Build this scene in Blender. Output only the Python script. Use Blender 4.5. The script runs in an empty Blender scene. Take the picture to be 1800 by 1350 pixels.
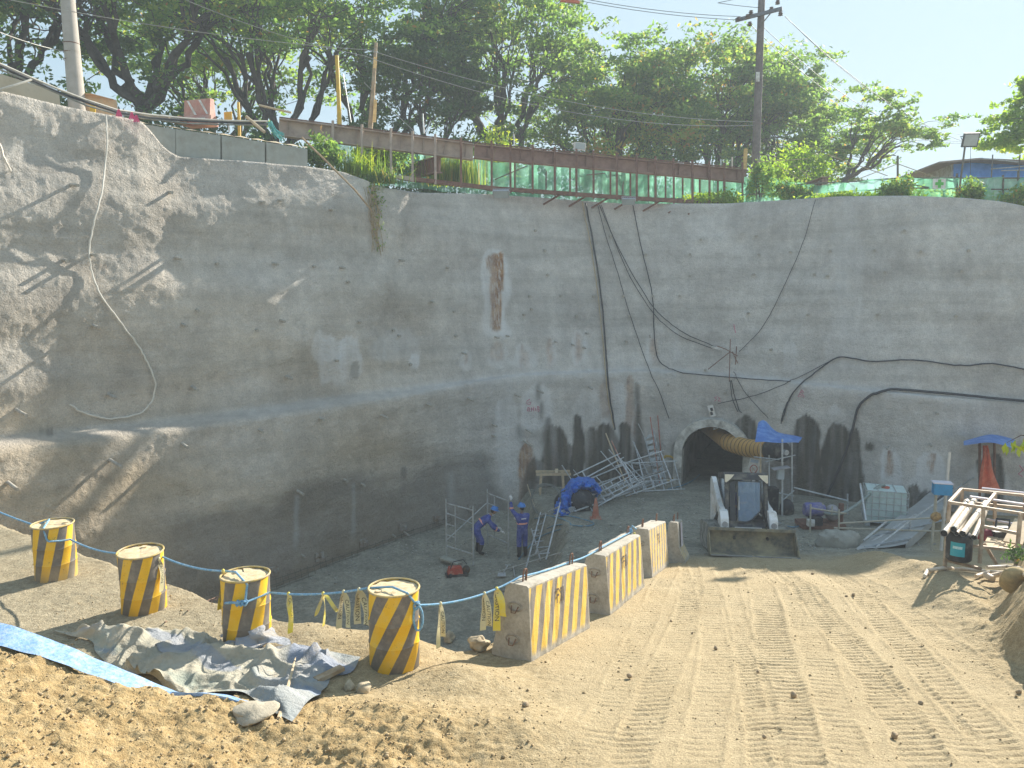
import bpy, math, random
import numpy as np
from mathutils import Vector, Matrix
from mathutils.bvhtree import BVHTree

# ------------------------------------------------------------------ camera, sky, sun, exposure
SC = bpy.context.scene
COL = SC.collection
F, CX, CY, TILT, CH = 1350.0, 900.0, 675.0, math.radians(6.5), 8.5
cam = bpy.data.cameras.new('camera'); cam.lens = 27.0; cam.sensor_width = 36.0; cam.clip_end = 2000; cam.clip_start = 0.05
co = bpy.data.objects.new('camera', cam); COL.objects.link(co)
co.location = (0, 0, CH); co.rotation_euler = (math.radians(90) - TILT, 0, 0)
SC.camera = co
SUN_AZ, SUN_EL = math.radians(41), math.radians(30.5)
SUN = Vector((math.sin(SUN_AZ) * math.cos(SUN_EL), math.cos(SUN_AZ) * math.cos(SUN_EL), math.sin(SUN_EL)))
W = bpy.data.worlds.new('World'); SC.world = W; W.use_nodes = True
wt = W.node_tree; bg = wt.nodes['Background']
sky = wt.nodes.new('ShaderNodeTexSky'); sky.sky_type = 'NISHITA'; sky.sun_disc = False
sky.sun_elevation = SUN_EL; sky.sun_rotation = SUN_AZ; sky.air_density = 1.0; sky.dust_density = 0.7; sky.ozone_density = 1.5
# an even soft shoulder over the whole sky, so that its brightest part keeps some blue
_k = wt.nodes.new('ShaderNodeVectorMath'); _k.operation = 'MULTIPLY_ADD'; _k.inputs[1].default_value = (1.12, .84, .74); _k.inputs[2].default_value = (1, 1, 1)
_d = wt.nodes.new('ShaderNodeVectorMath'); _d.operation = 'DIVIDE'
wt.links.new(sky.outputs[0], _k.inputs[0]); wt.links.new(sky.outputs[0], _d.inputs[0]); wt.links.new(_k.outputs[0], _d.inputs[1])
wt.links.new(_d.outputs[0], bg.inputs[0]); bg.inputs[1].default_value = 0.15
sl = bpy.data.lights.new('sun', 'SUN'); sl.energy = 2.0; sl.angle = math.radians(0.6); sl.color = (1.0, 0.93, 0.82)
so = bpy.data.objects.new('sun', sl); COL.objects.link(so); so.rotation_euler = SUN.to_track_quat('Z', 'Y').to_euler(); so.location = (20, 20, 40)
vs = SC.view_settings; vs.view_transform = 'Standard'; vs.look = 'None'; vs.gamma = 1.0; vs.use_curve_mapping = False; vs.exposure = 2.46
SC.render.engine = 'CYCLES'
cy = SC.cycles
cy.use_denoising = True; cy.max_bounces = 8; cy.diffuse_bounces = 5; cy.transparent_max_bounces = 24; cy.caustics_reflective = False; cy.caustics_refractive = False

# ------------------------------------------------------------------ pixels to places
sT, cT = math.sin(TILT), math.cos(TILT)
def ray(px, py):
    u, v = (px - CX) / F, (CY - py) / F
    return np.array([u, cT + v * sT, v * cT - sT])
CAM = np.array([0, 0, CH])
def at(px, py, d): return CAM + ray(px, py) * d
def atz(px, py, z):
    r = ray(px, py); return CAM + r * ((z - CH) / r[2])
def proj(v):
    v = np.asarray(v, float) - CAM
    dep = v[..., 1] * cT - v[..., 2] * sT
    up = v[..., 1] * sT + v[..., 2] * cT
    return CX + F * v[..., 0] / dep, CY - F * up / dep, dep
def A(*a): return np.array(a, float)
def nrm(v): v = np.asarray(v, float); return v / (np.linalg.norm(v) + 1e-12)
Z = A(0, 0, 1)

# ------------------------------------------------------------------ noise
def smooth(a, b, x):
    t = np.clip((x - a) / (b - a), 0, 1); return t * t * (3 - 2 * t)
def _h(ix, iy, seed):
    h = (ix.astype(np.int64) * 374761393 + iy.astype(np.int64) * 668265263 + seed * 1442695041) & 0xffffffff
    h = ((h ^ (h >> 13)) * 1274126177) & 0xffffffff
    return ((h ^ (h >> 16)) & 0xffffff) / float(0xffffff)
def vn(x, y, seed=0):
    x = np.asarray(x, float); y = np.asarray(y, float)
    ix, iy = np.floor(x), np.floor(y); fx, fy = x - ix, y - iy
    fx = fx * fx * (3 - 2 * fx); fy = fy * fy * (3 - 2 * fy)
    a = _h(ix, iy, seed); b = _h(ix + 1, iy, seed); c = _h(ix, iy + 1, seed); d = _h(ix + 1, iy + 1, seed)
    return (a * (1 - fx) + b * fx) * (1 - fy) + (c * (1 - fx) + d * fx) * fy
def fbm(x, y, o=4, seed=0):
    s, amp, t = 0, 1, 0
    for i in range(o):
        s = s + amp * vn(x * 2 ** i + 17.3 * i, y * 2 ** i - 9.1 * i, seed + i); t += amp; amp *= .5
    return s / t - .5

# ------------------------------------------------------------------ mesh builders
class MB:
    def __init__(s): s.v = []; s.f = []; s.n = 0
    def add(s, v, f):
        v = [tuple(map(float, p)) for p in v]
        s.f += [tuple(i + s.n for i in q) for q in f]; s.v += v; s.n += len(v); return s
    def box(s, c, sz, R=None, taper=1.0):
        c = A(*c); h = A(*sz) / 2; V = []
        for z in (-1, 1):
            k = taper if z > 0 else 1
            for x, y in ((-1, -1), (1, -1), (1, 1), (-1, 1)):
                p = A(x * h[0] * k, y * h[1] * k, z * h[2])
                V.append(c + (R @ p if R is not None else p))
        return s.add(V, [(3, 2, 1, 0), (4, 5, 6, 7), (0, 1, 5, 4), (1, 2, 6, 5), (2, 3, 7, 6), (3, 0, 4, 7)])
    def bar(s, a, b, w, h=None, up=Z):
        a, b = A(*a), A(*b); h = h or w; d = nrm(b - a)
        if abs(np.dot(d, up)) > .97: up = A(0, 1, 0)
        x = nrm(np.cross(d, up)); u = np.cross(x, d)
        return s.box((a + b) / 2, (w, np.linalg.norm(b - a), h), np.stack([x, d, u], 1))
    def tube(s, pts, r, n=6, closed=False, caps=True, squash=1.0):
        pts = [A(*p) for p in pts]; m = len(pts); V = []; rr = r if hasattr(r, '__len__') else [r] * m
        pu = None
        for i, p in enumerate(pts):
            t = nrm((pts[(i + 1) % m] if closed or i < m - 1 else p) - (pts[i - 1] if closed or i > 0 else p))
            if pu is None: pu = A(0, 0, 1) if abs(t[2]) < .9 else A(0, 1, 0)
            x = np.cross(t, pu)
            if np.linalg.norm(x) < 1e-4: x = np.cross(t, A(1, .1, 0))
            x = nrm(x); u = np.cross(x, t); pu = u
            for k in range(n):
                a = 2 * math.pi * k / n
                V.append(p + rr[i] * (math.cos(a) * x + squash * math.sin(a) * u))
        Fc = []
        for i in range(m if closed else m - 1):
            for k in range(n):
                j = (i + 1) % m
                Fc.append((i * n + k, i * n + (k + 1) % n, j * n + (k + 1) % n, j * n + k))
        if caps and not closed:
            Fc += [tuple(range(n - 1, -1, -1)), tuple((m - 1) * n + k for k in range(n))]
        return s.add(V, Fc)
    def cyl(s, a, b, r, r2=None, n=12): return s.tube([a, b], [r, r if r2 is None else r2], n)
    def lathe(s, prof, c=(0, 0, 0), n=24, cap=True):
        c = A(*c); V = []; m = len(prof)
        for r, z in prof:
            for k in range(n):
                a = 2 * math.pi * k / n; V.append(c + A(r * math.cos(a), r * math.sin(a), z))
        Fc = [(i * n + k, i * n + (k + 1) % n, (i + 1) * n + (k + 1) % n, (i + 1) * n + k) for i in range(m - 1) for k in range(n)]
        if cap: Fc += [tuple(range(n - 1, -1, -1)), tuple((m - 1) * n + k for k in range(n))]
        return s.add(V, Fc)
    def sphere(s, c, r, nu=12, nv=8, R=None, fn=None):
        c = A(*c); r = A(*r) if hasattr(r, '__len__') else A(r, r, r); V = []
        for j in range(nv + 1):
            t = math.pi * j / nv
            for i in range(nu):
                a = 2 * math.pi * i / nu
                p = A(math.sin(t) * math.cos(a), math.sin(t) * math.sin(a), math.cos(t))
                if fn: p = p * fn(p)
                p = p * r; V.append(c + (R @ p if R is not None else p))
        return s.add(V, [(j * nu + i, (j + 1) * nu + i, (j + 1) * nu + (i + 1) % nu, j * nu + (i + 1) % nu) for j in range(nv) for i in range(nu)])
    def grid(s, G):
        m, n = len(G), len(G[0])
        return s.add([p for r in G for p in r], [(i * n + j, i * n + j + 1, (i + 1) * n + j + 1, (i + 1) * n + j) for i in range(m - 1) for j in range(n - 1)])
    def prism(s, poly, ext):
        poly = [A(*p) for p in poly]; e = A(*ext); n = len(poly)
        return s.add(poly + [p + e for p in poly], [tuple(range(n)), tuple(range(2 * n - 1, n - 1, -1))] + [(i, n + i, n + (i + 1) % n, (i + 1) % n) for i in range(n)])
    def rot(s, M, t=(0, 0, 0)):
        if s.v: s.v = [tuple(q) for q in (np.array(s.v) @ np.asarray(M).T + A(*t))]
        return s
def RZ(a): return np.array([[math.cos(a), -math.sin(a), 0], [math.sin(a), math.cos(a), 0], [0, 0, 1.]])
def RX(a): return np.array([[1., 0, 0], [0, math.cos(a), -math.sin(a)], [0, math.sin(a), math.cos(a)]])
def RY(a): return np.array([[math.cos(a), 0, math.sin(a)], [0, 1., 0], [-math.sin(a), 0, math.cos(a)]])

def mesh_np(name, v, f, smooth_=False, attrs=None):
    v = np.asarray(v, np.float32); f = np.asarray(f, np.int32); k = f.shape[1]
    me = bpy.data.meshes.new(name)
    me.vertices.add(len(v)); me.vertices.foreach_set('co', v.ravel())
    me.loops.add(f.size); me.loops.foreach_set('vertex_index', f.ravel())
    me.polygons.add(len(f)); me.polygons.foreach_set('loop_start', np.arange(0, f.size, k, dtype=np.int32))
    if smooth_: me.polygons.foreach_set('use_smooth', np.ones(len(f), bool))
    for an, arr in (attrs or {}).items():
        at_ = me.attributes.new(an, 'FLOAT_COLOR', 'POINT'); at_.data.foreach_set('color', np.asarray(arr, np.float32).ravel())
    me.update(calc_edges=True); me.validate()
    return me
def link(name, me, mat, parent=None):
    o = bpy.data.objects.new(name, me); COL.objects.link(o)
    if mat is not None: me.materials.append(mat)
    if parent is not None: o.parent = parent
    return o
def mesh_mb(name, mb, off, smooth_):
    me = bpy.data.meshes.new(name)
    V = (np.array(mb.v) - off).tolist(); me.from_pydata(V, [], mb.f)
    if smooth_:
        me.polygons.foreach_set('use_smooth', np.ones(len(me.polygons), bool))
        try: me.set_sharp_from_angle(angle=math.radians(40))
        except Exception: pass
    me.update(); return me
def tag(o, label=None, cat=None, group=None, kind=None):
    if label: o['label'] = label
    if cat: o['category'] = cat
    if group: o['group'] = group
    if kind: o['kind'] = kind
    return o
class Thing:
    def __init__(s, name, label, cat, loc=(0, 0, 0), group=None, local=False, rz=0.0):
        s.o = bpy.data.objects.new(name, None); COL.objects.link(s.o); s.o.empty_display_size = .1
        s.o.location = tuple(map(float, loc)); s.off = A(0, 0, 0) if local else A(*loc)
        s.o.rotation_euler = (0, 0, rz); tag(s.o, label, cat, group)
    def add(s, name, mb, mat, parent=None, sm=False, label=None):
        o = link(name, mesh_mb(name, mb, s.off, sm), mat, parent or s.o)
        if label: o['label'] = label
        return o
    def share(s, name, src, mat=None, parent=None, M=None):
        o = bpy.data.objects.new(name, src.data); COL.objects.link(o); o.parent = parent or s.o
        if M is not None: o.matrix_local = M
        return o
def single(name, mb, mat, label, cat, group=None, loc=None, sm=False, kind=None):
    loc = A(*loc) if loc is not None else np.array(mb.v).mean(0) * A(1, 1, 0) + A(0, 0, np.array(mb.v)[:, 2].min())
    o = link(name, mesh_mb(name, mb, loc, sm), mat); o.location = tuple(loc); return tag(o, label, cat, group, kind)
def dup(o, M=None, label=None, group=None, parent=None):
    c = o.copy(); COL.objects.link(c)
    if parent is not None: c.parent = parent
    for ch in list(o.children): dup(ch, parent=c)
    if M is not None: c.matrix_world = M
    if label: c['label'] = label
    if group: c['group'] = group
    return c
_tc = {}
def text2d(s, size=1.0):
    if s not in _tc:
        cu = bpy.data.curves.new('lettering', 'FONT'); cu.body = s; cu.resolution_u = 2; cu.align_x = 'CENTER'; cu.align_y = 'CENTER'
        o = bpy.data.objects.new('lettering', cu); COL.objects.link(o)
        me = bpy.data.meshes.new_from_object(o.evaluated_get(bpy.context.evaluated_depsgraph_get()))
        _tc[s] = (np.array([v.co[:] for v in me.vertices]), [tuple(p.vertices) for p in me.polygons])
        bpy.data.objects.remove(o); bpy.data.curves.remove(cu); bpy.data.meshes.remove(me)
    v, f = _tc[s]; return v * size, f

# ------------------------------------------------------------------ materials
_M = {}
def nd(t, kind, **k):
    n = t.nodes.new('ShaderNode' + kind)
    for a, b in k.items():
        if a.startswith('i_'): n.inputs[int(a[2:])].default_value = b
        else: setattr(n, a, b)
    return n
def ramp(t, src, stops):
    r = nd(t, 'ValToRGB'); e = r.color_ramp.elements
    while len(e) < len(stops): e.new(.5)
    for q, (p, c) in zip(e, stops): q.position = p; q.color = (*c, 1) if len(c) == 3 else c
    t.links.new(src, r.inputs[0]); return r.outputs[0]
def mixc(t, fac, a, b, mode='MIX'):
    m = nd(t, 'Mix', data_type='RGBA', blend_type=mode)
    for i, x in ((0, fac), (6, a), (7, b)):
        if isinstance(x, (int, float)): m.inputs[i].default_value = x
        elif isinstance(x, tuple): m.inputs[i].default_value = (*x, 1) if len(x) == 3 else x
        else: t.links.new(x, m.inputs[i])
    return m.outputs[2]
def mth(t, op, a, b=None):
    m = nd(t, 'Math', operation=op)
    for i, x in ((0, a), (1, b)):
        if x is None: continue
        if isinstance(x, (int, float)): m.inputs[i].default_value = x
        else: t.links.new(x, m.inputs[i])
    return m.outputs[0]
def noise(t, vec, scale, det=3, rough=.6):
    n = nd(t, 'TexNoise'); n.inputs['Scale'].default_value = scale; n.inputs['Detail'].default_value = det; n.inputs['Roughness'].default_value = rough
    t.links.new(vec, n.inputs['Vector']); return n.outputs[0]
def attr(t, name):
    n = nd(t, 'Attribute', attribute_name=name); s = nd(t, 'SeparateColor'); t.links.new(n.outputs['Color'], s.inputs[0])
    return s.outputs[0], s.outputs[1], s.outputs[2], n.outputs['Alpha']
def newmat(name):
    m = bpy.data.materials.new(name); m.use_nodes = True; t = m.node_tree
    return m, t, t.nodes['Principled BSDF'], nd(t, 'TexCoord').outputs['Object']
def bumpn(t, bs, h, strength, dist=.02):
    b = nd(t, 'Bump'); b.inputs['Strength'].default_value = strength; b.inputs['Distance'].default_value = dist
    t.links.new(h, b.inputs['Height']); t.links.new(b.outputs[0], bs.inputs['Normal'])
def mat(name, col, rough=.75, metal=0.0, var=.25, sc=6.0, dirt=None, dsc=3.0, damt=.5, bump=.0, bsc=40.0):
    if name in _M: return _M[name]
    m, t, bs, v = newmat(name)
    n = noise(t, v, sc, 4)
    lo = tuple(max(0, c * (1 - var)) for c in col); hi = tuple(min(1, c * (1 + var)) for c in col)
    c = ramp(t, n, [(.3, lo), (.7, hi)])
    if dirt:
        dn = noise(t, v, dsc, 5, .7)
        c = mixc(t, ramp(t, dn, [(.62 - damt * .4, (0, 0, 0)), (.80 - damt * .25, (1, 1, 1))]), c, dirt)
    t.links.new(c, bs.inputs['Base Color']); bs.inputs['Roughness'].default_value = rough; bs.inputs['Metallic'].default_value = metal
    if bump: bumpn(t, bs, noise(t, v, bsc, 4), bump, .01)
    _M[name] = m; return m
DUST = (.42, .36, .26)
GALV = mat('galvanised_steel', (.54, .56, .57), .5, .55, .2, 8, (.36, .35, .31), 5, .35)
RUST = mat('rusty_steel', (.17, .085, .062), .9, .15, .35, 5, (.27, .15, .10), 4, .5, .3, 60)
REBAR = mat('rusty_rebar', (.20, .11, .07), .9, .1, .3, 10)
BLACKP = mat('black_plastic', (.025, .026, .03), .55, 0, .3, 8, (.16, .15, .13), 4, .3)
CABLE = mat('black_cable', (.035, .037, .042), .6, 0, .3, 8)
CONC = mat('precast_concrete', (.40, .38, .33), .92, 0, .15, 5, (.30, .27, .22), 2.5, .5, .35, 60)
WOOD = mat('weathered_wood', (.38, .27, .16), .85, 0, .3, 7, (.46, .40, .30), 3, .4)
PALEWOOD = mat('pale_timber', (.55, .43, .28), .85, 0, .2, 7, DUST, 3, .3)
BLUET = mat('blue_tarpaulin', (.045, .15, .47), .5, 0, .25, 5, (.16, .28, .48), 3, .35, .3, 14)
ROPE = mat('blue_rope', (.16, .36, .55), .8, 0, .3, 60, (.40, .52, .58), 20, .4, .6, 90)
WHITE = mat('white_paint', (.74, .73, .70), .5, 0, .1, 5, (.45, .40, .32), 4, .45)
PVC = mat('cream_pvc', (.66, .58, .47), .45, 0, .15, 5, (.45, .36, .26), 4, .4)
YEL = mat('yellow_paint', (.68, .42, .03), .6, 0, .15, 6, (.45, .33, .14), 5, .3)
RED = mat('red_paint', (.45, .07, .04), .6, 0, .25, 6, DUST, 5, .3)
# ------------------------------------------------------------------ the ground as one height field
RIM = [(-24, 16.5), (-13.5, 16.4), (-10.7, 15.1), (-7.6, 13.0), (-4.35, 10.75), (-2.9, 9.95), (-1.8, 9.75), (-.75, 9.75), (-.4, 10.0), (.5, 11.9), (1.55, 14.1), (2.85, 17.1), (3.7, 19.2), (4.0, 24), (4.0, 45)]
PLAT = [(.2, 17.0), (.9, 20), (1.35, 22.2), (1.0, 25), (.5, 27.5), (-.3, 32), (-1, 45)]
def sdist(x, y, P):
    best = np.full(x.shape, 1e9); sg = np.zeros(x.shape)
    for (ax, ay), (bx, by) in zip(P[:-1], P[1:]):
        dx, dy = bx - ax, by - ay
        t = np.clip(((x - ax) * dx + (y - ay) * dy) / (dx * dx + dy * dy), 0, 1)
        d = np.hypot(x - ax - t * dx, y - ay - t * dy); c = dx * (y - ay) - dy * (x - ax)
        u = d < best; best = np.where(u, d, best); sg = np.where(u, np.sign(c), sg)
    return best * sg
LANES = [(.55, 3.55, .34), (1.05, 4.0, .40), (1.6, 4.35, .42), (2.15, 4.8, .36), (2.6, 5.3, .46), (3.1, 5.6, .38), (3.65, 6.0, .46), (4.15, 6.35, .40), (4.6, 6.8, .44), (5.1, 7.15, .40)]
def ground(x, y, fine=False, zones=False):
    x = np.asarray(x, float); y = np.asarray(y, float)
    U = np.interp(y, [-8, 0, 2.5, 4, 6, 9.5, 11.2, 13.5, 16.6, 18.2, 20.9, 25, 31, 60], [7.0, 6.6, 5.4, 4.62, 4.36, 3.80, 3.50, 3.20, 2.56, 2.18, 1.62, 1.3, 1.0, 1.0])
    led = smooth(-.2, -2.2, x) * smooth(18, 8, y) ; U = U * (1 - led) + led * np.maximum(U, np.interp(y, [6, 9, 12, 16, 20], [4.15, 4.15, 4.08, 4.05, 4.0]))
    led2 = smooth(-1.5, -3.5, x); U = U * (1 - led2) + led2 * np.interp(y, [3, 6, 9, 20], [4.5, 4.2, 4.12, 4.06])
    # the crumbly mound beside the camera
    cz = np.interp(x, [-8, -6, -5.07, -3.9, -2.5, -1.8, -1.0, .2, 1.2], [5.3, 5.28, 5.15, 4.81, 4.45, 4.36, 4.30, 4.25, 4.1])
    yc = 7.15 + .15 * np.sin(x * 2.1) + .25 * fbm(x * .9, y * .9, 2, 5)
    mz = cz + np.maximum(0, 6.6 - y) * .10
    U = np.where(x < 1.2, np.maximum(U, U + (mz - U) * smooth(yc + .95, yc, y) * smooth(1.2, -.2, x)), U)
    for bx, by, a, r in ((-.55, 8.55, .22, .55), (-1.5, 9.3, .16, .5), (-2.55, 9.5, .10, .4), (-1.0, 7.4, .12, .7), (.2, 7.2, .08, .6), (5.4, 13.6, .05, .6)):
        U = U + a * np.exp(-((x - bx) ** 2 + (y - by) ** 2) / r ** 2)
    # windrow and cut bank on the far side of the haul road
    wl = np.interp(y, [8, 10, 12, 14, 16.2, 18, 20], [5.9, 6.45, 7.0, 7.5, 7.6, 7.8, 8.5])
    U = U + .30 * np.exp(-((x - wl - .5) / .55) ** 2) * smooth(7.5, 10, y) * smooth(18.4, 16.6, y) * (.7 + .6 * vn(x * 1.7, y * 1.1, 3))
    bl = np.interp(y, [7, 9.5, 12, 14, 16], [5.7, 6.35, 7.75, 9.2, 11.6]) + .25 * fbm(x * 1.2, y * 1.2, 2, 88)
    U = U + smooth(bl, bl + .75, x) * .95 * smooth(15.5, 13.0, y)
    # pit
    sd = sdist(x, y, RIM)
    p = sdist(x, y, PLAT) + .5 * fbm(x * .8, y * .8, 3, 8)
    Lw = .05 + np.clip(y - 22, -6, 8) * .05
    Lp = 1.46 - np.clip(y - 20, -4, 14) * .045
    pl = smooth(.35, -.55, p)
    L = Lw + (Lp - Lw) * pl
    s = smooth(-.05, .95, sd + .15 * fbm(x * 1.5, y * 1.5, 2, 4))
    H = U * (1 - s) + L * s
    mound = smooth(yc + 1.0, yc - .1, y) * smooth(.6, -1.2, x)
    road = (1 - s) * smooth(.1, 1.0, x) * smooth(bl + .1, bl - .5, x)
    rough = np.clip(.35 + mound * .9 + np.exp(-((x - wl - .5) / .9) ** 2) * .7 - road * .25, .12, 1.3)
    H = H + .07 * fbm(x * .7, y * .7, 3, 11) * (.5 + rough)
    edge = np.exp(-((p - .1) / .7) ** 2) * s
    H = H + edge * .30 * fbm(x * 1.6, y * 1.6, 3, 14)
    if fine:
        near = smooth(24, 14, y)
        H = H + near * rough * (.14 * fbm(x * 1.9, y * 1.9, 3, 20) + .07 * fbm(x * 4.2 + .8 * fbm(x * 2, y * 2, 2, 23), y * 4.2, 3, 21) + .040 * (np.abs(fbm(x * 9 + .6 * fbm(x * 5, y * 5, 2, 33), y * 9, 3, 31)) * 2 - .3) + .040 * fbm(x * 26, y * 26, 2, 41))
        H = H + s * (.10 * fbm(x * 1.4, y * 1.4, 4, 51) + .06 * fbm(x * 5, y * 5, 3, 54))
        g = 0; lane_m = 0
        q = (y - 6.3) / 10.7
        for i, (x0, x1, w) in enumerate(LANES):
            xc = x0 + (x1 - x0) * (q + .22 * q * (1 - q)) + .10 * np.sin(y * .45 + i * 1.7)
            u = (x - xc) / (w * .5)
            m = smooth(1.25, .75, np.abs(u) + .5 * (vn(x * 4, y * 2.2, 60) - .5)) * smooth(18.5, 15.0, y) * smooth(.22, .55, fbm(x * .6 + i * 7, y * .22, 3, 61 + i) + .5)
            ph = (y + (x - xc) * (.20, -.12, .05, -.2, .12, .26, -.05, .16, -.16, .08)[i] + .012 * fbm(x * 9, y * 9, 2, 66)) / (.118 + .008 * (i % 3))
            b = np.sin(2 * np.pi * ph); b = .5 - 1.6 * smooth(.25, .95, b)
            g = g + m * (.015 * b * (.25 + 1.2 * vn(x * 5, y * 5, 71)) - .012) * (.45, 1.0, .5, 1.0, 1.15, .5, 1.2, .6, 1.1, .8)[i]; lane_m = np.maximum(lane_m, m)
            g = g + .022 * np.exp(-((np.abs(u) - 1.15) / .16) ** 2) * (m > 0) * vn(x * 3, y * 3, 73)
        H = H + g
    if zones:
        return H, s, mound, road, pl, lane_m if fine else 0 * x
    return H
def PG(px, py):
    r = ray(px, py); t = np.arange(3.0, 45, .02)
    Q = CAM + r[None] * t[:, None]; h = ground(Q[:, 0], Q[:, 1]); k = np.argmax(Q[:, 2] < h)
    return np.array([Q[k, 0], Q[k, 1], h[k]])
def gz(x, y): return float(ground(np.array([x]), np.array([y]))[0])
def steps(bp):
    o = [bp[0][0]]
    for (a, s0), (b, s1) in zip(bp[:-1], bp[1:]):
        n = max(1, int(round((b - a) / ((s0 + s1) / 2)))); tt = np.linspace(0, 1, n + 1)[1:]
        c = s0 * tt + (s1 - s0) * tt * tt / 2; o += list(a + (b - a) * c / c[-1])
    return np.array(o)
gx = steps([(-26, .6), (-13, .25), (-8.5, .07), (-5.5, .03), (6.5, .026), (9, .05), (13, .12), (20, .35), (30, 1.0)])
gy = steps([(-8, .6), (2, .3), (5.0, .05), (6.0, .020), (11, .024), (15, .032), (19, .055), (26, .10), (33, .2), (48, 1.0)])
XX, YY = np.meshgrid(gx, gy)
HH, zs, zm, zr, zp, zl = ground(XX, YY, True, True)
V = np.stack([XX, YY, HH], -1).reshape(-1, 3); m_, n_ = XX.shape
ii = (np.arange(m_ - 1)[:, None] * n_ + np.arange(n_ - 1)[None]).ravel()
Fq = np.stack([ii, ii + 1, ii + n_ + 1, ii + n_], 1)
zs = np.maximum(zs, smooth(17.2, 19.0, YY + 1.2 * fbm(XX * .8, YY * .8, 3, 77)) * smooth(10.5, 9.0, XX - .5 * (YY - 17)))
zs = np.maximum(zs, .42 * smooth(-1.6, -3.2, XX) * smooth(7.9, 8.7, YY))
zone = np.stack([zs, zm, zr, zl], -1).reshape(-1, 4)
m, t, bs, v = newmat('soil')
r_, g_, b_, a_ = attr(t, 'zone')
n1 = noise(t, v, 1.1, 6, .65); n2 = noise(t, v, 9, 5, .7); n3 = noise(t, v, 55, 4, .7)
tan = ramp(t, n2, [(.25, (.30, .23, .125)), (.5, (.44, .345, .20)), (.75, (.56, .455, .285))])
org = ramp(t, n2, [(.25, (.31, .205, .09)), (.5, (.46, .335, .165)), (.78, (.57, .45, .26))])
pale = ramp(t, n1, [(.3, (.43, .345, .21)), (.7, (.56, .46, .295))])
gry = ramp(t, n1, [(.3, (.235, .23, .185)), (.5, (.33, .32, .26)), (.72, (.43, .41, .33))])
c = mixc(t, g_, tan, org); c = mixc(t, mth(t, 'MULTIPLY', b_, .55), c, pale)
gry = mixc(t, .7, gry, ramp(t, n2, [(.3, (.55, .55, .55)), (.5, (.95, .95, .95)), (.7, (1.4, 1.38, 1.32))]), 'MULTIPLY')
c = mixc(t, r_, c, gry)
c = mixc(t, .7, c, ramp(t, n3, [(.3, (.42, .40, .38)), (.65, (1.12, 1.12, 1.12))]), 'MULTIPLY')
t.links.new(c, bs.inputs['Base Color']); bs.inputs['Roughness'].default_value = .95; bs.inputs['Specular IOR Level'].default_value = .2
bumpn(t, bs, mth(t, 'ADD', n3, mth(t, 'MULTIPLY', noise(t, v, 24, 3), 1.2)), .9, .018)
SOIL = m
go = tag(link('ground', mesh_np('ground', V, Fq, True, {'zone': zone}), SOIL), kind='structure')

# ------------------------------------------------------------------ sprayed concrete pit wall
WPX = [-700, -500, -300, 0, 160, 330, 500, 650, 780, 930, 1130, 1280, 1400, 1600, 1800, 1900, 2000, 2200, 2400]
WD = [14.2, 15.2, 16.4, 18.85, 20.45, 22.3, 24.2, 26.4, 28.2, 30.3, 31.5, 30.4, 28.8, 26.6, 25.5, 25.1, 24.8, 24, 23.2]
WBY = [835, 818, 800, 770, 752, 733, 712, 690, 674, 655, 648, 656, 670, 690, 705, 715, 725, 745, 760]
WBD = [1.2, 1.3, 1.4, 1.6, 1.9, 1.9, 1.7, 1.2, .95, .95, .6, .5, .6, .7, .8, .8, .8, .8, .8]
TPX = [-700, -300, 0, 105, 185, 240, 262, 285, 310, 420, 540, 600, 640, 665, 720, 870, 1100, 1280, 1480, 1600, 1700, 1760, 1800, 1850, 1920, 2000, 2100, 2400]
TPY = [10, 90, 165, 190, 205, 214, 235, 262, 277, 284, 294, 303, 318, 330, 337, 342, 358, 358, 345, 344, 348, 354, 362, 395, 450, 505, 560, 620]
def arr(x): return np.array(x, float)
cpx = [arr([-700])]
for a, b, st in ((-700, -60, 16), (-60, 1860, 3.1), (1860, 2400, 14)): cpx.append(np.arange(a + st, b + 1e-6, st))
cpx = np.concatenate(cpx); nc = len(cpx)
def sm1(y, w):
    k = np.hanning(w + 2)[1:-1]; k /= k.sum(); return np.convolve(np.pad(y, w // 2, mode='edge'), k, 'valid')[:len(y)]
fx_ = np.arange(-800, 2501, 5.0)
def lut(px, xs, ys, w): return np.interp(px, fx_, sm1(np.interp(fx_, xs, ys), w))
bd = lut(cpx, WPX, WD, 35); bpy_ = lut(cpx, WPX, WBY, 35); bbd = lut(cpx, WPX, WBD, 25); tpy = lut(cpx, TPX, TPY, 5)
left = smooth(900, 650, cpx)
def ptcol(py, d):
    u = (cpx - CX) / F; vv = (CY - py) / F
    return np.stack([u * d, (cT + vv * sT) * d, CH + (vv * cT - sT) * d], -1)
inner = ptcol(bpy_, bd)
def shift(P, dd):
    s_ = (1 - dd / bd)[:, None]; Q = P.copy(); Q[:, :2] *= s_; return Q
lw = .24 + .52 * left
lip = shift(inner, lw); lip[:, 2] -= .04 + .14 * left
base = shift(inner, bbd + lw * .4); base[:, 2] = -.4
dt_ = 1.0 + .3 * left
kz = ((CY - tpy) / F * cT - sT); top = ptcol(tpy, bd + dt_)
rows = []
for k in np.linspace(0, 1, 88): rows.append(base + (lip - base) * k)
for k in np.linspace(0, 1, 9)[1:]: rows.append(lip + (inner - lip) * k)
for k in np.linspace(0, 1, 118)[1:]:
    q = inner + (top - inner) * k; rows.append(q)
for k in (.15, .5, 1.5):
    q = shift(top, -k); q[:, 2] -= .05 * k; rows.append(q)
G = np.stack(rows); nr = len(rows)
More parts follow.
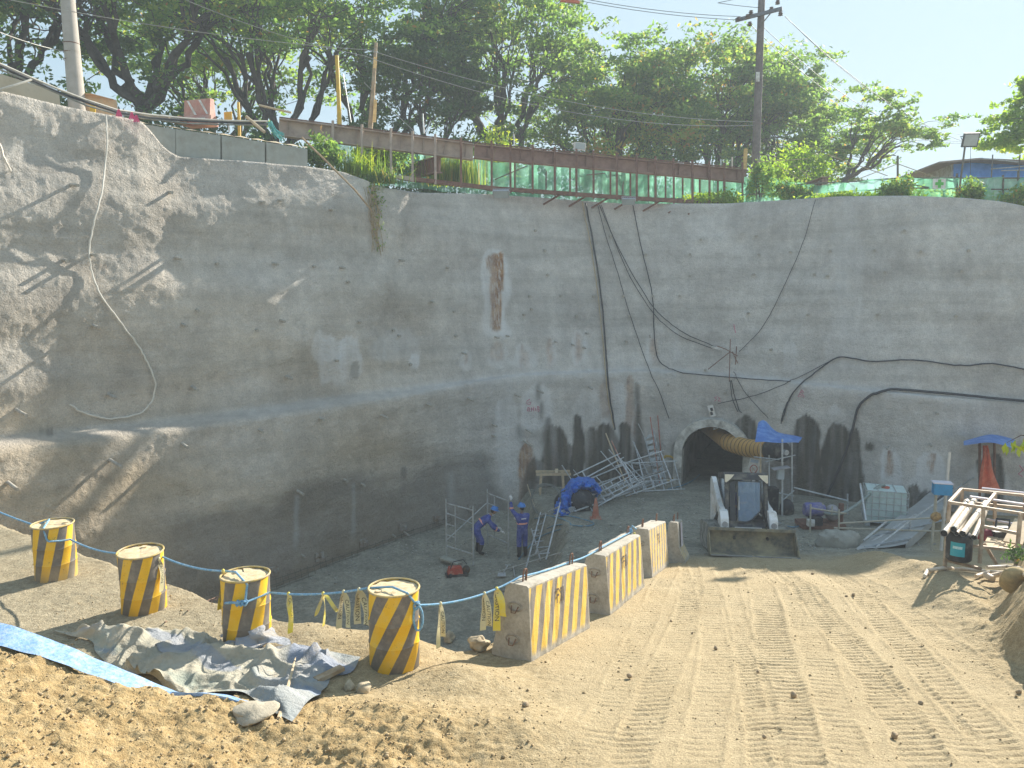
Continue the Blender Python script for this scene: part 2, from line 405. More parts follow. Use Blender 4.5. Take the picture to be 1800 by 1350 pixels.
# round the bench corners
kk = np.hanning(9)[1:-1]; kk /= kk.sum()
for c_ in range(3):
    pad = np.pad(G[:, :, c_], ((3, 3), (0, 0)), mode='edge')
    sm_ = sum(kk[i] * pad[i:i + nr] for i in range(7)); G[3:-6, :, c_] = sm_[3:-6]
tg = np.gradient(inner[:, :2], axis=0); tg /= np.linalg.norm(tg, axis=1)[:, None]
WN = np.stack([tg[:, 1], -tg[:, 0], 0 * tg[:, 0]], -1)   # towards the pit
slen = np.concatenate([[0], np.cumsum(np.linalg.norm(np.diff(inner[:, :2], axis=0), axis=1))])
S_, Z_ = np.broadcast_to(slen[None], G.shape[:2]), G[:, :, 2]
rg = .70 + .22 * left[None]
disp = .30 * fbm(S_ * .22, Z_ * .30, 3, 101) + rg * (.16 * fbm(S_ * .7, Z_ * .95, 3, 111) + .060 * fbm(S_ * 2.6, Z_ * 3.4, 3, 121) + .030 * (np.abs(fbm(S_ * 7, Z_ * 8.5, 2, 131)) * 2))
disp += .30 * smooth(705, 665, cpx + (S_ * 0) + 34 * (S_ * 0) + (Z_ - 9) * -11)[:, :] * smooth(5.6, 7.5, Z_)
disp += .12 * np.sin(Z_ * 2.4 + .5 * np.sin(S_ * .3)) * left[None] * smooth(5.6, 6.4, Z_) * .6
G = G + disp[..., None] * WN[None]
wpx, wpy, wdep = proj(G)
# stains: x, top, bottom, half width top, half width bottom, amount, feather
jag = 9 * fbm(wpx * .10, wpy * .006, 3, 401) + 9 * fbm(wpx * .35, wpy * .01, 2, 405)
streak = np.clip(1.0 + .9 * fbm(wpx * .16, wpy * .008, 3, 411), .6, 1.25)
nA = fbm(wpx * .055, wpy * .012, 4, 431); nB = fbm(wpx * .20, wpy * .03, 3, 441)
def drips(lst, seed, wob=.35):
    m = np.zeros(wpx.shape)
    for (x, y0, y1, w0, w1, am) in lst:
        big = min(1., w0 / 12.); yy = wpy + jag * big
        tt = np.clip((yy - y0) / (y1 - y0), 0, 1)
        w = (w0 + (w1 - w0) * tt) * np.clip((yy - y0) / max(8., w0 * 1.6), 0, 1) ** .45 * (1 + wob * 2.8 * fbm(wpx * .02 + x, wpy * .018, 4, seed))
        dx = np.abs(wpx - x - 9 * fbm(wpy * .018, wpx * .01 + x, 3, seed + 3))
        e = smooth(w * 1.3 + 3, w * .45 - 2, dx) * smooth(y1 + 10, y1 - 22, wpy) * smooth(y0 - 2, y0 + 10 + .5 * w0, yy)
        if w0 > 4: e = smooth(.30, .68, e * .95 + .62 * nA + .25 * nB)
        m = np.maximum(m, am * e * (streak if w0 > 4 else 1))
    return m
wet = drips([(946, 670, 712, 3.5, 4, .6), (953, 700, 745, 3.9, 7, .7), (962, 728, 790, 3.9, 12, .75), (975, 735, 935, 13, 40, .85), (1015, 722, 920, 8, 20, .95), (1062, 738, 920, 19, 36, .9), (1040, 745, 920, 8, 22, .75), (1100, 738, 915, 9, 24, .9),
    (1122, 700, 915, 3, 20, .85), (1120, 670, 720, 4, 6, .7), (1000, 775, 920, 10, 40, .7), (945, 800, 930, 14, 50, .65), (1085, 770, 920, 30, 60, .6), (1311, 722, 860, 19, 26, .8), (1419, 722, 940, 24, 42, .9), (1470, 735, 940, 24, 44, .85), (1502, 745, 940, 9, 30, .8), (1527, 770, 800, 14, 15, .85),
    (1400, 760, 940, 40, 90, .55), (625, 630, 672, 5, 8, .5), (1190, 770, 840, 6, 30, .45), (1630, 852, 930, 22, 30, .95), (1607, 845, 915, 12, 22, .9), (1748, 790, 900, 12, 22, .9), (1722, 800, 840, 5, 8, .8), (912, 740, 780, 3, 7, .5), (85, 742, 768, 28, 26, .5), (650, 820, 840, 7, 6, .55), (708, 815, 850, 5, 5, .5), (1268, 735, 800, 90, 100, .25)], 201)  # the strong pair by the tank paints the dark of a wall opening
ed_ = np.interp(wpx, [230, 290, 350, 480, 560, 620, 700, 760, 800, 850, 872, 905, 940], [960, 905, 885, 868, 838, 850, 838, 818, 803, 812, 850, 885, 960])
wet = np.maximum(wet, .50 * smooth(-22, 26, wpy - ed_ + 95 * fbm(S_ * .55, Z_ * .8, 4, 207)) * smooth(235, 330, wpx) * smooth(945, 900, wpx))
rust = drips([(872, 440, 590, 11, 10, .85), (882, 438, 520, 6, 5, 1.0), (866, 480, 560, 5, 5, .9), (875, 592, 640, 12, 16, .3), (968, 590, 645, 3, 5, .55), (1015, 580, 640, 4, 5, .55), (915, 600, 650, 4, 6, .4), (925, 610, 650, 4, 5, .4), (926, 770, 850, 10, 15, .75), (922, 800, 910, 6, 12, .6), (1030, 640, 652, 8, 6, .9),
    (1106, 655, 770, 7, 12, .5), (1063, 665, 740, 9, 10, .35), (1150, 590, 640, 4, 6, .55), (985, 755, 860, 12, 16, .45), (965, 790, 880, 8, 10, .5), (1565, 785, 845, 5, 6, .85), (1637, 790, 840, 5, 9, .65), (1412, 780, 900, 8, 14, .35), (1448, 780, 900, 8, 14, .4), (820, 615, 650, 6, 5, .35), (180, 452, 478, 26, 14, .55), (115, 608, 622, 12, 8, .4)], 221, .5)
white = drips([(872, 430, 600, 24, 26, .55), (612, 580, 672, 26, 24, .55), (580, 580, 680, 20, 26, .45), (560, 575, 640, 6, 12, .35), (730, 612, 655, 9, 11, .55), (820, 610, 660, 11, 12, .35), (968, 590, 650, 8, 12, .45), (1015, 575, 650, 8, 12, .5), (1028, 580, 645, 4, 6, .5), (920, 595, 655, 18, 26, .45), (880, 600, 652, 24, 34, .3), (1145, 580, 645, 12, 20, .4),
    (945, 662, 760, 30, 30, .45), (1085, 660, 800, 30, 30, .4), (1035, 665, 745, 28, 30, .3), (1565, 775, 860, 17, 26, .6), (1637, 785, 880, 14, 44, .65), (1735, 790, 900, 26, 44, .35), (520, 865, 965, 3, 4, .55), (620, 845, 950, 2, 4, .5), (795, 825, 905, 4, 7, .55), (893, 690, 850, 20, 30, .3), (1467, 705, 735, 12, 16, .4), (1490, 345, 660, 20, 44, .16), (1390, 590, 660, 10, 16, .3), (620, 655, 672, 22, 24, .5), (1185, 570, 640, 12, 12, .2), (700, 560, 640, 60, 80, .2)], 241, .45)
bench_w = np.exp(-((wpy - np.interp(wpx, WPX, WBY) - 6) / 13) ** 2) * (.45 + .5 * fbm(S_ * .6, Z_ * 2, 3, 261)) * .45
white = np.maximum(white, bench_w)
brn = np.clip(left[None] * (.45 + smooth(430, 640, wpy) * .5) + smooth(300, 60, wpx) * smooth(700, 760, wpy) * .6, 0, 1) * (.6 + .8 * fbm(S_ * .3, Z_ * .9, 3, 271))
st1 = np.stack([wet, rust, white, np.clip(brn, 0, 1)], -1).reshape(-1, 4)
m, t, bs, v = newmat('shotcrete')
wr, wg, wb, wa = attr(t, 'stain')
n1 = noise(t, v, .45, 6, .6); n2 = noise(t, v, 3.2, 5, .7); n3 = noise(t, v, 28, 4, .7)
mp = nd(t, 'Mapping'); mp.inputs['Scale'].default_value = (1.2, 1.2, .16); t.links.new(v, mp.inputs[0])
ns = noise(t, mp.outputs[0], 2.2, 4)
c = ramp(t, n1, [(.32, (.48, .455, .42)), (.5, (.59, .565, .52)), (.68, (.69, .665, .615))])
mh = nd(t, 'Mapping'); mh.inputs['Scale'].default_value = (.10, .10, 1.5); t.links.new(v, mh.inputs[0])
nh = noise(t, mh.outputs[0], 1.0, 5, .65)
c = mixc(t, wa, c, ramp(t, n1, [(.3, (.41, .33, .225)), (.7, (.58, .475, .335))]))
c = mixc(t, .55, c, ramp(t, nh, [(.32, (.68, .67, .65)), (.5, (1, 1, 1)), (.7, (1.22, 1.22, 1.24))]), 'MULTIPLY')
c = mixc(t, .45, c, ramp(t, n2, [(.3, (.72, .72, .72)), (.7, (1.25, 1.25, 1.25))]), 'MULTIPLY')
c = mixc(t, .55, c, ramp(t, n3, [(.3, (.60, .60, .60)), (.65, (1.25, 1.25, 1.25))]), 'MULTIPLY')
c = mixc(t, .25, c, ramp(t, ns, [(.3, (.7, .7, .7)), (.7, (1.25, 1.25, 1.25))]), 'MULTIPLY')
c = mixc(t, mth(t, 'MULTIPLY', wb, mth(t, 'ADD', ns, .55)), c, (.80, .80, .79))
c = mixc(t, mth(t, 'MULTIPLY', wg, ramp(t, noise(t, mp.outputs[0], 7, 5, .75), [(.34, (.25, .25, .25)), (.52, (1, 1, 1))])), c, ramp(t, n2, [(.35, (.22, .10, .05)), (.62, (.46, .28, .15))]))
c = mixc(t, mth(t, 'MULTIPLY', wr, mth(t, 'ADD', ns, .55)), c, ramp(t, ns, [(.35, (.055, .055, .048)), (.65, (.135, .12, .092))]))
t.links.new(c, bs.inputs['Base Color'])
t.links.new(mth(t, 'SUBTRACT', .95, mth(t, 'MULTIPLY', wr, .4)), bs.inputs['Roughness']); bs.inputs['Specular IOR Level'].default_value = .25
bumpn(t, bs, mth(t, 'ADD', n3, mth(t, 'MULTIPLY', noise(t, v, 9, 4), 1.6)), 1.0, .05)
SHOT = m
# the tunnel mouth in portal coordinates
PI_ = int(np.argmin(np.abs(cpx - 1256)))
tz = 1.07; TN = nrm(WN[PI_] * A(1, 1, 0) + A(.06, -.02, 0)); TX = nrm(np.cross(Z, -TN)); TX = TX if TX[0] > 0 else -TX
brow = int(np.argmin(np.abs(G[:88, PI_, 2] - 2.2)))
TC = G[brow, PI_].copy(); TC[2] = tz
TW, TSP = 1.17, 1.30
def arch(w, sp, n=22, z0=-.3):
    return [(-w, z0)] + [(-w * math.cos(a), sp + w * .93 * math.sin(a)) for a in np.linspace(0, math.pi, n)] + [(w, z0)]
rel = G - TC; lx = rel @ TX; lz = rel[..., 2]
ww = TW + .10
inside = (np.abs(lx) < ww) & (lz < TSP + .93 * np.sqrt(np.clip(ww ** 2 - lx ** 2, 0, None))) & (np.abs(rel @ TN) < 2.5)
ii = (np.arange(nr - 1)[:, None] * nc + np.arange(nc - 1)[None]).ravel()
Fq = np.stack([ii, ii + 1, ii + nc + 1, ii + nc], 1)
ok = ~inside.ravel()[Fq].any(1); Fq = Fq[ok]
Vw = G.reshape(-1, 3)
WT = Thing('pit_wall', 'tall grey sprayed concrete wall round the excavation, studded with drain pipes', 'wall', (0, 0, 0))
link('shotcrete_face', mesh_np('shotcrete_face', Vw, Fq, True, {'stain': st1}), SHOT, WT.o)
BV = BVHTree.FromPolygons([tuple(q) for q in Vw], [tuple(q) for q in Fq.tolist()])
def PW(px, py, off=0.0):
    h, n, i, d = BV.ray_cast(Vector(CAM), Vector(ray(px, py)))
    if h is None: return at(px, py, np.interp(px, WPX, WD) + .5)
    n = A(*n); r = nrm(ray(px, py)); n = n if np.dot(n, r) < 0 else -n
    return A(*h) + n * off
def PWN(px, py):
    h, n, i, d = BV.ray_cast(Vector(CAM), Vector(ray(px, py)))
    if h is None: return PW(px, py), A(0, -1, 0)
    c = int(np.argmin(np.abs(cpx - px))); return A(*h), WN[c]
# drain pipe stubs and anchor plates
PIPE = mat('dull_pvc_pipe', (.42, .40, .35), .6, 0, .2, 8, (.28, .24, .19), 6, .5)
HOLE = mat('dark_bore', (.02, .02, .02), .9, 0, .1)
pu = Thing.__new__(Thing); pu.o = WT.o; pu.off = A(0, 0, 0)
stub = {}
def pipe_stub(px, py, L, r=.045, side=.0, drop=-.12):
    p, n = PWN(px, py); d = nrm(n + A(side, -.25 * abs(side), drop))
    key = (round(L, 2), r)
    if key not in stub:
        mb = MB(); mb.tube([(0, 0, -.15), (0, 0, L), (0, 0, L)], [r, r, r * .78], 10, caps=False); mb.tube([(0, 0, L), (0, 0, L - .06)], [r * .78, r * .76], 10, caps=False)
        o = link('drain_pipe', mesh_mb('drain_pipe', mb, A(0, 0, 0), True), PIPE, WT.o)
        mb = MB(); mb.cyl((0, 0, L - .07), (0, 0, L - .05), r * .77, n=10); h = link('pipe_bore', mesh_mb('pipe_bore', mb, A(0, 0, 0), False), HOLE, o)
        stub[key] = (o.data, h.data)
    else:
        o = bpy.data.objects.new('drain_pipe', stub[key][0]); COL.objects.link(o); o.parent = WT.o
        h = bpy.data.objects.new('pipe_bore', stub[key][1]); COL.objects.link(h); h.parent = o
    o.rotation_mode = 'QUATERNION'; o.location = tuple(p); o.rotation_quaternion = Vector(d).to_track_quat('Z', 'Y')
for px, py, L in [(125, 325, .5), (297, 338, .25), (458, 355, .3), (490, 352, .3), (580, 368, .25), (112, 457, .25), (160, 447, .3), (308, 453, .4), (380, 463, .15), (480, 463, .35), (598, 470, .3), (550, 468, .15), (163, 572, .4), (320, 570, .35), (493, 563, .3), (450, 580, .15), (190, 693, .6), (337, 680, .45), (503, 662, .4),
        (320, 780, .4), (455, 755, .3), (562, 735, .25), (28, 720, .7), (193, 808, .75), (14, 848, .6), (670, 730, .45), (750, 710, .35), (822, 700, .4), (866, 746, .3), (702, 457, .35), (785, 470, .15), (757, 530, .25), (797, 547, .1), (523, 863, .35), (605, 843, .2), (630, 565, .15), (345, 545, .15), (610, 495, .15), (590, 633, .15), (690, 580, .12)]: pipe_stub(px, py, L, .045)
for px, py in [(930, 520), (985, 520), (1043, 520), (1095, 520), (1147, 520), (1195, 520), (1013, 555), (920, 553), (933, 543), (1105, 555), (962, 483), (957, 440), (1135, 447), (1213, 485), (1213, 447), (1335, 447), (1390, 443), (1460, 441), (1538, 440), (1618, 442), (1702, 440), (1325, 482), (1432, 482), (1556, 478), (1690, 476),
        (1316, 550), (1421, 553), (1543, 553), (1680, 555), (1356, 614), (1275, 690), (1175, 676), (1647, 726), (1072, 415), (1232, 421), (940, 405), (1455, 485), (1590, 405), (1330, 415), (720, 640), (700, 590), (1240, 650), (1100, 600), (800, 590)]: pipe_stub(px, py, .12, .05)
for px, py, L in [(905, 693, .45), (945, 685, .55), (1035, 680, .4), (1118, 673, .4), (920, 775, .7), (925, 755, .5), (865, 765, .25), (1150, 700, .3), (1005, 605, .3), (1025, 610, .3), (1142, 590, .35), (812, 620, .3), (870, 592, .3), (975, 600, .25), (1030, 585, .25), (710, 935, .35), (635, 850, .25), (530, 975, .2), (690, 940, .2), (890, 590, .2), (1562, 785, .3), (1635, 780, .3)]: pipe_stub(px, py, L, .035)
for i, (px, py) in enumerate([(437, 1012), (480, 1003), (560, 978), (638, 953), (768, 912), (828, 893), (707, 925)]):
    p, n = PWN(px, py); x = nrm(np.cross(Z, n)); R = np.stack([x, n, Z], 1)
    mb = MB(); mb.box((0, 0, 0), (.30, .05, .26)); mb.box((0, .04, 0), (.06, .06, .06)); mb.cyl((0, .03, 0), (0, .16, 0), .016, n=8); mb.rot(R, p + n * .06)
    link('anchor_plate', mesh_mb('anchor_plate', mb, A(0, 0, 0), False), mat('zinc_plate', (.34, .33, .30), .7, .3, .25, 9, (.22, .16, .11), 5, .5), WT.o)
# paint marks on the wall
PINK = mat('pink_spray_paint', (.55, .12, .22), .85, 0, .3, 20)
def mark(strokes, name='painted_mark', mt=PINK, r=.012):
    mb = MB()
    for s in strokes: mb.tube([PW(x, y, .012) for x, y in s], r, 5)
    pu.add(name, mb, mt)
mark([[(931, 702), (926, 705), (926, 710), (932, 711), (933, 707), (929, 707)], [(928, 716), (927, 722), (930, 723), (931, 717), (928, 716)], [(934, 716), (934, 723)], [(934, 719), (938, 719)], [(938, 715), (938, 723)], [(941, 717), (942, 723)], [(945, 714), (948, 717), (945, 719), (949, 721), (946, 724), (945, 719), (945, 714)]])
mark([[(1408, 688), (1403, 697), (1414, 698), (1408, 688), (1409, 685), (1413, 690)], [(1406, 693), (1410, 695)]])
mark([[(1260, 697), (1256, 699), (1260, 702), (1256, 705)], [(1262, 698), (1266, 700), (1262, 705), (1267, 705)], [(1290, 570), (1293, 585)]])
mark([[(1792, 818), (1798, 826), (1790, 833), (1797, 838)], [(1800, 820), (1803, 835)]])
# tunnel
TT = Thing('tunnel', 'dark arched tunnel mouth with a pale concrete collar at the foot of the wall', 'tunnel', TC)
def tp(x, z, d): return TC + TX * x + Z * z + TN * d
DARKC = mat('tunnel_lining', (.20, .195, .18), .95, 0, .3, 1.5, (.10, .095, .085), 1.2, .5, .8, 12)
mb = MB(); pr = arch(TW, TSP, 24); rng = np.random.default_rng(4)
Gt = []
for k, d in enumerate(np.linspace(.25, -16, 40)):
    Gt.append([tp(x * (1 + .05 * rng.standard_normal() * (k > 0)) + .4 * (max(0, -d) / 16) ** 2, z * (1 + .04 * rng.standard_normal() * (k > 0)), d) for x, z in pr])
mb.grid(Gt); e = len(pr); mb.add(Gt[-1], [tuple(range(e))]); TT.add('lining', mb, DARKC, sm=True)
mb = MB(); o_ = arch(TW + .31, TSP, 24); i_ = arch(TW - .01, TSP, 24)
for k in range(len(o_) - 1):
    j = .02 * rng.standard_normal(4)
    q = [tp(*i_[k], .42), tp(*i_[k + 1], .42), tp(*o_[k + 1], .40), tp(*o_[k], .40)]; w_ = [tp(*i_[k], -.6), tp(*i_[k + 1], -.6), tp(*o_[k + 1], -.9), tp(*o_[k], -.9)]
    mb.add(q + w_, [(0, 1, 2, 3), (0, 4, 5, 1), (3, 2, 6, 7)])
TT.add('portal_collar', mb, mat('collar_concrete', (.62, .60, .54), .95, 0, .2, 3, (.22, .20, .17), 2, .5, .6, 25), sm=True)

# ------------------------------------------------------------------ plateau above the wall
tr = G[-1]; cen = A(2, 16, 0); PV = []; dist = [0, .8, 2.5, 6, 14, 35, 90, 260]
sel = np.linspace(0, nc - 1, 220).astype(int)
for k in sel:
    p = tr[k]; d = nrm((p - cen) * A(1, 1, 0))
    for q in dist: PV.append(p + d * q + A(0, 0, -.02 + min(q, 8) * .02 + (.25 * float(fbm(arr([p[0] + d[0] * q]), arr([p[1] + d[1] * q]), 2, 300)[0]) if q else 0)))
nd_ = len(dist); ii = (np.arange(len(sel) - 1)[:, None] * nd_ + np.arange(nd_ - 1)[None]).ravel()
pm = mat('grassy_earth', (.15, .15, .065), .95, 0, .45, 1.2, (.33, .27, .17), .8, .6, .5, 20)
tag(link('plateau_ground', mesh_np('plateau_ground', PV, np.stack([ii, ii + nd_, ii + nd_ + 1, ii + 1], 1), True), pm), kind='structure')
# ------------------------------------------------------------------ foreground: lip, drums, barriers, rope, tape, tarps
RNG = random.Random(7)
pts = [at(-60, 872, 16.6), PG(0, 900), PG(60, 925), PG(135, 968), PG(200, 985), PG(290, 1020), PG(345, 1042), PG(385, 1058)]
ps = []
for a, b in zip(pts[:-1], pts[1:]):
    for k in range(8): ps.append(a + (b - a) * k / 8)
ps.append(pts[-1]); ps = [A(p[0], p[1], gz(p[0], p[1]) + .05 + .05 * math.sin(i * .9) * RNG.random()) for i, p in enumerate(ps)]
mb = MB(); mb.tube(ps, [.15 + .05 * RNG.random() for _ in ps], 10, squash=.75)
single('shotcrete_lip', mb, mat('pale_shotcrete', (.46, .44, .40), .95, 0, .2, 4, DUST, 2, .4, .8, 25), 'rounded pale shotcrete lip along the pit edge behind the striped drums', 'kerb', sm=True)

def drum_mat(name, ph, lean, n, dusty):
    m, t, bs, v = newmat(name)
    s = nd(t, 'SeparateXYZ'); t.links.new(v, s.inputs[0])
    an = mth(t, 'ARCTAN2', s.outputs[1], s.outputs[0])
    u = mth(t, 'ADD', mth(t, 'MULTIPLY', an, n / (2 * math.pi)), mth(t, 'MULTIPLY', s.outputs[2], -lean))
    u = mth(t, 'FRACT', mth(t, 'ADD', mth(t, 'ADD', u, ph + 20), mth(t, 'MULTIPLY', noise(t, v, 7, 3), .03)))
    k = ramp(t, u, [(.0, (0, 0, 0)), (.48, (0, 0, 0)), (.5, (1, 1, 1)), (.985, (1, 1, 1)), (1, (0, 0, 0))])
    n1 = noise(t, v, 5, 5, .7); n2 = noise(t, v, 30, 4)
    y = ramp(t, n1, [(.3, (.80, .44, .006)), (.7, (.88, .54, .02))]); b = ramp(t, n1, [(.3, (.12, .105, .09)), (.7, (.21, .185, .155))])
    c = mixc(t, k, y, b)
    d = mth(t, 'MULTIPLY', ramp(t, n1, [(.5, (0, 0, 0)), (.8, (1, 1, 1))]), .4)
    low = nd(t, 'MapRange'); t.links.new(s.outputs[2], low.inputs[0]); low.inputs[1].default_value = .34; low.inputs[2].default_value = .0; low.inputs[3].default_value = 0; low.inputs[4].default_value = dusty
    c = mixc(t, mth(t, 'MULTIPLY', mth(t, 'MAXIMUM', d, low.outputs[0]), mth(t, 'ADD', n2, .3)), c, (.47, .40, .29))
    c = mixc(t, ramp(t, noise(t, v, 13, 5, .75), [(.61, (0, 0, 0)), (.70, (1, 1, 1))]), c, (.24, .14, .07))
    t.links.new(c, bs.inputs['Base Color']); bs.inputs['Roughness'].default_value = .6; bumpn(t, bs, n1, .25, .02)
    return m
LIDM = mat('sand_topped_lid', (.58, .45, .26), .9, 0, .25, 9, (.66, .55, .38), 14, .5, .5, 60)
def drum(px, py, r, h, tilt, rz, ph, lean, n, dusty, label):
    b = PG(px, py); b = b - A(0, 0, .03)
    T = Thing('striped_drum', label, 'drum', b, 'yellow and black drums roped along the pit edge', local=True, rz=0)
    T.o.rotation_euler = (*tilt, rz)
    pf = [(r * .97, 0), (r, .015)]
    for z0 in (.33, .62): pf += [(r, z0 * h - .02), (r + .009, z0 * h), (r, z0 * h + .02)]
    pf += [(r, h - .03), (r - .004, h - .015)]
    mb = MB(); mb.lathe(pf, n=48, cap=False); dd = RNG.random() * 6
    mb.v = [tuple(A(x, y, z) * A(1, 1, 1) * (1 - .04 * max(0, math.sin(3 * math.atan2(y, x) + dd)) * (z > .1) * (z < h - .1)) + A(0, 0, 0)) for x, y, z in mb.v]
    T.add('body', mb, drum_mat('drum_paint', ph, lean, n, dusty), sm=True)
    mb = MB(); mb.tube([(r * math.cos(a), r * math.sin(a), h - .008) for a in np.linspace(0, 2 * math.pi, 40, endpoint=False)], .013, 8, closed=True)
    T.add('rim', mb, mat('drum_rim', (.55, .40, .12), .6, .1, .3, 20, DUST, 8, .6), sm=True)
    mb = MB(); G = [[(rr * math.cos(a), rr * math.sin(a), h - .035 + .02 * RNG.random() * (rr > 0)) for a in np.linspace(0, 2 * math.pi, 25)] for rr in (0, .1, .2, r - .012)]
    mb.grid(G); l = T.add('lid', mb, LIDM, sm=True)
    mb = MB(); mb.cyl((.16, .1, h - .04), (.16, .1, h - .008), .04, n=12); T.add('bung', mb, LIDM, l)
    return T, b
D1, d1 = drum(100, 1013, .298, .90, (.01, -.01), 0, .12, .95, 7, .75, 'striped drum with a grey dusty band round its foot, beside the shotcrete lip')
D2, d2 = drum(254, 1071, .298, .90, (.03, -.045), 1.2, .45, 1.15, 7, .12, 'clean bright striped drum leaning slightly, a caution tape hanging from its rope')
D3, d3 = drum(436, 1128, .298, .92, (0, .02), 2.0, .2, .85, 6, .15, 'striped drum with a blue rope knot, standing behind the crumpled tarpaulin')
D4, d4 = drum(694, 1165, .300, .97, (.0, -.005), 3.1, .05, 1.65, 6, .10, 'striped drum with a big hanging rope loop, on the earth beside the concrete barriers')

# precast barriers
def barrier_mat(name, n, L, w):
    m, t, bs, v = newmat(name)
    s = nd(t, 'SeparateXYZ'); t.links.new(v, s.inputs[0]); g = nd(t, 'NewGeometry')
    u = mth(t, 'FRACT', mth(t, 'ADD', mth(t, 'MULTIPLY', mth(t, 'SUBTRACT', s.outputs[0], mth(t, 'MULTIPLY', s.outputs[2], .34)), n / L), 10.25))
    k = ramp(t, mth(t, 'ADD', u, mth(t, 'MULTIPLY', mth(t, 'SUBTRACT', noise(t, v, 9, 4), .5), .10)), [(.52, (1, 1, 1)), (.55, (0, 0, 0))])
    n1 = noise(t, v, 4, 6, .7); n2 = noise(t, v, 22, 4, .7)
    con = ramp(t, n1, [(.3, (.33, .30, .24)), (.55, (.45, .41, .34)), (.75, (.55, .51, .43))])
    con = mixc(t, .4, con, ramp(t, n2, [(.35, (.5, .5, .5)), (.6, (1, 1, 1))]), 'MULTIPLY')
    yel = ramp(t, n1, [(.3, (.74, .46, .04)), (.7, (.84, .58, .12))]); gr = ramp(t, n1, [(.3, (.19, .165, .14)), (.7, (.31, .27, .23))])
    sid = ramp(t, mth(t, 'MULTIPLY', s.outputs[1], -1.0), [(.0, (0, 0, 0)), (.155, (0, 0, 0)), (.165, (1, 1, 1))])
    zz = ramp(t, s.outputs[2], [(.08, (0, 0, 0)), (.16, (1, 1, 1)), (.935, (1, 1, 1)), (.95, (0, 0, 0))])
    ends = ramp(t, mth(t, 'ABSOLUTE', s.outputs[0]), [(L / 2 - .03, (1, 1, 1)), (L / 2 - .01, (0, 0, 0))])
    wear = ramp(t, noise(t, v, 14, 6, .75), [(.60 - .07 * w, (1, 1, 1)), (.66, (0, 0, 0))])
    f = mth(t, 'MULTIPLY', mth(t, 'MULTIPLY', mth(t, 'MULTIPLY', sid, zz), ends), mth(t, 'MULTIPLY', wear, .95))
    c = mixc(t, f, con, mixc(t, k, gr, yel))
    t.links.new(c, bs.inputs['Base Color']); bs.inputs['Roughness'].default_value = .9; bumpn(t, bs, mth(t, 'ADD', n2, n1), .5, .012)
    return m
LET = mat('stencil_paint', (.10, .07, .05), .85, 0, .4, 30)
def barrier(pa, pb, ha, label, H=.98, n=6, wear=0, word='FSI', hook=True, jersey=False, L=2.0):
    a, b = A(*pa), A(*pb); d = nrm(b - a); y = nrm(np.cross(Z, d)); up = np.cross(d, y)
    T = Thing('concrete_barrier', label, 'barrier', a, 'concrete barriers along the road edge', local=True)
    c = a + d * L / 2 + y * .30 - up * .03
    T.o.matrix_world = Matrix([[d[i], y[i], up[i], c[i]] for i in range(3)] + [[0, 0, 0, 1]])
    sec = [(-.30, 0), (-.30, .05), (-.17, H - .02), (-.15, H), (.13, H), (.15, H - .02), (.30, .05), (.30, 0)]
    if jersey: sec = [(-.30, 0), (-.30, .09), (-.15, .36), (-.10, H - .02), (-.08, H), (.08, H), (.10, H - .02), (.15, .36), (.30, .09), (.30, 0)]
    xs = np.linspace(-L / 2, L / 2, 25); rg = np.random.default_rng(int(ha * 100))
    mb = MB(); k = len(sec); Gd = []
    for x in xs:
        e = abs(x) > L / 2 - .01; s_ = .985 if e else 1
        Gd.append([(x, yy * s_ + .004 * rg.standard_normal(), zz * (1 - .008 * e) + .003 * rg.standard_normal() * (zz > .02)) for yy, zz in sec + sec[:1]])
    mb.grid(Gd); mb.add(Gd[0][:-1], [tuple(range(k))]); mb.add(Gd[-1][:-1], [tuple(range(k - 1, -1, -1))])
    T.add('body', mb, barrier_mat('barrier_paint', n, L, wear))
    for x in (-L / 2 + .22, L / 2 - .22):
        mb = MB(); hh = .16
        mb.tube([(x - .05, 0, H - .05), (x - .05, 0, H + hh * .8), (x - .03, 0, H + hh), (x + .03, 0, H + hh), (x + .05, 0, H + hh * .8), (x + .05, 0, H - .05)], .011, 6); T.add('lifting_loop', mb, REBAR, sm=True)
    mb = MB(); mb.cyl((-L / 2 + .32, .04, H - .05), (-L / 2 + .31, .03, H + .12), .009, n=6); T.add('rebar_stub', mb, REBAR)
    if hook:
        for z0 in (.26, .68):
            mb = MB(); mb.tube([(-L / 2 + .005, .10 * math.cos(q) , z0 + .055 * math.sin(q)) for q in np.linspace(0, 2 * math.pi, 14, endpoint=False)], .016, 6, closed=True)
            T.add('recess_rim', mb, mat('chipped_edge', (.30, .27, .22), .95, 0, .3, 20), sm=True)
            mb = MB(); mb.tube([(-L / 2 - .01, -.05, z0 + .01), (-L / 2 - .05, -.03, z0 - .07), (-L / 2 - .05, .03, z0 - .07), (-L / 2 - .01, .05, z0 + .01)], .008, 6); T.add('end_hook', mb, REBAR, sm=True)
    if word:
        v2, f2 = text2d(word, .30); th = math.atan2(.13, H - .07); mb = MB(); cx, cz = (-.05, .70)
        V = []
        for q in v2:
            zz = cz + q[1] * .95; V.append((cx + q[0] * .8, -(.30 - (zz - .05) * math.tan(th)) - .014, zz))
        mb.add(V, f2); T.add('stencil_letters', mb, LET)
    return T
def gp(px, py): return PG(px, py)
b1 = barrier(gp(935, 1164), gp(1038, 1104), 1, 'striped barrier with lettering and iron end hooks, next to the drum with the rope loop', L=2.0)
b2 = barrier(gp(1073, 1082), gp(1128, 1036), 2, 'striped barrier with rusty end recesses between the lettered end barrier and a faded one', wear=1)
b3 = barrier(gp(1147, 1016), gp(1176, 993), 3, 'faded pale barrier with barely visible stripes and a yellow tape bunch at its end', wear=2.4, n=7)
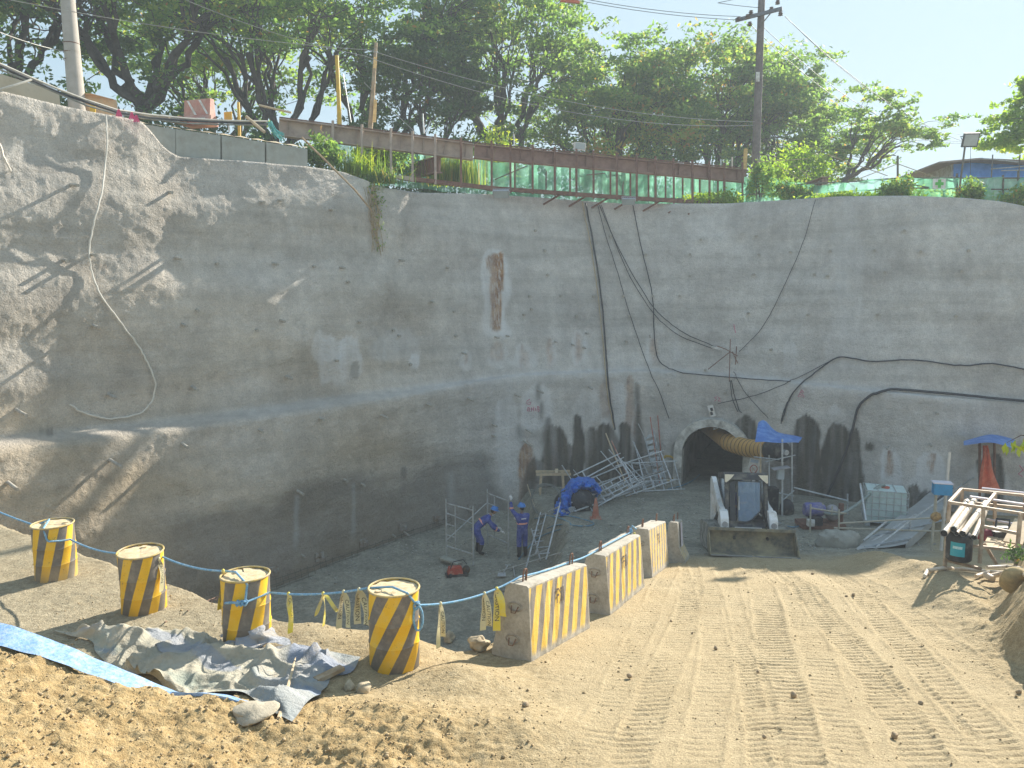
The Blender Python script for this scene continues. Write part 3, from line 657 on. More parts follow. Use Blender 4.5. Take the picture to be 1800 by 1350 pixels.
b4 = barrier(gp(1204, 990), gp(1216, 974), 4, 'plain kinked barrier with a paper notice, last of the row towards the loader', wear=5, word=None, hook=False, jersey=True, L=1.3, H=.92)
mb = MB(); mb.box((-.1, -.155, .62), (.42, .004, .55), RX(-.08)); T = b4; T.add('paper_notice', mb, mat('torn_paper', (.62, .57, .60), .8, 0, .15, 6, (.40, .33, .38), 8, .4))

# rope
def top_of(b, ang, h=.9, r=.30): return b + A(r * math.cos(ang), r * math.sin(ang), h + .012)
def sag(a, b, s, n=14): return [a + (b - a) * k / n - A(0, 0, 4 * s * (k / n) * (1 - k / n)) for k in range(n + 1)]
def rope_piece(ptl, label, r=.014, extra=()):
    T = Thing('safety_rope', label, 'rope', ptl[0], 'blue rope strung along the pit edge')
    mb = MB(); mb.tube(ptl, r, 8); T.add('strand', mb, ROPE, sm=True)
    for nm, e, rr in extra:
        mb = MB(); mb.tube(e, rr, 7); T.add(nm, mb, ROPE, sm=True)
    return T
l1 = d1 + A(-.31, .05, .84); l2 = d1 + A(-.12, .10, .925); l2b = d1 + A(.02, -.29, .90); l2c = d1 + A(.07, -.312, .74); r1 = d1 + A(.10, -.315, .70)
a2 = d2 + A(-.31, .05, .82); r2 = d2 + A(.30, -.02, .80); a3 = d3 + A(-.27, .08, .93); c3 = d3 + A(.12, -.28, .89); k3 = d3 + A(.10, -.33, .68); e3 = d3 + A(.31, -.05, .70)
a4 = d4 + A(-.29, .02, .95); c4 = d4 + A(.20, -.23, .98); k4 = d4 + A(.29, -.14, .80)
M1 = b1.o.matrix_world; M2 = b2.o.matrix_world
def bl(M, *p): return A(*(M @ Vector(p)))
m1, m2 = bl(M1, -.80, .06, 1.03), bl(M1, .80, .02, 1.01); n1_, n2_ = bl(M2, -.75, .02, 1.02), bl(M2, .95, 0, 1.01)
ROPEPTS = {}
s34 = sag(e3, a4, .05, 20); s41 = sag(k4, m1, .10, 24); s23 = sag(r2, a3, .05, 16)
rope_piece(sag(at(-80, 862, 13.2), l1, .04) + [l2, l2b, l2c, r1], 'blue rope running to the drum with the dusty foot')
rope_piece([r1, d1 + A(.24, -.20, .675)] + sag(d1 + A(.31, -.1, .665), a2, .05), 'blue rope between the dusty-footed drum and the clean leaning drum')
rope_piece([d2 + A(-.3, .1, .84), d2 + A(0, .32, .84), r2] + s23[1:] + [d3 + A(-.12, .0, .95), c3, k3], 'blue rope crossing the drum lid behind the tarpaulin and knotted at its side',
           extra=[('knot', [k3 + A(-.10 + .05 * (i / 30) * 2 + .012 * math.cos(i * 1.2), .020 * math.sin(i * 1.2) - .01, .030 * math.cos(i * .83)) for i in range(40)], .013), ('loose_tail', [k3 + A(-.06, -.01, 0), k3 + A(-.15, -.02, .012), k3 + A(-.24, -.01, .0)], .016)])
rope_piece([k3] + s34 + [d4 + A(0, -.08, 1.0), c4, k4], 'blue rope hung with caution tapes between two drums')
rope_piece([k4] + s41 + sag(m1, m2, .02, 6) + sag(m2, n1_, .03, 6) + [n2_], 'pale blue rope running from the rope-loop drum over the concrete barriers',
           extra=[('knot', [k4 + A(.035 * math.cos(i * 1.1), .02 * math.sin(i * .7) - .01, .045 * math.sin(i * 1.1 + .4)) for i in range(36)], .013),
                  ('hanging_loop', [k4 + A(.02 + .055 * math.sin(q), -.03, -.15 + .15 * math.cos(q)) for q in np.linspace(0, 2 * math.pi, 14)], .014)])
mb = MB(); q0 = bl(M2, .98, .02, 1.02); mb.sphere(q0, (.05, .05, .06)); mb.tube([q0, q0 + A(.04, 0, .1), q0 + A(.12, .03, .03)], .016, 6)
single('rope_knot', mb, ROPE, 'small blue rope knot tied on top between two barriers', 'rope', sm=True)

# caution tape
def tape_mat(nm, c): return mat(nm, c, .45, 0, .12, 5, (.52, .47, .33), 5, .45)
TY, TP = tape_mat('yellow_tape', (.80, .66, .06)), tape_mat('faded_tape', (.66, .60, .34))
INK = mat('tape_print', (.06, .055, .05), .6, 0, .2)
def tape(p0, legs, w, mt, label, word='CAUTION', group='caution tapes hanging from the rope'):
    T = Thing('caution_tape', label, 'tape', p0, group)
    kn = MB(); kn.sphere(p0, (.022, .022, .03), 8, 6); T.add('knot', kn, mt, sm=True)
    for li, (dx, L, tw, a0, curve) in enumerate(legs):
        n = 16
        def f(u, s):
            k = u / L; wd = w * min(1, .3 + k * 4); a = a0 + tw * k + .5 * math.sin(k * 5 + li)
            return p0 + A(dx * k + curve * math.sin(k * 3.1), .03 * math.sin(k * 4 + li), -u) + A(math.cos(a), math.sin(a), 0) * s * wd
        mb = MB(); mb.grid([[f(L * i / n, s) for s in (-.5, 0, .5)] for i in range(n + 1)])
        strip = T.add('strip', mb, mt, sm=True)
        if word:
            v2, f2 = text2d(word, w * .95); hl = v2[:, 0].max() * .9; mb = MB(); u0 = hl + .06 + .05 * li
            while u0 + hl < L:
                for sg in (-1, 1):
                    V = []
                    for q in v2:
                        u = u0 + q[0] * .9; e = 1e-3; s_ = sg * q[1] / (w * .95) * .85
                        c = f(u, s_); nn = nrm(np.cross(f(u + e, s_) - c, f(u, s_ + .05) - c)); V.append(c + nn * .0025 * sg)
                    mb.add(V, f2)
                u0 += hl * 2 + .07
            if mb.v: T.add('print', mb, INK, strip)
    return T
def on(s, px):
    q = [abs(proj(p)[0] - px) for p in s]; return s[int(np.argmin(q))]
tape(d2 + A(.30, -.12, .80), [(.02, .46, 1.5, .3, .01)], .075, TP, 'single faded caution tape hanging against the leaning drum')
tape(a3 + A(-.02, -.05, .02), [(-.06, .50, 1, .4, -.01)], .06, TY, 'narrow caution tape hanging beside the drum behind the tarpaulin')
tape(on(s34, 503), [(.01, .50, 1.1, .2, .01), (.025, .34, -1, .5, -.01)], .07, TY, 'bright caution tape hanging alone, first from the knotted drum')
tape(on(s34, 565), [(.00, .40, .8, 1.0, .01), (-.09, .27, .7, .6, 0), (.17, .22, .5, .3, .02)], .055, TY, 'caution tape with three splayed ends tied on the rope')
tape(on(s34, 603), [(-.06, .45, .5, .5, -.02), (.05, .44, -.5, .2, .02)], .075, TP, 'faded two-legged caution tape between the splayed tape and another pale one')
tape(on(s34, 635), [(-.02, .42, .4, .3, -.02), (.08, .43, -.4, .0, .03)], .085, TP, 'pale wide two-legged caution tape hanging against the rope-loop drum')
tape(on(s41, 775), [(-.03, .55, .6, .7, -.01), (.03, .40, -.6, .6, .01)], .065, TP, 'pale doubled caution tape over the earth beyond the rope-loop drum')
tape(on(s41, 853), [(-.02, .48, .6, .2, 0), (.06, .42, -.5, .4, .02)], .08, TP, 'washed-out caution tape hanging beside a bright yellow one')
tape(on(s41, 875), [(.0, .56, .5, .1, .0), (.08, .36, -.6, .3, .02)], .10, TY, 'bright yellow caution tape by the end of the lettered barrier')
tape(bl(M2, 1.0, -.06, .98), [(.05, .30, 2, .1, .02), (-.06, .26, -2, .9, -.02), (.0, .34, 1, .4, .03), (.11, .22, 1.4, .2, .0)], .09, TY, 'bunched bright yellow tape tied over a barrier top', None)

# crumpled tarpaulin and its blue edge
m, t, bs, v = newmat('crumpled_canvas')
cr, cg, cb, ca = attr(t, 'sheet'); n1 = noise(t, v, 3, 5, .7)
c = ramp(t, n1, [(.3, (.29, .27, .21)), (.5, (.42, .39, .30)), (.72, (.53, .49, .38))])
c = mixc(t, cg, c, ramp(t, n1, [(.3, (.25, .28, .23)), (.7, (.38, .41, .34))])); c = mixc(t, cr, c, ramp(t, n1, [(.3, (.22, .24, .27)), (.7, (.38, .40, .44))])); c = mixc(t, cb, c, (.14, .22, .40))
c = mixc(t, ramp(t, noise(t, v, 2.2, 6, .75), [(.55, (0, 0, 0)), (.70, (.7, .7, .7))]), c, (.46, .38, .26))
t.links.new(c, bs.inputs['Base Color']); bs.inputs['Roughness'].default_value = .75; bumpn(t, bs, noise(t, v, 14, 5, .7), .8, .05)
CANVAS = m
def patch(c4_, nu, nv, zf, col, label, name, mt, cat='tarpaulin'):
    a, b, c, d = [A(*PG(*q)) for q in c4_]
    u, w = np.meshgrid(np.linspace(0, 1, nu), np.linspace(0, 1, nv), indexing='ij'); u, w = u.ravel(), w.ravel()
    U_, W_ = u[:, None], w[:, None]
    p = (a * (1 - U_) + b * U_) * (1 - W_) + (d * (1 - U_) + c * U_) * W_
    p[:, 0] += .22 * (vn(u * 6, w * 6 + 3, 5) - .5) ; p[:, 1] += .34 * (vn(u * 5 + 9, w * 5, 6) - .5) 
    p[:, 2] = ground(p[:, 0], p[:, 1]) + zf(u, w, p[:, 0], p[:, 1])
    ii = (np.arange(nu - 1)[:, None] * nv + np.arange(nv - 1)[None]).ravel(); loc = p[0]
    me = mesh_np(name, p - loc, np.stack([ii, ii + nv, ii + nv + 1, ii + 1], 1), True, {'sheet': np.stack([np.broadcast_to(q, u.shape) for q in col(u, w)], -1)})
    o = link(name, me, mt); o.location = tuple(loc); return tag(o, label, cat)
def f1(x, y, o, s): return float(fbm(arr([x]), arr([y]), o, s)[0])
def folds(u, w, x, y):
    wx = x + .7 * fbm(x * 1.3, y * 1.3, 2, 80); wy = y + .7 * fbm(x * 1.3 + 7, y * 1.3, 2, 81)
    r1 = fbm(wx * 1.9, wy * 1.3, 1, 82); r2 = fbm(wx * 3.6 + 3, wy * 2.6, 1, 83); r3 = fbm(wx * 6.5 + 5, wy * 5.2, 1, 85)
    ed = np.minimum(np.minimum(u, 1 - u), np.minimum(w, 1 - w)); k = smooth(0, .10, ed)
    return .03 + k * (.11 * np.exp(-(r1 / .11) ** 2) + .075 * np.exp(-(r2 / .11) ** 2) + .035 * np.exp(-(r3 / .12) ** 2) + .10 * np.exp(-((u - .15) ** 2 + (w - .3) ** 2) * 20))
def tc(u, w):
    n = fbm(u * 4, w * 4, 3, 90)
    return (smooth(.72, .92, u + .5 * n + .1 * (1 - w)) * .6, smooth(.02, .18, n) * .9, smooth(.14, .24, fbm(u * 5 + 5, w * 5, 2, 95) + .06 * (u > .8) + .12 * (w > .96)) * .4, 1.0)
patch([(105, 1108), (632, 1150), (500, 1268), (215, 1180)], 150, 120, folds, tc, 'crumpled dusty canvas tarpaulin with a blue underside spread on the earth before the drums', 'canvas_tarpaulin', CANVAS)
patch([(395, 1128), (470, 1112), (505, 1150), (400, 1160)], 30, 30, lambda u, w, x, y: .12 + .18 * np.sin(u * 3.14) * np.sin(np.minimum(1, w * 1.3) * 3.0) + .05 * fbm(x * 5, y * 5, 2, 87), lambda u, w: (1.0, 0.0, 0.0, 1.0), 'smooth grey-blue fold of tarpaulin heaped against the foot of a drum', 'tarpaulin_fold', CANVAS)
mb = MB(); Gs = []
LB = [(-60, 1078), (0, 1094), (60, 1112), (120, 1136), (180, 1162), (240, 1186), (300, 1212), (360, 1238), (410, 1258), (450, 1270)]
for i in range(90):
    k = i / 89 * (len(LB) - 1); j = min(int(k), len(LB) - 2); q = k - j
    px, ya = [LB[j][c] * (1 - q) + LB[j + 1][c] * q for c in range(2)]
    dpt = 7.75 - .10 * i / 89; hw = .30 - .12 * i / 89; far_ = at(px, ya, dpt); near_ = at(px + 4, ya + 46 - 30 * i / 89, dpt - hw)
    rowp = []
    for s in np.linspace(0, 1, 12):
        p = far_ + (near_ - far_) * s; p[2] = max(p[2], gz(p[0], p[1]) + .012) if s < .3 else max(p[2], gz(p[0], p[1]) - .08)
        p[2] += .006 * math.sin(i * .55 + s * 2) * math.sin(i * .13) + .008 * f1(i * .15, s * 2.5, 2, 99); rowp.append(p)
    Gs.append(rowp)
mb.grid(Gs); single('blue_tarpaulin_strip', mb, mat('blue_sheet', (.20, .36, .62), .5, 0, .3, 40, (.42, .52, .66), 16, .55, .5, 60), 'long narrow blue tarpaulin strip lying along the edge of the brown earth mound', 'tarpaulin', sm=True)
mb = MB(); a, b = PG(555, 1205) + A(0, 0, .06), PG(602, 1187) + A(0, 0, .09); mb.bar(a, b, .10, .045); single('wood_offcut', mb, WOOD, 'short brown wood offcut at the edge of the canvas tarpaulin', 'wood')
mb = MB(); a, b = PG(490, 1270) + A(0, 0, .03), PG(520, 1180) + A(0, 0, .16); mb.tube([a, (a + b) / 2 + A(.01, 0, .02), b], [.022, .018, .008], 6); single('pale_stick', mb, PALEWOOD, 'pale dry stick lying across the blue end of the tarpaulin', 'stick', sm=True)
for i, (p, q) in enumerate((((290, 1098), (395, 1052)), ((330, 1078), (392, 1050)))):
    mb = MB(); a, b = PG(*p) + A(0, 0, .03), PG(*q) + A(0, 0, .05); mb.tube(sag(a, b, -.03, 6), .009, 5)
    single('loose_rebar', mb, REBAR, 'thin rusty rebar rod lying on the ground between two drums', 'rebar', 'loose rebar rods')
# stones, each its own
STONE = mat('tan_stone', (.44, .36, .24), .95, 0, .3, 7, (.55, .46, .32), 5, .5, .9, 30)
def stone(px, py, r, label, flat=.7, mt=STONE, seed=0, sink=.25, off=None):
    p = PG(px, py) if off is None else off; rg = np.random.default_rng(seed + 50)
    ph = rg.random((6, 3)) * 6.28; fr = rg.normal(size=(6, 3)) * 2.2
    fn = lambda q: 1 + sum(.085 * math.sin(float(np.dot(fr[i], q)) + ph[i][0]) for i in range(6)) + .05 * math.sin(float(np.dot(fr[0], q)) * 4.1) * math.sin(float(np.dot(fr[1], q)) * 3.7)
    mb = MB(); mb.sphere(p + A(0, 0, r * flat * (1 - sink)), (r, r * .85, r * flat), 24 if r > .08 else 10, 16 if r > .08 else 7, RZ(seed), fn)
    return single('stone', mb, mt, label, 'stone', 'loose stones and clods on the road' if 'clod' in label else None, sm=True)
stone(445, 1258, .20, 'broad flat-topped dirt-covered stone on the blue end of the tarpaulin', .34, mat('pale_cake', (.42, .37, .28), .95, 0, .2, 6, None, 3, .5, .8, 40), 1)
stone(790, 1128, .17, 'angular tan rock at the pit edge below the pale doubled tape', .9, seed=2)
stone(843, 1142, .15, 'low rounded rock near the end of the lettered barrier', .7, seed=3)
stone(640, 1218, .085, 'round earth lump in the shadow of the rope-loop drum', .8, seed=4); stone(615, 1212, .065, 'smaller earth lump touching a round lump in the drum shadow', .8, seed=5)
stone(1782, 1038, .21, 'big mossy ochre boulder on the cut bank below the pipe rack', .95, mat('ochre_boulder', (.40, .30, .15), .95, 0, .35, 5, (.18, .16, .09), 3, .6, .9, 18), 6, .1)
for i, (px, py) in enumerate([(1217, 1114), (1258, 1141), (1107, 1192), (1395, 1225), (1428, 1010), (1618, 1238), (1332, 1184), (1573, 1298), (1488, 1050), (1500, 1048), (1343, 1299), (1790, 1220), (925, 1243), (1180, 1094)]):
    stone(px, py, .022 + .018 * RNG.random(), 'small brown clod lying loose on the haul road', .8, mat('dark_clod', (.36, .27, .17), .95, 0, .3, 9, None, 3, .5, .8, 40), 20 + i, .2)
# crumbs of soil: nobody could count them
rg = np.random.default_rng(12); N = 40000; xs = rg.uniform(-6.5, 8.5, N); ys = 5 + 14 * rg.random(N) ** 1.4
h, s_, mo, ro, pl_, _ = ground(xs, ys, True, True)
keep = (rg.random(N) < np.clip(.22 + mo * .9 - ro * .12, .06, 1)) & (s_ < .3); xs, ys, h, mo = xs[keep], ys[keep], h[keep], mo[keep]; N = len(xs)
rr = (.004 + .010 * rg.random(N) ** 2 + .014 * rg.random(N) ** 10) * (1 + .15 * mo); octa = np.array([(1, 0, 0), (0, 1, 0), (-1, 0, 0), (0, -1, 0), (0, 0, 1), (0, 0, -1.)])
jit = 1 + .35 * rg.standard_normal((N, 6, 3)) * .6; ang = rg.random(N) * 6.28
O = octa[None] * jit; Ox = O[..., 0] * np.cos(ang)[:, None] - O[..., 1] * np.sin(ang)[:, None]; Oy = O[..., 0] * np.sin(ang)[:, None] + O[..., 1] * np.cos(ang)[:, None]
Vc = np.stack([xs[:, None] + Ox * rr[:, None], ys[:, None] + Oy * rr[:, None], h[:, None] + rr[:, None] * .35 + O[..., 2] * rr[:, None] * .8], -1).reshape(-1, 3)
of = np.array([(0, 1, 4), (1, 2, 4), (2, 3, 4), (3, 0, 4), (1, 0, 5), (2, 1, 5), (3, 2, 5), (0, 3, 5)]); Fc = (of[None] + (np.arange(N) * 6)[:, None, None]).reshape(-1, 3)
tag(link('soil_crumbs', mesh_np('soil_crumbs', Vc, Fc), mat('soil_crumb', (.42, .32, .185), .95, 0, .4, 6, None, 3, .5, .9, 80)), 'loose crumbs of tan soil scattered over the road and the mound', 'soil', kind='stuff')

rg = np.random.default_rng(31); N = 16000; xs = rg.uniform(-11, 12, N); ys = rg.uniform(14, 31, N)
h, s_, mo, ro, pl_, _ = ground(xs, ys, True, True); clump = vn(xs * .6, ys * .6, 91)
wd_ = np.array([np.interp(CX + F * a / max(b, 1), WPX, WD) for a, b in zip(xs, ys)])
keep = ((s_ > .6) | (ys > 19)) & (ys < wd_ - .8) & (rg.random(N) < clump ** 1.5); xs, ys, h = xs[keep], ys[keep], h[keep]; N = len(xs)
rr = .015 + .045 * rg.random(N) ** 4; O = octa[None] * (1 + .25 * rg.standard_normal((N, 6, 3))); ang = rg.random(N) * 6.28
Ox = O[..., 0] * np.cos(ang)[:, None] - O[..., 1] * np.sin(ang)[:, None]; Oy = O[..., 0] * np.sin(ang)[:, None] + O[..., 1] * np.cos(ang)[:, None]
Vc = np.stack([xs[:, None] + Ox * rr[:, None], ys[:, None] + Oy * rr[:, None], h[:, None] + rr[:, None] * .3 + O[..., 2] * rr[:, None] * .7], -1).reshape(-1, 3)
Fc = (of[None] + (np.arange(N) * 6)[:, None, None]).reshape(-1, 3)
tag(link('gravel', mesh_np('gravel', Vc, Fc), mat('grey_gravel', (.34, .33, .29), .95, 0, .4, 2)), 'loose grey gravel and spall scattered over the pit floor', 'gravel', kind='stuff')
# ------------------------------------------------------------------ scaffold pieces, copied where needed
def frame_mesh(T, w=1.22, h=1.78, r=.027, rungs=True):
    for x in (0, w):
        mb = MB(); mb.cyl((x, 0, 0), (x, 0, h), r, n=8); T.add('upright', mb, GALV, sm=True)
        mb = MB(); mb.cyl((x, 0, h), (x, 0, h + .12), r * .7, n=8); T.add('spigot', mb, GALV, sm=True)
    for z in (h - .02, .35):
        mb = MB(); mb.cyl((0, 0, z), (w, 0, z), r * .9, n=8); T.add('cross_bar', mb, GALV, sm=True)
    if rungs:
        mb = MB(); mb.cyl((.42, 0, .35), (.42, 0, h - .02), r * .75, n=8); T.add('ladder_stile', mb, GALV, sm=True)
        for z in (.72, 1.08, 1.42):
            mb = MB(); mb.cyl((0, 0, z), (.42, 0, z), r * .65, n=6); T.add('rung', mb, GALV, sm=True)
def frame_M(o, ex, ez):
    ex = nrm(ex); ez = nrm(A(*ez) - ex * np.dot(ez, ex)); ey = np.cross(ez, ex)
    return Matrix([[ex[i], ey[i], ez[i], o[i]] for i in range(3)] + [[0, 0, 0, 1]])
pA0, pA1 = PG(785, 978), PG(822, 992)
FA = Thing('scaffold_frame', 'upright scaffold frame beside the red power tool, linked by a diagonal brace', 'scaffold', pA0, 'scaffold frames in the excavation', local=True); frame_mesh(FA)
ex = nrm((pA1 - pA0) * A(1, 1, 0)); w_ = 1.22
FA.o.matrix_world = frame_M(pA0, ex, Z)
pB0 = PG(857, 957); exB = nrm((PG(897, 978) - pB0) * A(1, 1, 0)) ; FBm = frame_M(pB0, exB, Z)
dup(FA.o, FBm, 'upright scaffold frame being held by the worker with the raised arm')
mb = MB(); a = pA0 + ex * .02 + A(0, 0, .55); b = pB0 + A(0, 0, 1.45); mb.cyl(a, b, .016, n=6); mb2 = MB(); mb2.cyl(pA0 + A(0, 0, 1.45), pB0 + A(0, 0, .5), .016, n=6)
single('brace_tube', mb, GALV, 'diagonal brace tube rising from the tool-side frame to the held frame', 'scaffold', sm=True)
single('brace_tube', mb2, GALV, 'diagonal brace tube falling from the tool-side frame behind the bending worker', 'scaffold', sm=True)
# frame lying on the pit floor behind the barrier and other frames in the heap
q = PG(930, 1003)
dup(FA.o, frame_M(PG(925, 1000) + A(0, 0, .05), PG(1010, 967) - PG(925, 1000), A(-.2, .95, .10)), 'scaffold frame lying flat on the pit floor behind the lettered barrier')
dup(FA.o, frame_M(PG(950, 990) + A(0, 0, .1), A(1, .12, .05), A(-.3, .9, .22)), 'scaffold frame propped askew over the flat frame behind the barrier')
def heap(px, py, px2, py2, zx, zy, lab, back=.0):
    a = PG(px, py) + A(0, 0, .04); dA = proj(a)[2]; b = at(px2, py2, dA + back); c = at(zx, zy, dA + .8 + back)
    dup(FA.o, frame_M(a, c - a, b - a), lab)
heap(1035, 888, 1130, 858, 1000, 820, 'scaffold frame on its side in front of the blue tarpaulin heap')
heap(1100, 874, 1165, 838, 1075, 800, 'scaffold frame leaning on its side in the heap by the ladder')
heap(1065, 880, 1165, 850, 1020, 828, 'second tilted scaffold frame lying along the foot of the tube heap', .5)
heap(1110, 862, 1140, 850, 1085, 770, 'steep scaffold frame standing among the leaning tubes', .6)
heap(1050, 892, 1150, 862, 1012, 838, 'flattened scaffold frame nearest the traffic cone in the tube heap', .1)
heap(1120, 866, 1168, 846, 1100, 778, 'scaffold frame wedged upright between the ladder plank and the tilted frames', .4)
for i_, (pa_, pb_, h_) in enumerate((((1010, 905), (1150, 862), .12), ((1000, 900), (1120, 862), .30), ((1030, 896), (1165, 852), .45), ((1040, 884), (1160, 846), .62), ((1020, 890), (1100, 858), .2), ((1080, 880), (1168, 850), .15))):
    mb = MB(); mb.cyl(PG(*pa_) + A(0, 0, h_), PG(*pb_) + A(0, 0, h_ + .15), .026, n=8); single('heap_tube', mb, GALV, 'long grey tube lying through the heap of scaffold frames', 'tube', 'tubes lying in the scaffold heap', sm=True)
def lean(p0, p1, r, mt, lab, name='leaning_tube', cat='tube', grp='tubes leaning in the scaffold heap', k=.75):
    a = PG(*p0); dA = proj(a)[2]; dW = proj(PW(*p1))[2]; b = at(*p1, dA + (dW - dA) * k - .08)
    mb = MB(); mb.cyl(a + A(0, 0, .02), b, r, n=8); return single(name, mb, mt, lab, cat, grp, sm=True)
ORG = mat('red_oxide_tube', (.42, .16, .12), .7, .1, .25, 8, (.5, .38, .3), 5, .4)
for p0, p1, r, mt, lab in [((1108, 872), (1065, 762), .026, PALEWOOD, 'long pale pole leaning steeply against the stained wall'), ((1118, 868), (1075, 775), .026, ORG, 'red-brown tube leaning beside the long pale pole'),
        ((1058, 890), (1008, 826), .022, GALV, 'grey tube crossing the blue tarpaulin heap'), ((1042, 900), (988, 818), .022, GALV, 'grey tube leaning over the coil of cable'), ((1135, 866), (1070, 790), .022, GALV, 'grey tube leaning among the steep frames'),
        ((1120, 870), (1056, 793), .022, GALV, 'thin grey tube next to the red-brown tube'), ((1150, 858), (1112, 775), .022, GALV, 'slim grey tube leaning left of the ladder top'), ((1137, 862), (1115, 778), .020, GALV, 'grey tube nearly hidden behind the slim grey tube'),
        ((1160, 852), (1143, 733), .022, ORG, 'red tube standing behind the aluminium ladder'), ((1166, 848), (1156, 730), .024, ORG, 'tall red tube standing straight beside the yellow hose coil'), ((1170, 846), (1122, 745), .020, GALV, 'thin tube rising behind the ladder towards the wet streak'),
        ((940, 893), (927, 852), .02, PALEWOOD, 'thin stick leaning on the wall near the cable coil')]: lean(p0, p1, r, mt, lab)
# ladder plank with hooks
a = PG(1163, 852) ; b = at(1140, 762, proj(a)[2] + .55); d = nrm(b - a); xx = nrm(np.cross(d, A(-.3, -1, .2)))
T = Thing('walkway_plank', 'perforated steel walkway plank leaning like a ladder beside the yellow hose coil', 'plank', a)
Lp = np.linalg.norm(b - a)
for s in (-.2, .2):
    mb = MB(); mb.bar(a + xx * s, b + xx * s + d * .25, .05, .05); T.add('stile', mb, GALV)
yn = np.cross(d, xx)
for k in range(9):
    c = a + d * (Lp * (k + .5) / 9.0); mb = MB(); mb.bar(c - xx * .19, c + xx * .19, Lp / 9 * .62, .02, up=yn); T.add('tread_panel', mb, mat('zinc_sheet', (.40, .43, .44), .55, .5, .2, 8, (.33, .33, .30), 6, .4))
# coils
def coil(px, py, r, n, rt, mt, lab, cat, name, flat=1.0, z=0, lean_=.25):
    c = PG(px, py); rg = np.random.default_rng(int(px)); n_ = nrm(A(-.15, -1, lean_)); x = nrm(np.cross(n_, Z)); u = np.cross(x, n_); P_ = []
    for k in range(n * 20):
        an = 2 * math.pi * k / 20; rr = r * (1 + .10 * math.sin(k / 20 * 2.4 + an) * .6 + .05 * rg.standard_normal() * .3)
        P_.append(c + A(0, 0, r * flat + z) + x * rr * math.cos(an) + u * rr * flat * math.sin(an) + n_ * (.012 * (k / 20 - n / 2)))
    mb = MB(); mb.tube(P_, rt, 6); return single(name, mb, mt, lab, cat, sm=True)
coil(1174, 848, .36, 9, .013, mat('yellow_hose', (.62, .42, .06), .5, 0, .2, 8, (.4, .34, .18), 6, .3), 'coiled yellow hose hung against the wall beside the tunnel mouth', 'hose', 'hose_coil', 1.35, .10)
coil(960, 905, .50, 5, .010, mat('grey_cable', (.20, .21, .19), .6, 0, .2, 8), 'big loose coil of grey cable standing beside the blue tarpaulin heap', 'cable', 'cable_coil', 1.05)
# blue tarp heap over drum of things
def blob(c, r, mt, lab, cat, name, seed=0, amp=.12, nu=30, nv=20, fr=3.0):
    rg = np.random.default_rng(seed); ph = rg.random(8) * 6.28; fv = rg.normal(size=(8, 3)) * fr
    fn = lambda q: 1 + sum(amp * math.sin(float(np.dot(fv[i], q)) + ph[i]) / (1 + i * .35) for i in range(8))
    mb = MB(); mb.sphere(c, r, nu, nv, None, fn); return single(name, mb, mt, lab, cat, sm=True)
BT2 = mat('bright_blue_tarpaulin', (.02, .13, .55), .45, 0, .35, 7, (.05, .25, .65), 6, .4, .6, 16)
rg = np.random.default_rng(3); dT = float(proj(PG(985, 905))[2]); Gh = []
ARC = [(974, 908), (976, 893), (984, 876), (994, 862), (1006, 850), (1022, 845), (1038, 846), (1050, 853), (1058, 864)]
for k in range(40):
    q = k / 39 * (len(ARC) - 1); j = min(int(q), len(ARC) - 2); f_ = q - j; cx = ARC[j][0] * (1 - f_) + ARC[j + 1][0] * f_; cy_ = ARC[j][1] * (1 - f_) + ARC[j + 1][1] * f_
    ix, iy = 1020 - cx, 905 - cy_; L = math.hypot(ix, iy); wd = 30 - 16 * k / 39
    Gh.append([at(cx + ix / L * wd * s + rg.standard_normal() * 1.0, cy_ + iy / L * wd * s + rg.standard_normal() * 1.0, dT + .35 + 1.3 * k / 39 - .5 * math.sin(math.pi * (.15 + .8 * s)) + .10 * math.sin(k * .9 + s * 7) + .05 * rg.standard_normal()) for s in np.linspace(0, 1, 12)])
mb = MB(); mb.grid(Gh); Gb = [[r[0], r[0] + A(.05, .9, -.05)] for r in Gh]; mb.grid(Gb)
single('blue_tarpaulin_cover', mb, BT2, 'bright blue tarpaulin draped in an arch over the scaffold store', 'tarpaulin', sm=True)
blob(at(1010, 885, dT + 1.0), (.7, .5, .6), BLACKP, 'dark cable drum hidden under the arched blue tarpaulin', 'drum', 'cable_drum', 6, .05)
# stacked long boards/tubes in front
for i in range(7):
    a = PG(975, 912) + A(.05 * i, .07 * i, .06 + .05 * (i % 3)); b = PG(1075, 880) + A(.02 * i, .10 * i, .05 + .06 * (i % 3)); mb = MB(); mb.cyl(a, b, .026, n=8)
    single('stacked_tube', mb, GALV, 'long grey tube in the bundle lying before the blue tarpaulin cover', 'tube', 'bundle of tubes before the blue cover', sm=True)
# crate-like wooden stool frame
c = PG(970, 868); T = Thing('timber_trestle', 'rough pale timber trestle standing at the stained wall behind the cable coil', 'trestle', c)
for s in ((-.45, -.2), (.45, -.2), (-.45, .3), (.45, .3)):
    mb = MB(); mb.bar(c + A(s[0], s[1], 0), c + A(s[0] * .9, s[1], .75), .07, .05); T.add('leg', mb, PALEWOOD)
for s in (-.2, .3):
    mb = MB(); mb.bar(c + A(-.6, s, .78), c + A(.7, s, .80), .06, .09); T.add('rail', mb, PALEWOOD)
mb = MB(); mb.bar(c + A(.15, -.3, .86), c + A(.20, .4, .86), .12, .03); T.add('board', mb, PALEWOOD)
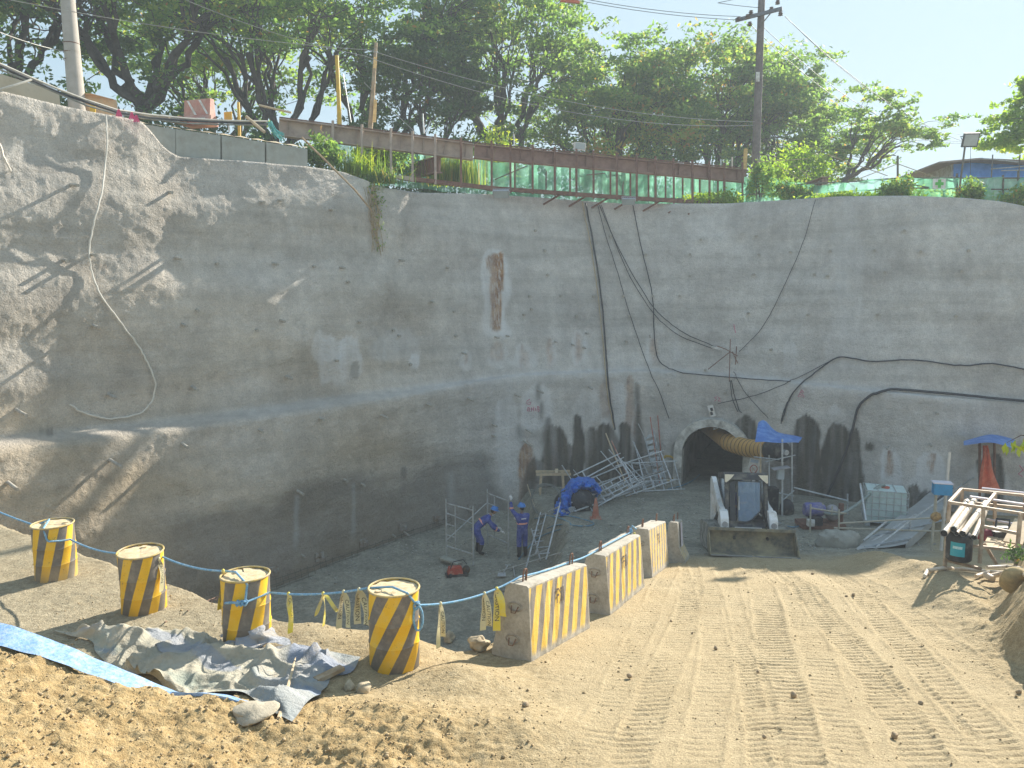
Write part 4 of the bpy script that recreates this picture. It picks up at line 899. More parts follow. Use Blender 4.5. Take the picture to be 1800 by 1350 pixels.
# cone
c = PG(1047, 912); T = Thing('traffic_cone', 'worn red-brown traffic cone at the end of the tube bundle', 'cone', c)
CONE = mat('faded_cone', (.42, .14, .09), .7, 0, .2, 6, (.4, .28, .2), 5, .4)
mb = MB(); mb.lathe([(.13, .03), (.06, .55), (.035, .70), (.03, .70)], c, 18); T.add('body', mb, CONE, sm=True); mb = MB(); mb.box(c + A(0, 0, .02), (.36, .36, .04)); T.add('base', mb, CONE)
# hoses across the platform
HB = mat('blue_hose', (.10, .23, .33), .55, 0, .3, 6, (.25, .30, .30), 5, .5)
for i, (L, r, lab) in enumerate([([(940, 905), (985, 912), (1010, 925), (960, 940), (935, 955), (900, 1000)], .022, 'blue hose trailing from the tube bundle down to the pit floor'), ([(930, 915), (990, 905), (1050, 921), (1030, 928), (985, 922), (950, 935)], .02, 'blue hose looped on the ground near the traffic cone'), ([(1350, 905), (1375, 925), (1400, 930), (1425, 915), (1440, 905)], .022, 'grey-green hose sagging between the loader and the pump'), ([(1170, 862), (1200, 855), (1220, 845), (1235, 830)], .025, 'dark hose running along the floor into the tunnel')]):
    P_ = []
    for a, b in zip(L[:-1], L[1:]):
        for k in range(6):
            p = PG(a[0] + (b[0] - a[0]) * k / 6, a[1] + (b[1] - a[1]) * k / 6); P_.append(p + A(0, 0, .03))
    P_ = [sum(P_[max(0, i - 2):i + 3]) / len(P_[max(0, i - 2):i + 3]) for i in range(len(P_))]
    mb = MB(); mb.tube(P_, r, 7); single('ground_hose', mb, HB, lab, 'hose', sm=True)
# red machine and its plank
c = PG(805, 1012); T = Thing('concrete_saw', 'red engine-driven saw with black parts standing on the pit floor near the scaffold', 'power tool', c)
R_ = RZ(.28)
SK = .74
def loc_(x, y, z): return c + R_ @ A(x, y, z) * SK
mb = MB(); mb.box(loc_(-.12, 0, .25), (.62 * SK, .34 * SK, .28 * SK), R_, .82); T.add('housing', mb, RED)
mb = MB(); mb.box(loc_(-.1, 0, .06), (.8 * SK, .4 * SK, .06), R_); T.add('base_frame', mb, BLACKP)
mb = MB(); mb.sphere(loc_(.35, .0, .22), (.12, .12, .13), 12, 8); T.add('engine', mb, mat('engine_black', (.05, .045, .04), .6, .3, .3, 10, (.35, .18, .06), 6, .4), sm=True)
for x, y in ((-.35, -.2), (-.35, .2), (.3, -.2), (.3, .2)):
    mb = MB(); mb.cyl(loc_(x, y - .03, .09), loc_(x, y + .03, .09), .065, n=14); T.add('wheel', mb, BLACKP, sm=True)
mb = MB(); mb.tube([loc_(-.35, -.14, .35), loc_(-.2, -.05, .62), loc_(.25, .1, .62), loc_(.4, .12, .4)], .016, 6); T.add('handle', mb, BLACKP, sm=True)
mb = MB(); a, b = PG(776, 986), PG(808, 998); mb.bar(a + A(0, 0, .12), b + A(0, 0, .12), .24, .05); single('floor_plank', mb, mat('grey_plank', (.36, .36, .30), .9, 0, .2, 7, (.22, .2, .16), 4, .4), 'grey plank lying on rubble behind the red saw', 'plank')
T = Thing('shovel', 'shovel lying on the pit floor with its blade towards the barriers', 'shovel', PG(880, 1015))
a, b = PG(882, 1014) + A(0, 0, .05), PG(893, 1000) + A(0, 0, .12); mb = MB(); mb.cyl(a, b, .018, n=8); T.add('shaft', mb, GALV, sm=True)
mb = MB(); mb.bar(b - A(.09, 0, 0), b + A(.09, 0, 0), .03); T.add('handle', mb, GALV); mb = MB(); mb.prism([a + A(-.13, -.12, 0), a + A(.13, -.12, 0), a + A(.11, .16, .02), a + A(-.11, .16, .02)], (0, 0, .012)); T.add('blade', mb, GALV)
for p, q, lab in (((905, 1016), (902, 998), 'bare thin rod lying beyond the shovel'), ((860, 1012), (985, 975), 'long thin rod lying across the pit floor beside the flat scaffold')):
    mb = MB(); mb.cyl(PG(*p) + A(0, 0, .04), PG(*q) + A(0, 0, .06), .014, n=6); single('steel_rod', mb, GALV, lab, 'rod')
# steel mesh strip along the wall foot
T = Thing('mesh_strip', 'rusty welded wire mesh strip along the foot of the stained wall', 'wire mesh', PG(640, 985))
MS = mat('mesh_wire', (.16, .15, .12), .85, .2, .3, 6)
top_ = [PW(x, y, .10) for x, y in zip(np.linspace(470, 790, 30), np.linspace(1022, 908, 30))]; bot_ = [PW(x, y, .22) for x, y in zip(np.linspace(470, 790, 30), np.linspace(1046, 930, 30))]
for k in range(4):
    mb = MB(); mb.tube([a + (b - a) * k / 3 for a, b in zip(top_, bot_)], .010, 5); T.add('wire', mb, MS)
for k in range(30):
    mb = MB(); mb.cyl(top_[k] + A(0, 0, .05), bot_[k] - A(0, 0, .04), .008, n=5); T.add('cross_wire', mb, MS)
# ------------------------------------------------------------------ tunnel mouth gear
TD = float(proj(TC)[2])
c = PW(1252, 722, .12); T = Thing('portal_sign', 'small white framed board hung over the tunnel mouth', 'sign', c); x = nrm(TX + A(0, 0, .10)); R = np.stack([x, TN, nrm(np.cross(x, TN))], 1)
mb = MB(); mb.box(c, (.22, .03, .46), R @ RY(.2)); T.add('board', mb, WHITE)
for z in (-.10, .06):
    mb = MB(); mb.box(c + TN * .02 + Z * z, (.10, .012, .13), R @ RY(.2)); T.add('dark_figure', mb, BLACKP)
a, b = at(1254, 755, TD - .1), at(1270, 748, TD - .3); mb = MB(); mb.cyl(a, b, .025, n=10)
TUBE = mat('white_tube', (.85, .86, .84), .3, 0, .03); T = Thing('tube_lamp', 'white fluorescent tube fixed under the tunnel crown', 'lamp', a); T.add('tube', mb, TUBE, sm=True)
mb = MB(); mb.bar(a + A(0, .03, .05), b + A(0, .03, .05), .05, .04); T.add('batten', mb, WHITE)
# ventilation duct
p0, p1 = at(1278, 776, TD - .2), at(1352, 790, TD - 2.6); DU = mat('yellow_duct', (.62, .36, .10), .6, 0, .15, 4, (.45, .28, .12), 4, .4, .3, 20)
T = Thing('ventilation_duct', 'ribbed orange-yellow ventilation duct running out of the tunnel mouth to the blower', 'duct', p1)
n = 88; P_ = [p0 + (p1 - p0) * k / n - A(0, 0, .10 * math.sin(math.pi * k / n)) for k in range(n + 1)]; rr = [.33 * (1 + .055 * abs(math.sin(k * math.pi / 8)) - .05 * (k % 8 == 0)) for k in range(n + 1)]
P_ = [P_[0] + nrm(P_[0] - P_[1]) * 3.0 + A(.9, .6, 0)] + P_; rr = [.33] + rr
mb = MB(); mb.tube(P_, rr, 24, caps=False); T.add('sleeve', mb, DU, sm=True)
d = nrm(p1 - p0); x = nrm(np.cross(d, Z)); u = np.cross(x, d)
for k in range(1, 90, 8):
    mb = MB(); mb.tube([P_[k] + .338 * (x * math.cos(q) + u * math.sin(q)) for q in np.linspace(0, 2 * math.pi, 24, endpoint=False)], .012, 5, closed=True); T.add('hoop', mb, mat('duct_hoop', (.20, .12, .05), .7, 0, .2), sm=True)
T = Thing('blower_fan', 'dark cylindrical blower fan at the end of the yellow duct under the blue sheet', 'fan', p1)
mb = MB(); mb.lathe([(.30, 0), (.36, .06), (.36, .75), (.30, .8)], n=24); Rm = np.stack([x, u, d], 1); mb.rot(Rm, P_[-1]); T.add('casing', mb, BLACKP, sm=True)
mb = MB(); mb.lathe([(.10, .80), (.10, .95)], n=12); mb.rot(Rm, P_[-1]); T.add('motor', mb, GALV, sm=True)
# shelter under blue sheet
bc = PG(1368, 905); dB = float(proj(bc)[2])
T = Thing('blower_shelter', 'lashed pole shelter carrying the blower and switch box under a blue sheet', 'shelter', bc)
def pole(px, y0, y1, dd, r=.028, nm='post', mt=None):
    a, b = at(px, y0, dB + dd), at(px + (y0 - y1) * .0, y1, dB + dd); mb = MB(); mb.cyl(a, b, r, n=8); T.add(nm, mb, mt or GALV, sm=True); return a, b
pole(1337, 905, 770, .5, .03, 'post', PALEWOOD); pole(1375, 918, 772, -.2, .034); pole(1392, 905, 775, .6); pole(1352, 900, 800, 1.0)
for (xa, ya, xb, yb, dd) in ((1325, 803, 1370, 808, .2), (1345, 812, 1398, 800, .3), (1375, 880, 1396, 862, .2), (1340, 860, 1395, 872, .6), (1340, 895, 1395, 893, .4)):
    mb = MB(); mb.cyl(at(xa, ya, dB + dd), at(xb, yb, dB + dd), .022, n=8); T.add('rail', mb, GALV, sm=True)
c = at(1372, 833, dB - .3); mb = MB(); mb.box(c, (.20, .16, .34)); bx_ = T.add('switch_box', mb, mat('grey_enamel', (.45, .50, .52), .5, .1, .1))
mb = MB(); mb.box(c + A(-.02, -.05, .21), (.55, .36, .02), RY(-.15)); T.add('box_roof', mb, mat('grey_sheet', (.38, .36, .36), .6, .2, .2), bx_)
mb = MB(); mb.box(at(1352, 880, dB + .2), (.5, .4, .9)); T.add('equipment_case', mb, BLACKP)
mb = MB(); mb.sphere(at(1383, 895, dB), (.25, .2, .35), 12, 8); T.add('hose_bundle', mb, BLACKP, sm=True)
Gs = []
for i in range(18):
    u = i / 17; row = []
    for j in range(14):
        w = j / 13; px = 1333 + (1410 - 1333) * u - 6 * w; py = (752 - 15 * math.exp(-((u - .12) / .18) ** 2) + 17 * u) * (1 - w) + (777 + 1.5 * u) * w
        row.append(at(px, py, dB + 1.1 - 1.5 * w + .06 * math.sin(u * 7 + w * 3)) + A(0, 0, .012 * math.sin(u * 9 + w * 6)))
    Gs.append(row)
mb = MB(); mb.grid(Gs); single('blue_sheet_roof', mb, mat('sheet_roof_blue', (.06, .20, .58), .45, 0, .2, 4, (.22, .38, .66), 4, .4, .4, 20), 'creased blue plastic sheet roof over the blower and switch box', 'tarpaulin', sm=True)
c = at(1325, 822, TD - 1.7); T = Thing('warning_board', 'white board with a red circle leaning at the side of the tunnel mouth', 'sign', c); R = RY(.14) @ RZ(-.15)
mb = MB(); mb.box(c, (.40, .03, .78), R); T.add('board', mb, WHITE)
mb = MB(); mb.tube([c + R @ A(.0 + .13 * math.cos(q), -.022, -.05 + .15 * math.sin(q)) for q in np.linspace(.2, 2 * math.pi + .2, 20, endpoint=False)], .014, 5, closed=True); T.add('red_ring', mb, RED)
mb = MB(); mb.bar(c + R @ A(-.10, -.022, .05), c + R @ A(.09, -.022, -.14), .025, .01); T.add('red_bar', mb, RED)
mb = MB(); mb.box(c + R @ A(-.02, -.019, .25), (.28, .006, .12), R); T.add('text_panel', mb, mat('pale_blue_print', (.42, .52, .62), .6, 0, .2, 30))
mb = MB(); mb.box(c + R @ A(-.02, -.019, -.26), (.26, .006, .1), R); T.add('text_panel', mb, mat('pale_blue_print', (.42, .52, .62)))
# rebar bracket with cable ends over the tunnel
T = Thing('cable_bracket', 'rusty rebar bracket with crossbars holding cables above the tunnel mouth', 'bracket', PW(1288, 660))
for a, b in (((1288, 600), (1284, 668)), ((1300, 612), (1297, 644)), ((1263, 612), (1275, 616)), ((1275, 616), (1300, 628)), ((1287, 622), (1246, 658)), ((1292, 622), (1299, 640))):
    mb = MB(); mb.cyl(PW(*a, .35), PW(*b, .30), .018, n=6); T.add('bar', mb, RUST, sm=True)
mb = MB(); mb.bar(PW(1251, 613, .3), PW(1273, 616, .3), .08, .08); T.add('junction_box', mb, GALV)
# cables on the wall
def wall_cable(L, r, lab, mt=CABLE, off=.05, name='hanging_cable', cat='cable', grp='cables on the pit wall'):
    P_ = []
    for (a, b) in zip(L[:-1], L[1:]):
        for k in range(7):
            u = k / 7; P_.append((a[0] + (b[0] - a[0]) * u, a[1] + (b[1] - a[1]) * u))
    P_.append(L[-1]); P_ = np.array(P_, float); Q = P_.copy()
    for i in range(2, len(P_) - 2): Q[i] = P_[i - 2:i + 3].mean(0)
    mb = MB(); W_ = [PW(x, y, off + r) for x, y in Q]; mb.tube(W_, r, 6); single(name, mb, mt, lab, cat, grp, sm=True)
TANR = mat('tan_rope', (.42, .33, .20), .85, 0, .2, 20)
wall_cable([(1022, 356), (1037, 430), (1050, 520), (1060, 620), (1067, 700), (1078, 752)], .018, 'tan rope hanging down the wall beside a thick black hose', TANR, .08)
wall_cable([(1028, 358), (1042, 430), (1056, 520), (1064, 620), (1069, 690), (1080, 755)], .032, 'thick black hose hanging straight down the wall next to a tan rope', CABLE, .06)
wall_cable([(1050, 362), (1062, 410), (1085, 480), (1105, 550), (1140, 650), (1160, 690), (1176, 735)], .014, 'thin black cable falling slantwise across the bench')
wall_cable([(1053, 362), (1080, 425), (1112, 485), (1150, 545), (1195, 583), (1262, 612)], .016, 'black cable swooping from the girder to the rebar bracket, upper of two')
wall_cable([(1056, 362), (1083, 435), (1110, 495), (1150, 555), (1190, 590), (1252, 613)], .014, 'black cable swooping from the girder to the rebar bracket, lower of two')
wall_cable([(1112, 362), (1125, 430), (1148, 520), (1150, 600), (1156, 635), (1185, 655), (1240, 660), (1300, 665), (1390, 672)], .020, 'black cable dropping from the floodlight and turning along the bench')
wall_cable([(1434, 352), (1412, 430), (1372, 520), (1340, 580), (1300, 619)], .012, 'thin line sagging from the fence to the rebar bracket')
wall_cable([(2120, 690), (1990, 668), (1900, 672), (1830, 655), (1740, 638), (1690, 645), (1605, 632), (1530, 637), (1475, 625), (1440, 650), (1395, 688), (1384, 712), (1376, 740)], .026, 'black cable festooned along the bench towards the blower shelter')
wall_cable([(2120, 745), (1960, 724), (1830, 712), (1700, 700), (1580, 688), (1535, 691), (1510, 712), (1502, 745), (1490, 790), (1470, 840), (1455, 872)], .048, 'thick black hose running along the bench and bending down past the wet stain')
wall_cable([(1475, 627), (1400, 667), (1330, 696), (1262, 709)], .014, 'thin cable slanting down to the little portal board')
wall_cable([(1286, 668), (1290, 690), (1300, 722), (1305, 725)], .016, 'short cable dropping from the bracket to the damp patch')
wall_cable([(1284, 668), (1287, 700), (1298, 724)], .014, 'second short cable dropping from the bracket beside the first')
wall_cable([(1290, 655), (1310, 690), (1335, 718), (1352, 735)], .012, 'thin cable slanting from the bracket to the blue sheet roof')
wall_cable([(1395, 690), (1388, 700), (1376, 730), (1374, 745)], .02, 'doubled black cable beside the festoon drop')
wall_cable([(185, 206), (186, 260), (180, 330), (165, 390), (154, 430), (158, 480), (178, 525), (205, 560), (232, 595), (246, 615)], .026, 'upper length of the pale hose hanging down the rough wall', mat('pale_hose', (.58, .55, .48), .6, 0, .1, 6), .06, 'pale_hose', 'hose', 'pale hose on the rough wall')
wall_cable([(246, 615), (260, 640), (273, 675), (268, 705), (250, 725), (225, 735), (195, 738), (160, 732), (135, 722), (120, 712)], .026, 'curling lower length of the pale hose lying on the bench', _M['pale_hose'], .06, 'pale_hose', 'hose', 'pale hose on the rough wall')
wall_cable([(-20, 225), (0, 262), (14, 300), (16, 305)], .028, 'short cream pipe hanging at the outer end of the rough wall', PVC, .08, 'cream_pipe', 'pipe', None)
mb = MB(); mb.tube([at(530, 241, 25.0), at(575, 285, 25.6), at(625, 335, 26.2), at(655, 372, 26.9)], .035, 8); single('bamboo_pole', mb, WOOD, 'weathered bamboo pole lying down the wall crest under the girder', 'pole', sm=True)
# ------------------------------------------------------------------ compact track loader
cL = PG(1328, 980); fwd = nrm(A(-.13, -1, 0)); ldx = A(-fwd[1], fwd[0], 0); LW = 2.08
LEN0 = 1.75; bpt = cL - fwd * LEN0; gzb = gz(bpt[0], bpt[1]); back = cL - fwd * 2.9; gzk = gz(back[0], back[1]); ff = nrm(A(*(cL[:2]), gz(cL[0], cL[1])) - A(*(back[:2]), gzk))
lx_ = nrm(np.cross(Z, ff)); lz_ = np.cross(ff, lx_) * -1; lz_ = lz_ if lz_[2] > 0 else -lz_; lx_ = np.cross(ff, lz_)
org = A(bpt[0], bpt[1], gzb)
LO = Thing('track_loader', 'white compact track loader with a wide earth-stained bucket parked before the tunnel', 'loader', org)
def L_(x, y, z): return org + lx_ * x + ff * y + lz_ * z        # x to the loader's own side, y forward, z up
RL = np.stack([lx_, ff, lz_], 1)
LW_ = mat('loader_white', (.82, .81, .78), .4, 0, .06, 4, (.52, .47, .38), 4, .35)
LD = mat('loader_dark', (.035, .036, .04), .55, .1, .3, 6, (.22, .20, .16), 4, .35)
m, t, bs, v = newmat('cab_glass'); bs.inputs['Base Color'].default_value = (.55, .66, .75, 1); bs.inputs['Roughness'].default_value = .03; bs.inputs['Transmission Weight'].default_value = 1; bs.inputs['IOR'].default_value = 1.45; bs.inputs['Alpha'].default_value = .62; bs.inputs['Specular IOR Level'].default_value = .9; bs.inputs['Transmission Weight'].default_value = .35; bs.inputs['Base Color'].default_value = (.30, .42, .56, 1); GLASS = m  # bluish base colour paints the sky's reflection into the glass
def LP(prof, x0, x1): 
    mb = MB(); mb.prism([L_(x0, y, z) for y, z in prof], lx_ * (x1 - x0)); return mb
# tracks
RUB = mat('track_rubber', (.05, .05, .05), .85, 0, .3, 6, (.36, .36, .32), 5, .75)
for s in (-1, 1):
    path = []
    for k in range(40):
        a = 2 * math.pi * k / 40
        path.append((math.copysign(abs(math.cos(a)) ** .55, math.cos(a)) * .98 - .05, .36 + math.copysign(abs(math.sin(a)) ** .6, math.sin(a)) * .33))
    xo = s * .80
    tr_ = LO.add('track', LP(path, xo - .19, xo + .19), RUB)
    for k in range(40):
        y, z = path[k]; y2, z2 = path[(k + 1) % 40]; mb = MB(); mb.bar(L_(xo - .195, (y + y2) / 2 * 1.015, .36 + ((z + z2) / 2 - .36) * 1.03), L_(xo + .195, (y + y2) / 2 * 1.015, .36 + ((z + z2) / 2 - .36) * 1.03), .055, .03, up=lz_); LO.add('track_lug', mb, RUB, tr_)
    for y in (-.6, -.05, .5):
        mb = MB(); mb.cyl(L_(xo + s * .13, y, .30), L_(xo + s * .185, y, .30), .17, n=16); LO.add('roller', mb, LD, tr_, sm=True)
mb = MB(); mb.prism([L_(-.44, y, z) for y, z in ((-1.35, .25), (.72, .25), (.78, .62), (.62, .76), (-1.2, 1.15), (-1.5, 1.0), (-1.5, .4))], lx_ * .88); LO.add('chassis', mb, LD)
mb = MB(); mb.prism([L_(-.5, y, z) for y, z in ((-1.55, .5), (-.75, .5), (-.75, 1.45), (-1.45, 1.35))], lx_ * 1.0); LO.add('engine_cover', mb, LW_)
mb = MB(); mb.box(L_(0, .82, .50), (.66, .05, .26), RL); fp = LO.add('front_panel', mb, LW_)
v2, f2 = text2d('T', .09); mb = MB(); mb.box(L_(-.01, .85, .52), (.09, .006, .10), RL); LO.add('badge', mb, mat('badge_grey', (.30, .28, .32), .6, 0, .2, 30), fp)
# cab
H0, H1 = .68, 1.98; cw = .49
for x in (-cw, cw):
    mb = MB(); mb.bar(L_(x, .62, H0), L_(x, .44, H1 - .1), .09, .10, up=ff); LO.add('cab_pillar', mb, LD)
    mb = MB(); mb.bar(L_(x, -.65, H0), L_(x, -.65, H1 - .06), .08, .10, up=ff); LO.add('cab_pillar', mb, LD)
mb = MB(); mb.prism([L_(-cw - .06, y, z) for y, z in ((.52, H1 - .16), (.44, H1 - .01), (.30, H1 + .03), (-.60, H1 + .02), (-.72, H1 - .06), (-.70, H1 - .12))], lx_ * (2 * cw + .12)); LO.add('cab_roof', mb, LD)
mb = MB(); mb.box(L_(0, .64, H0 + .02), (2 * cw, .10, .14), RL); LO.add('sill', mb, LD)
CRM = mat('cream_lens', (.74, .66, .50), .3, 0, .1)
for x in (-1, 1):
    mb = MB(); mb.prism([L_(x * (cw + .05), .525, H1 - .03), L_(x * (cw - .19), .525, H1 - .03), L_(x * (cw - .10), .545, H1 - .14), L_(x * (cw + .02), .545, H1 - .24), L_(x * (cw + .05), .53, H1 - .22)], ff * .03); LO.add('headlight', mb, CRM)
door = [(-.36, H1 - .20), (.22, H1 - .20), (.24, H0 + .10), (.05, H0 + .06), (-.10, H0 + .12), (-.34, H0 + .36)]
def fy(z): return .66 - (z - H0) * .145
dr = [L_(x, fy(z) + .03, z) for x, z in door]
mb = MB(); mb.tube(dr, .022, 6, closed=True); df = LO.add('door', mb, LD, sm=True)
mb = MB(); mb.prism(dr, ff * .006); LO.add('door_glass', mb, GLASS, df)
mb = MB(); mb.bar(L_(.20, fy(1.2) + .06, 1.05), L_(.20, fy(1.35) + .06, 1.4), .022); LO.add('door_handle', mb, GALV, df)
mb = MB(); mb.prism([L_(x, fy(z), z) for x, z in ((.28, H1 - .2), (.42, H1 - .24), (.42, H0 + .1), (.28, H0 + .06))], ff * .02); LO.add('side_panel', mb, mat('panel_black', (.02, .021, .025), .35, 0, .3, 8))
for x in (-cw, cw):
    mb = MB(); mb.prism([L_(x, .40, H1 - .18), L_(x, -.6, H1 - .14), L_(x, -.6, H0 + .3), L_(x, .5, H0 + .15)], lx_ * .006); LO.add('side_window', mb, GLASS)
# seat
mb = MB(); mb.box(L_(-.02, -.25, .80), (.50, .48, .14), RL); mb.box(L_(-.02, -.50, 1.15), (.48, .13, .62), RL); LO.add('seat', mb, mat('seat_grey', (.14, .16, .20), .7, 0, .2))
# arms
arm = [(-1.42, 1.28), (-1.38, 1.78), (-1.28, 1.86), (-1.05, 1.84), (.10, 1.20), (.52, 1.10), (.74, 1.02), (.90, .84), (.97, .58), (.97, .36), (.86, .26), (.66, .28), (.52, .55), (.40, .80), (.06, .96), (-1.0, 1.52), (-1.15, 1.2)]
for s in (-1, 1):
    x = s * .60; am = LO.add('lift_arm', LP(arm, x - .06, x + .06), LW_)
    LO.add('arm_knuckle', LP([(.42, .78), (.62, 1.06), (.80, 1.02), (.95, .84), (1.0, .56), (.99, .34), (.84, .25), (.66, .30)], x - .10, x + .10), LW_, am)
    mb = MB(); mb.tube([L_(x - s * .08, -.9, 1.72), L_(x - s * .10, -.1, 1.30), L_(x - s * .11, .45, 1.0), L_(x - s * .12, .9, .62)], .018, 6); LO.add('hydraulic_hose', mb, LD, am, sm=True)
    mb = MB(); mb.cyl(L_(x, .98, .70), L_(x, 1.015, .70), .07, n=16); LO.add('pivot_cap', mb, mat('pivot_grey', (.36, .35, .34), .6, .2, .2), am, sm=True)
    mb = MB(); mb.cyl(L_(x, -1.0, .62), L_(x, .25, 1.05), .05, n=10); LO.add('lift_cylinder', mb, LD, sm=True)
    mb = MB(); mb.prism([L_(x - .05, y, z) for y, z in ((-1.5, .5), (-1.1, .5), (-1.08, 1.3), (-1.45, 1.35))], lx_ * .1); LO.add('rear_tower', mb, LW_)
    mb = MB(); mb.cyl(L_(s * .40, .85, .55), L_(s * .40, 1.2, .38), .035, n=8); LO.add('tilt_cylinder', mb, LD, sm=True)
mb = MB(); mb.bar(L_(-.70, -1.2, 1.80), L_(-.46, -1.2, 1.80), .05); LO.add('guard_bar', mb, LW_); mb = MB(); mb.bar(L_(-.48, -1.15, 1.2), L_(-.48, -1.15, 1.8), .05); LO.add('guard_bar', mb, LW_)
mb = MB(); mb.box(L_(0, .98, .36), (1.0, .08, .30), RL); LO.add('quick_hitch', mb, LD)
# bucket: curved shell
prof = [(1.75, .02), (1.35, .03), (1.20, .07), (1.13, .18), (1.13, .36), (1.17, .50), (1.26, .62)]
EARTHY = mat('earth_caked_steel', (.16, .15, .12), .85, .1, .35, 3, (.40, .34, .21), 2.2, .55, .6, 30)
mb = MB(); n = len(prof); hw = LW / 2
G1 = [[L_(x, y, z) for y, z in prof] for x in np.linspace(-hw, hw, 9)]; G2 = [[L_(x, y - .05, z - (.02 if i < 2 else 0)) for i, (y, z) in enumerate(prof)] for x in np.linspace(-hw, hw, 9)]
mb.grid(G1); mb.grid(G2); bk = LO.add('bucket', mb, EARTHY, sm=True)
for s in (-1, 1):
    x = s * hw; mb = MB(); mb.prism([L_(x - .012, y, z) for y, z in prof + [(1.40, .50), (1.62, .20)]], lx_ * .024); LO.add('bucket_cheek', mb, EARTHY, bk)
mb = MB(); mb.bar(L_(-hw, 1.27, .61), L_(hw, 1.27, .61), .10, .07, up=lz_); LO.add('bucket_lip', mb, EARTHY, bk)
mb = MB(); mb.bar(L_(-hw, 1.76, .015), L_(hw, 1.76, .015), .10, .025, up=lz_); LO.add('cutting_edge', mb, mat('worn_edge', (.30, .29, .27), .6, .4, .2), bk)

# ------------------------------------------------------------------ people
SKIN = mat('skin', (.36, .20, .13), .6, 0, .1); BLUEC = mat('blue_coverall', (.035, .06, .30), .85, 0, .4, 12, (.13, .15, .34), 6, .45, 1.0, 16)
BOOT = mat('black_boot', (.02, .02, .022), .6, 0, .2); HELM = mat('blue_helmet', (.04, .20, .55), .35, 0, .1); GLOVE = mat('white_glove', (.70, .68, .66), .8, 0, .1); BAND = mat('reflective_band', (.82, .36, .26), .4, 0, .1); SILV = mat('silver_band', (.75, .72, .70), .3, 0, .1)
def skin(name, J, E, R, root, parent, off, mats, pick, lev=2):
    me = bpy.data.meshes.new(name); names = list(J); idx = {n: i for i, n in enumerate(names)}
    me.from_pydata([tuple(A(*J[n]) - off) for n in names], [(idx[a], idx[b]) for a, b in E], [])
    o = bpy.data.objects.new(name, me); COL.objects.link(o)
    o.modifiers.new('s', 'SKIN'); sv = me.skin_vertices[0].data
    for n in names:
        r = R[n]; sv[idx[n]].radius = (r, r) if not hasattr(r, '__len__') else r; sv[idx[n]].use_root = (n == root)
    sb = o.modifiers.new('d', 'SUBSURF'); sb.levels = lev; sb.render_levels = lev
    me2 = bpy.data.meshes.new_from_object(o.evaluated_get(bpy.context.evaluated_depsgraph_get())); bpy.data.objects.remove(o); bpy.data.meshes.remove(me)
    for mm in mats: me2.materials.append(mm)
    for p in me2.polygons:
        p.use_smooth = True; p.material_index = pick(A(*p.center) + off)
    ob = bpy.data.objects.new(name, me2); COL.objects.link(ob); ob.parent = parent; return ob
def hand(par, off, wrist, dirn, palm, mt, curl=.4, s=1.0, nm='hand'):
    d = nrm(dirn); n = nrm(A(*palm) - d * np.dot(palm, d)); x = np.cross(d, n); w = A(*wrist); J = {'w': w, 'p': w + d * .055 * s, 'q': w + d * .095 * s}; E = [('w', 'p'), ('p', 'q')]; R = {'w': .024 * s, 'p': (.036 * s, .017 * s), 'q': (.038 * s, .015 * s)}
    for i, (o_, L) in enumerate(((-.030, .070), (-.010, .082), (.010, .076), (.030, .060))):
        b = w + d * .095 * s + x * o_ * s; k = 'abcd'[i]; c1, c2 = curl * .7, curl * 1.5
        J[k + '0'] = b; J[k + '1'] = b + (d * math.cos(c1) + n * math.sin(c1)) * L * .5 * s; J[k + '2'] = J[k + '1'] + (d * math.cos(c2) + n * math.sin(c2)) * L * .5 * s
        E += [('q', k + '0'), (k + '0', k + '1'), (k + '1', k + '2')]; R[k + '0'] = .010 * s; R[k + '1'] = .009 * s; R[k + '2'] = .007 * s
    J['t0'] = w + d * .04 * s - x * .035 * s; J['t1'] = J['t0'] + (d * .6 - x * .6 + n * .4) * .040 * s; J['t2'] = J['t1'] + (d * .8 - x * .2 + n * .5) * .032 * s
    E += [('p', 't0'), ('t0', 't1'), ('t1', 't2')]; R['t0'] = .012 * s; R['t1'] = .011 * s; R['t2'] = .008 * s
    return skin(nm, J, E, R, 'w', par, off, [mt], lambda c: 0, 1)
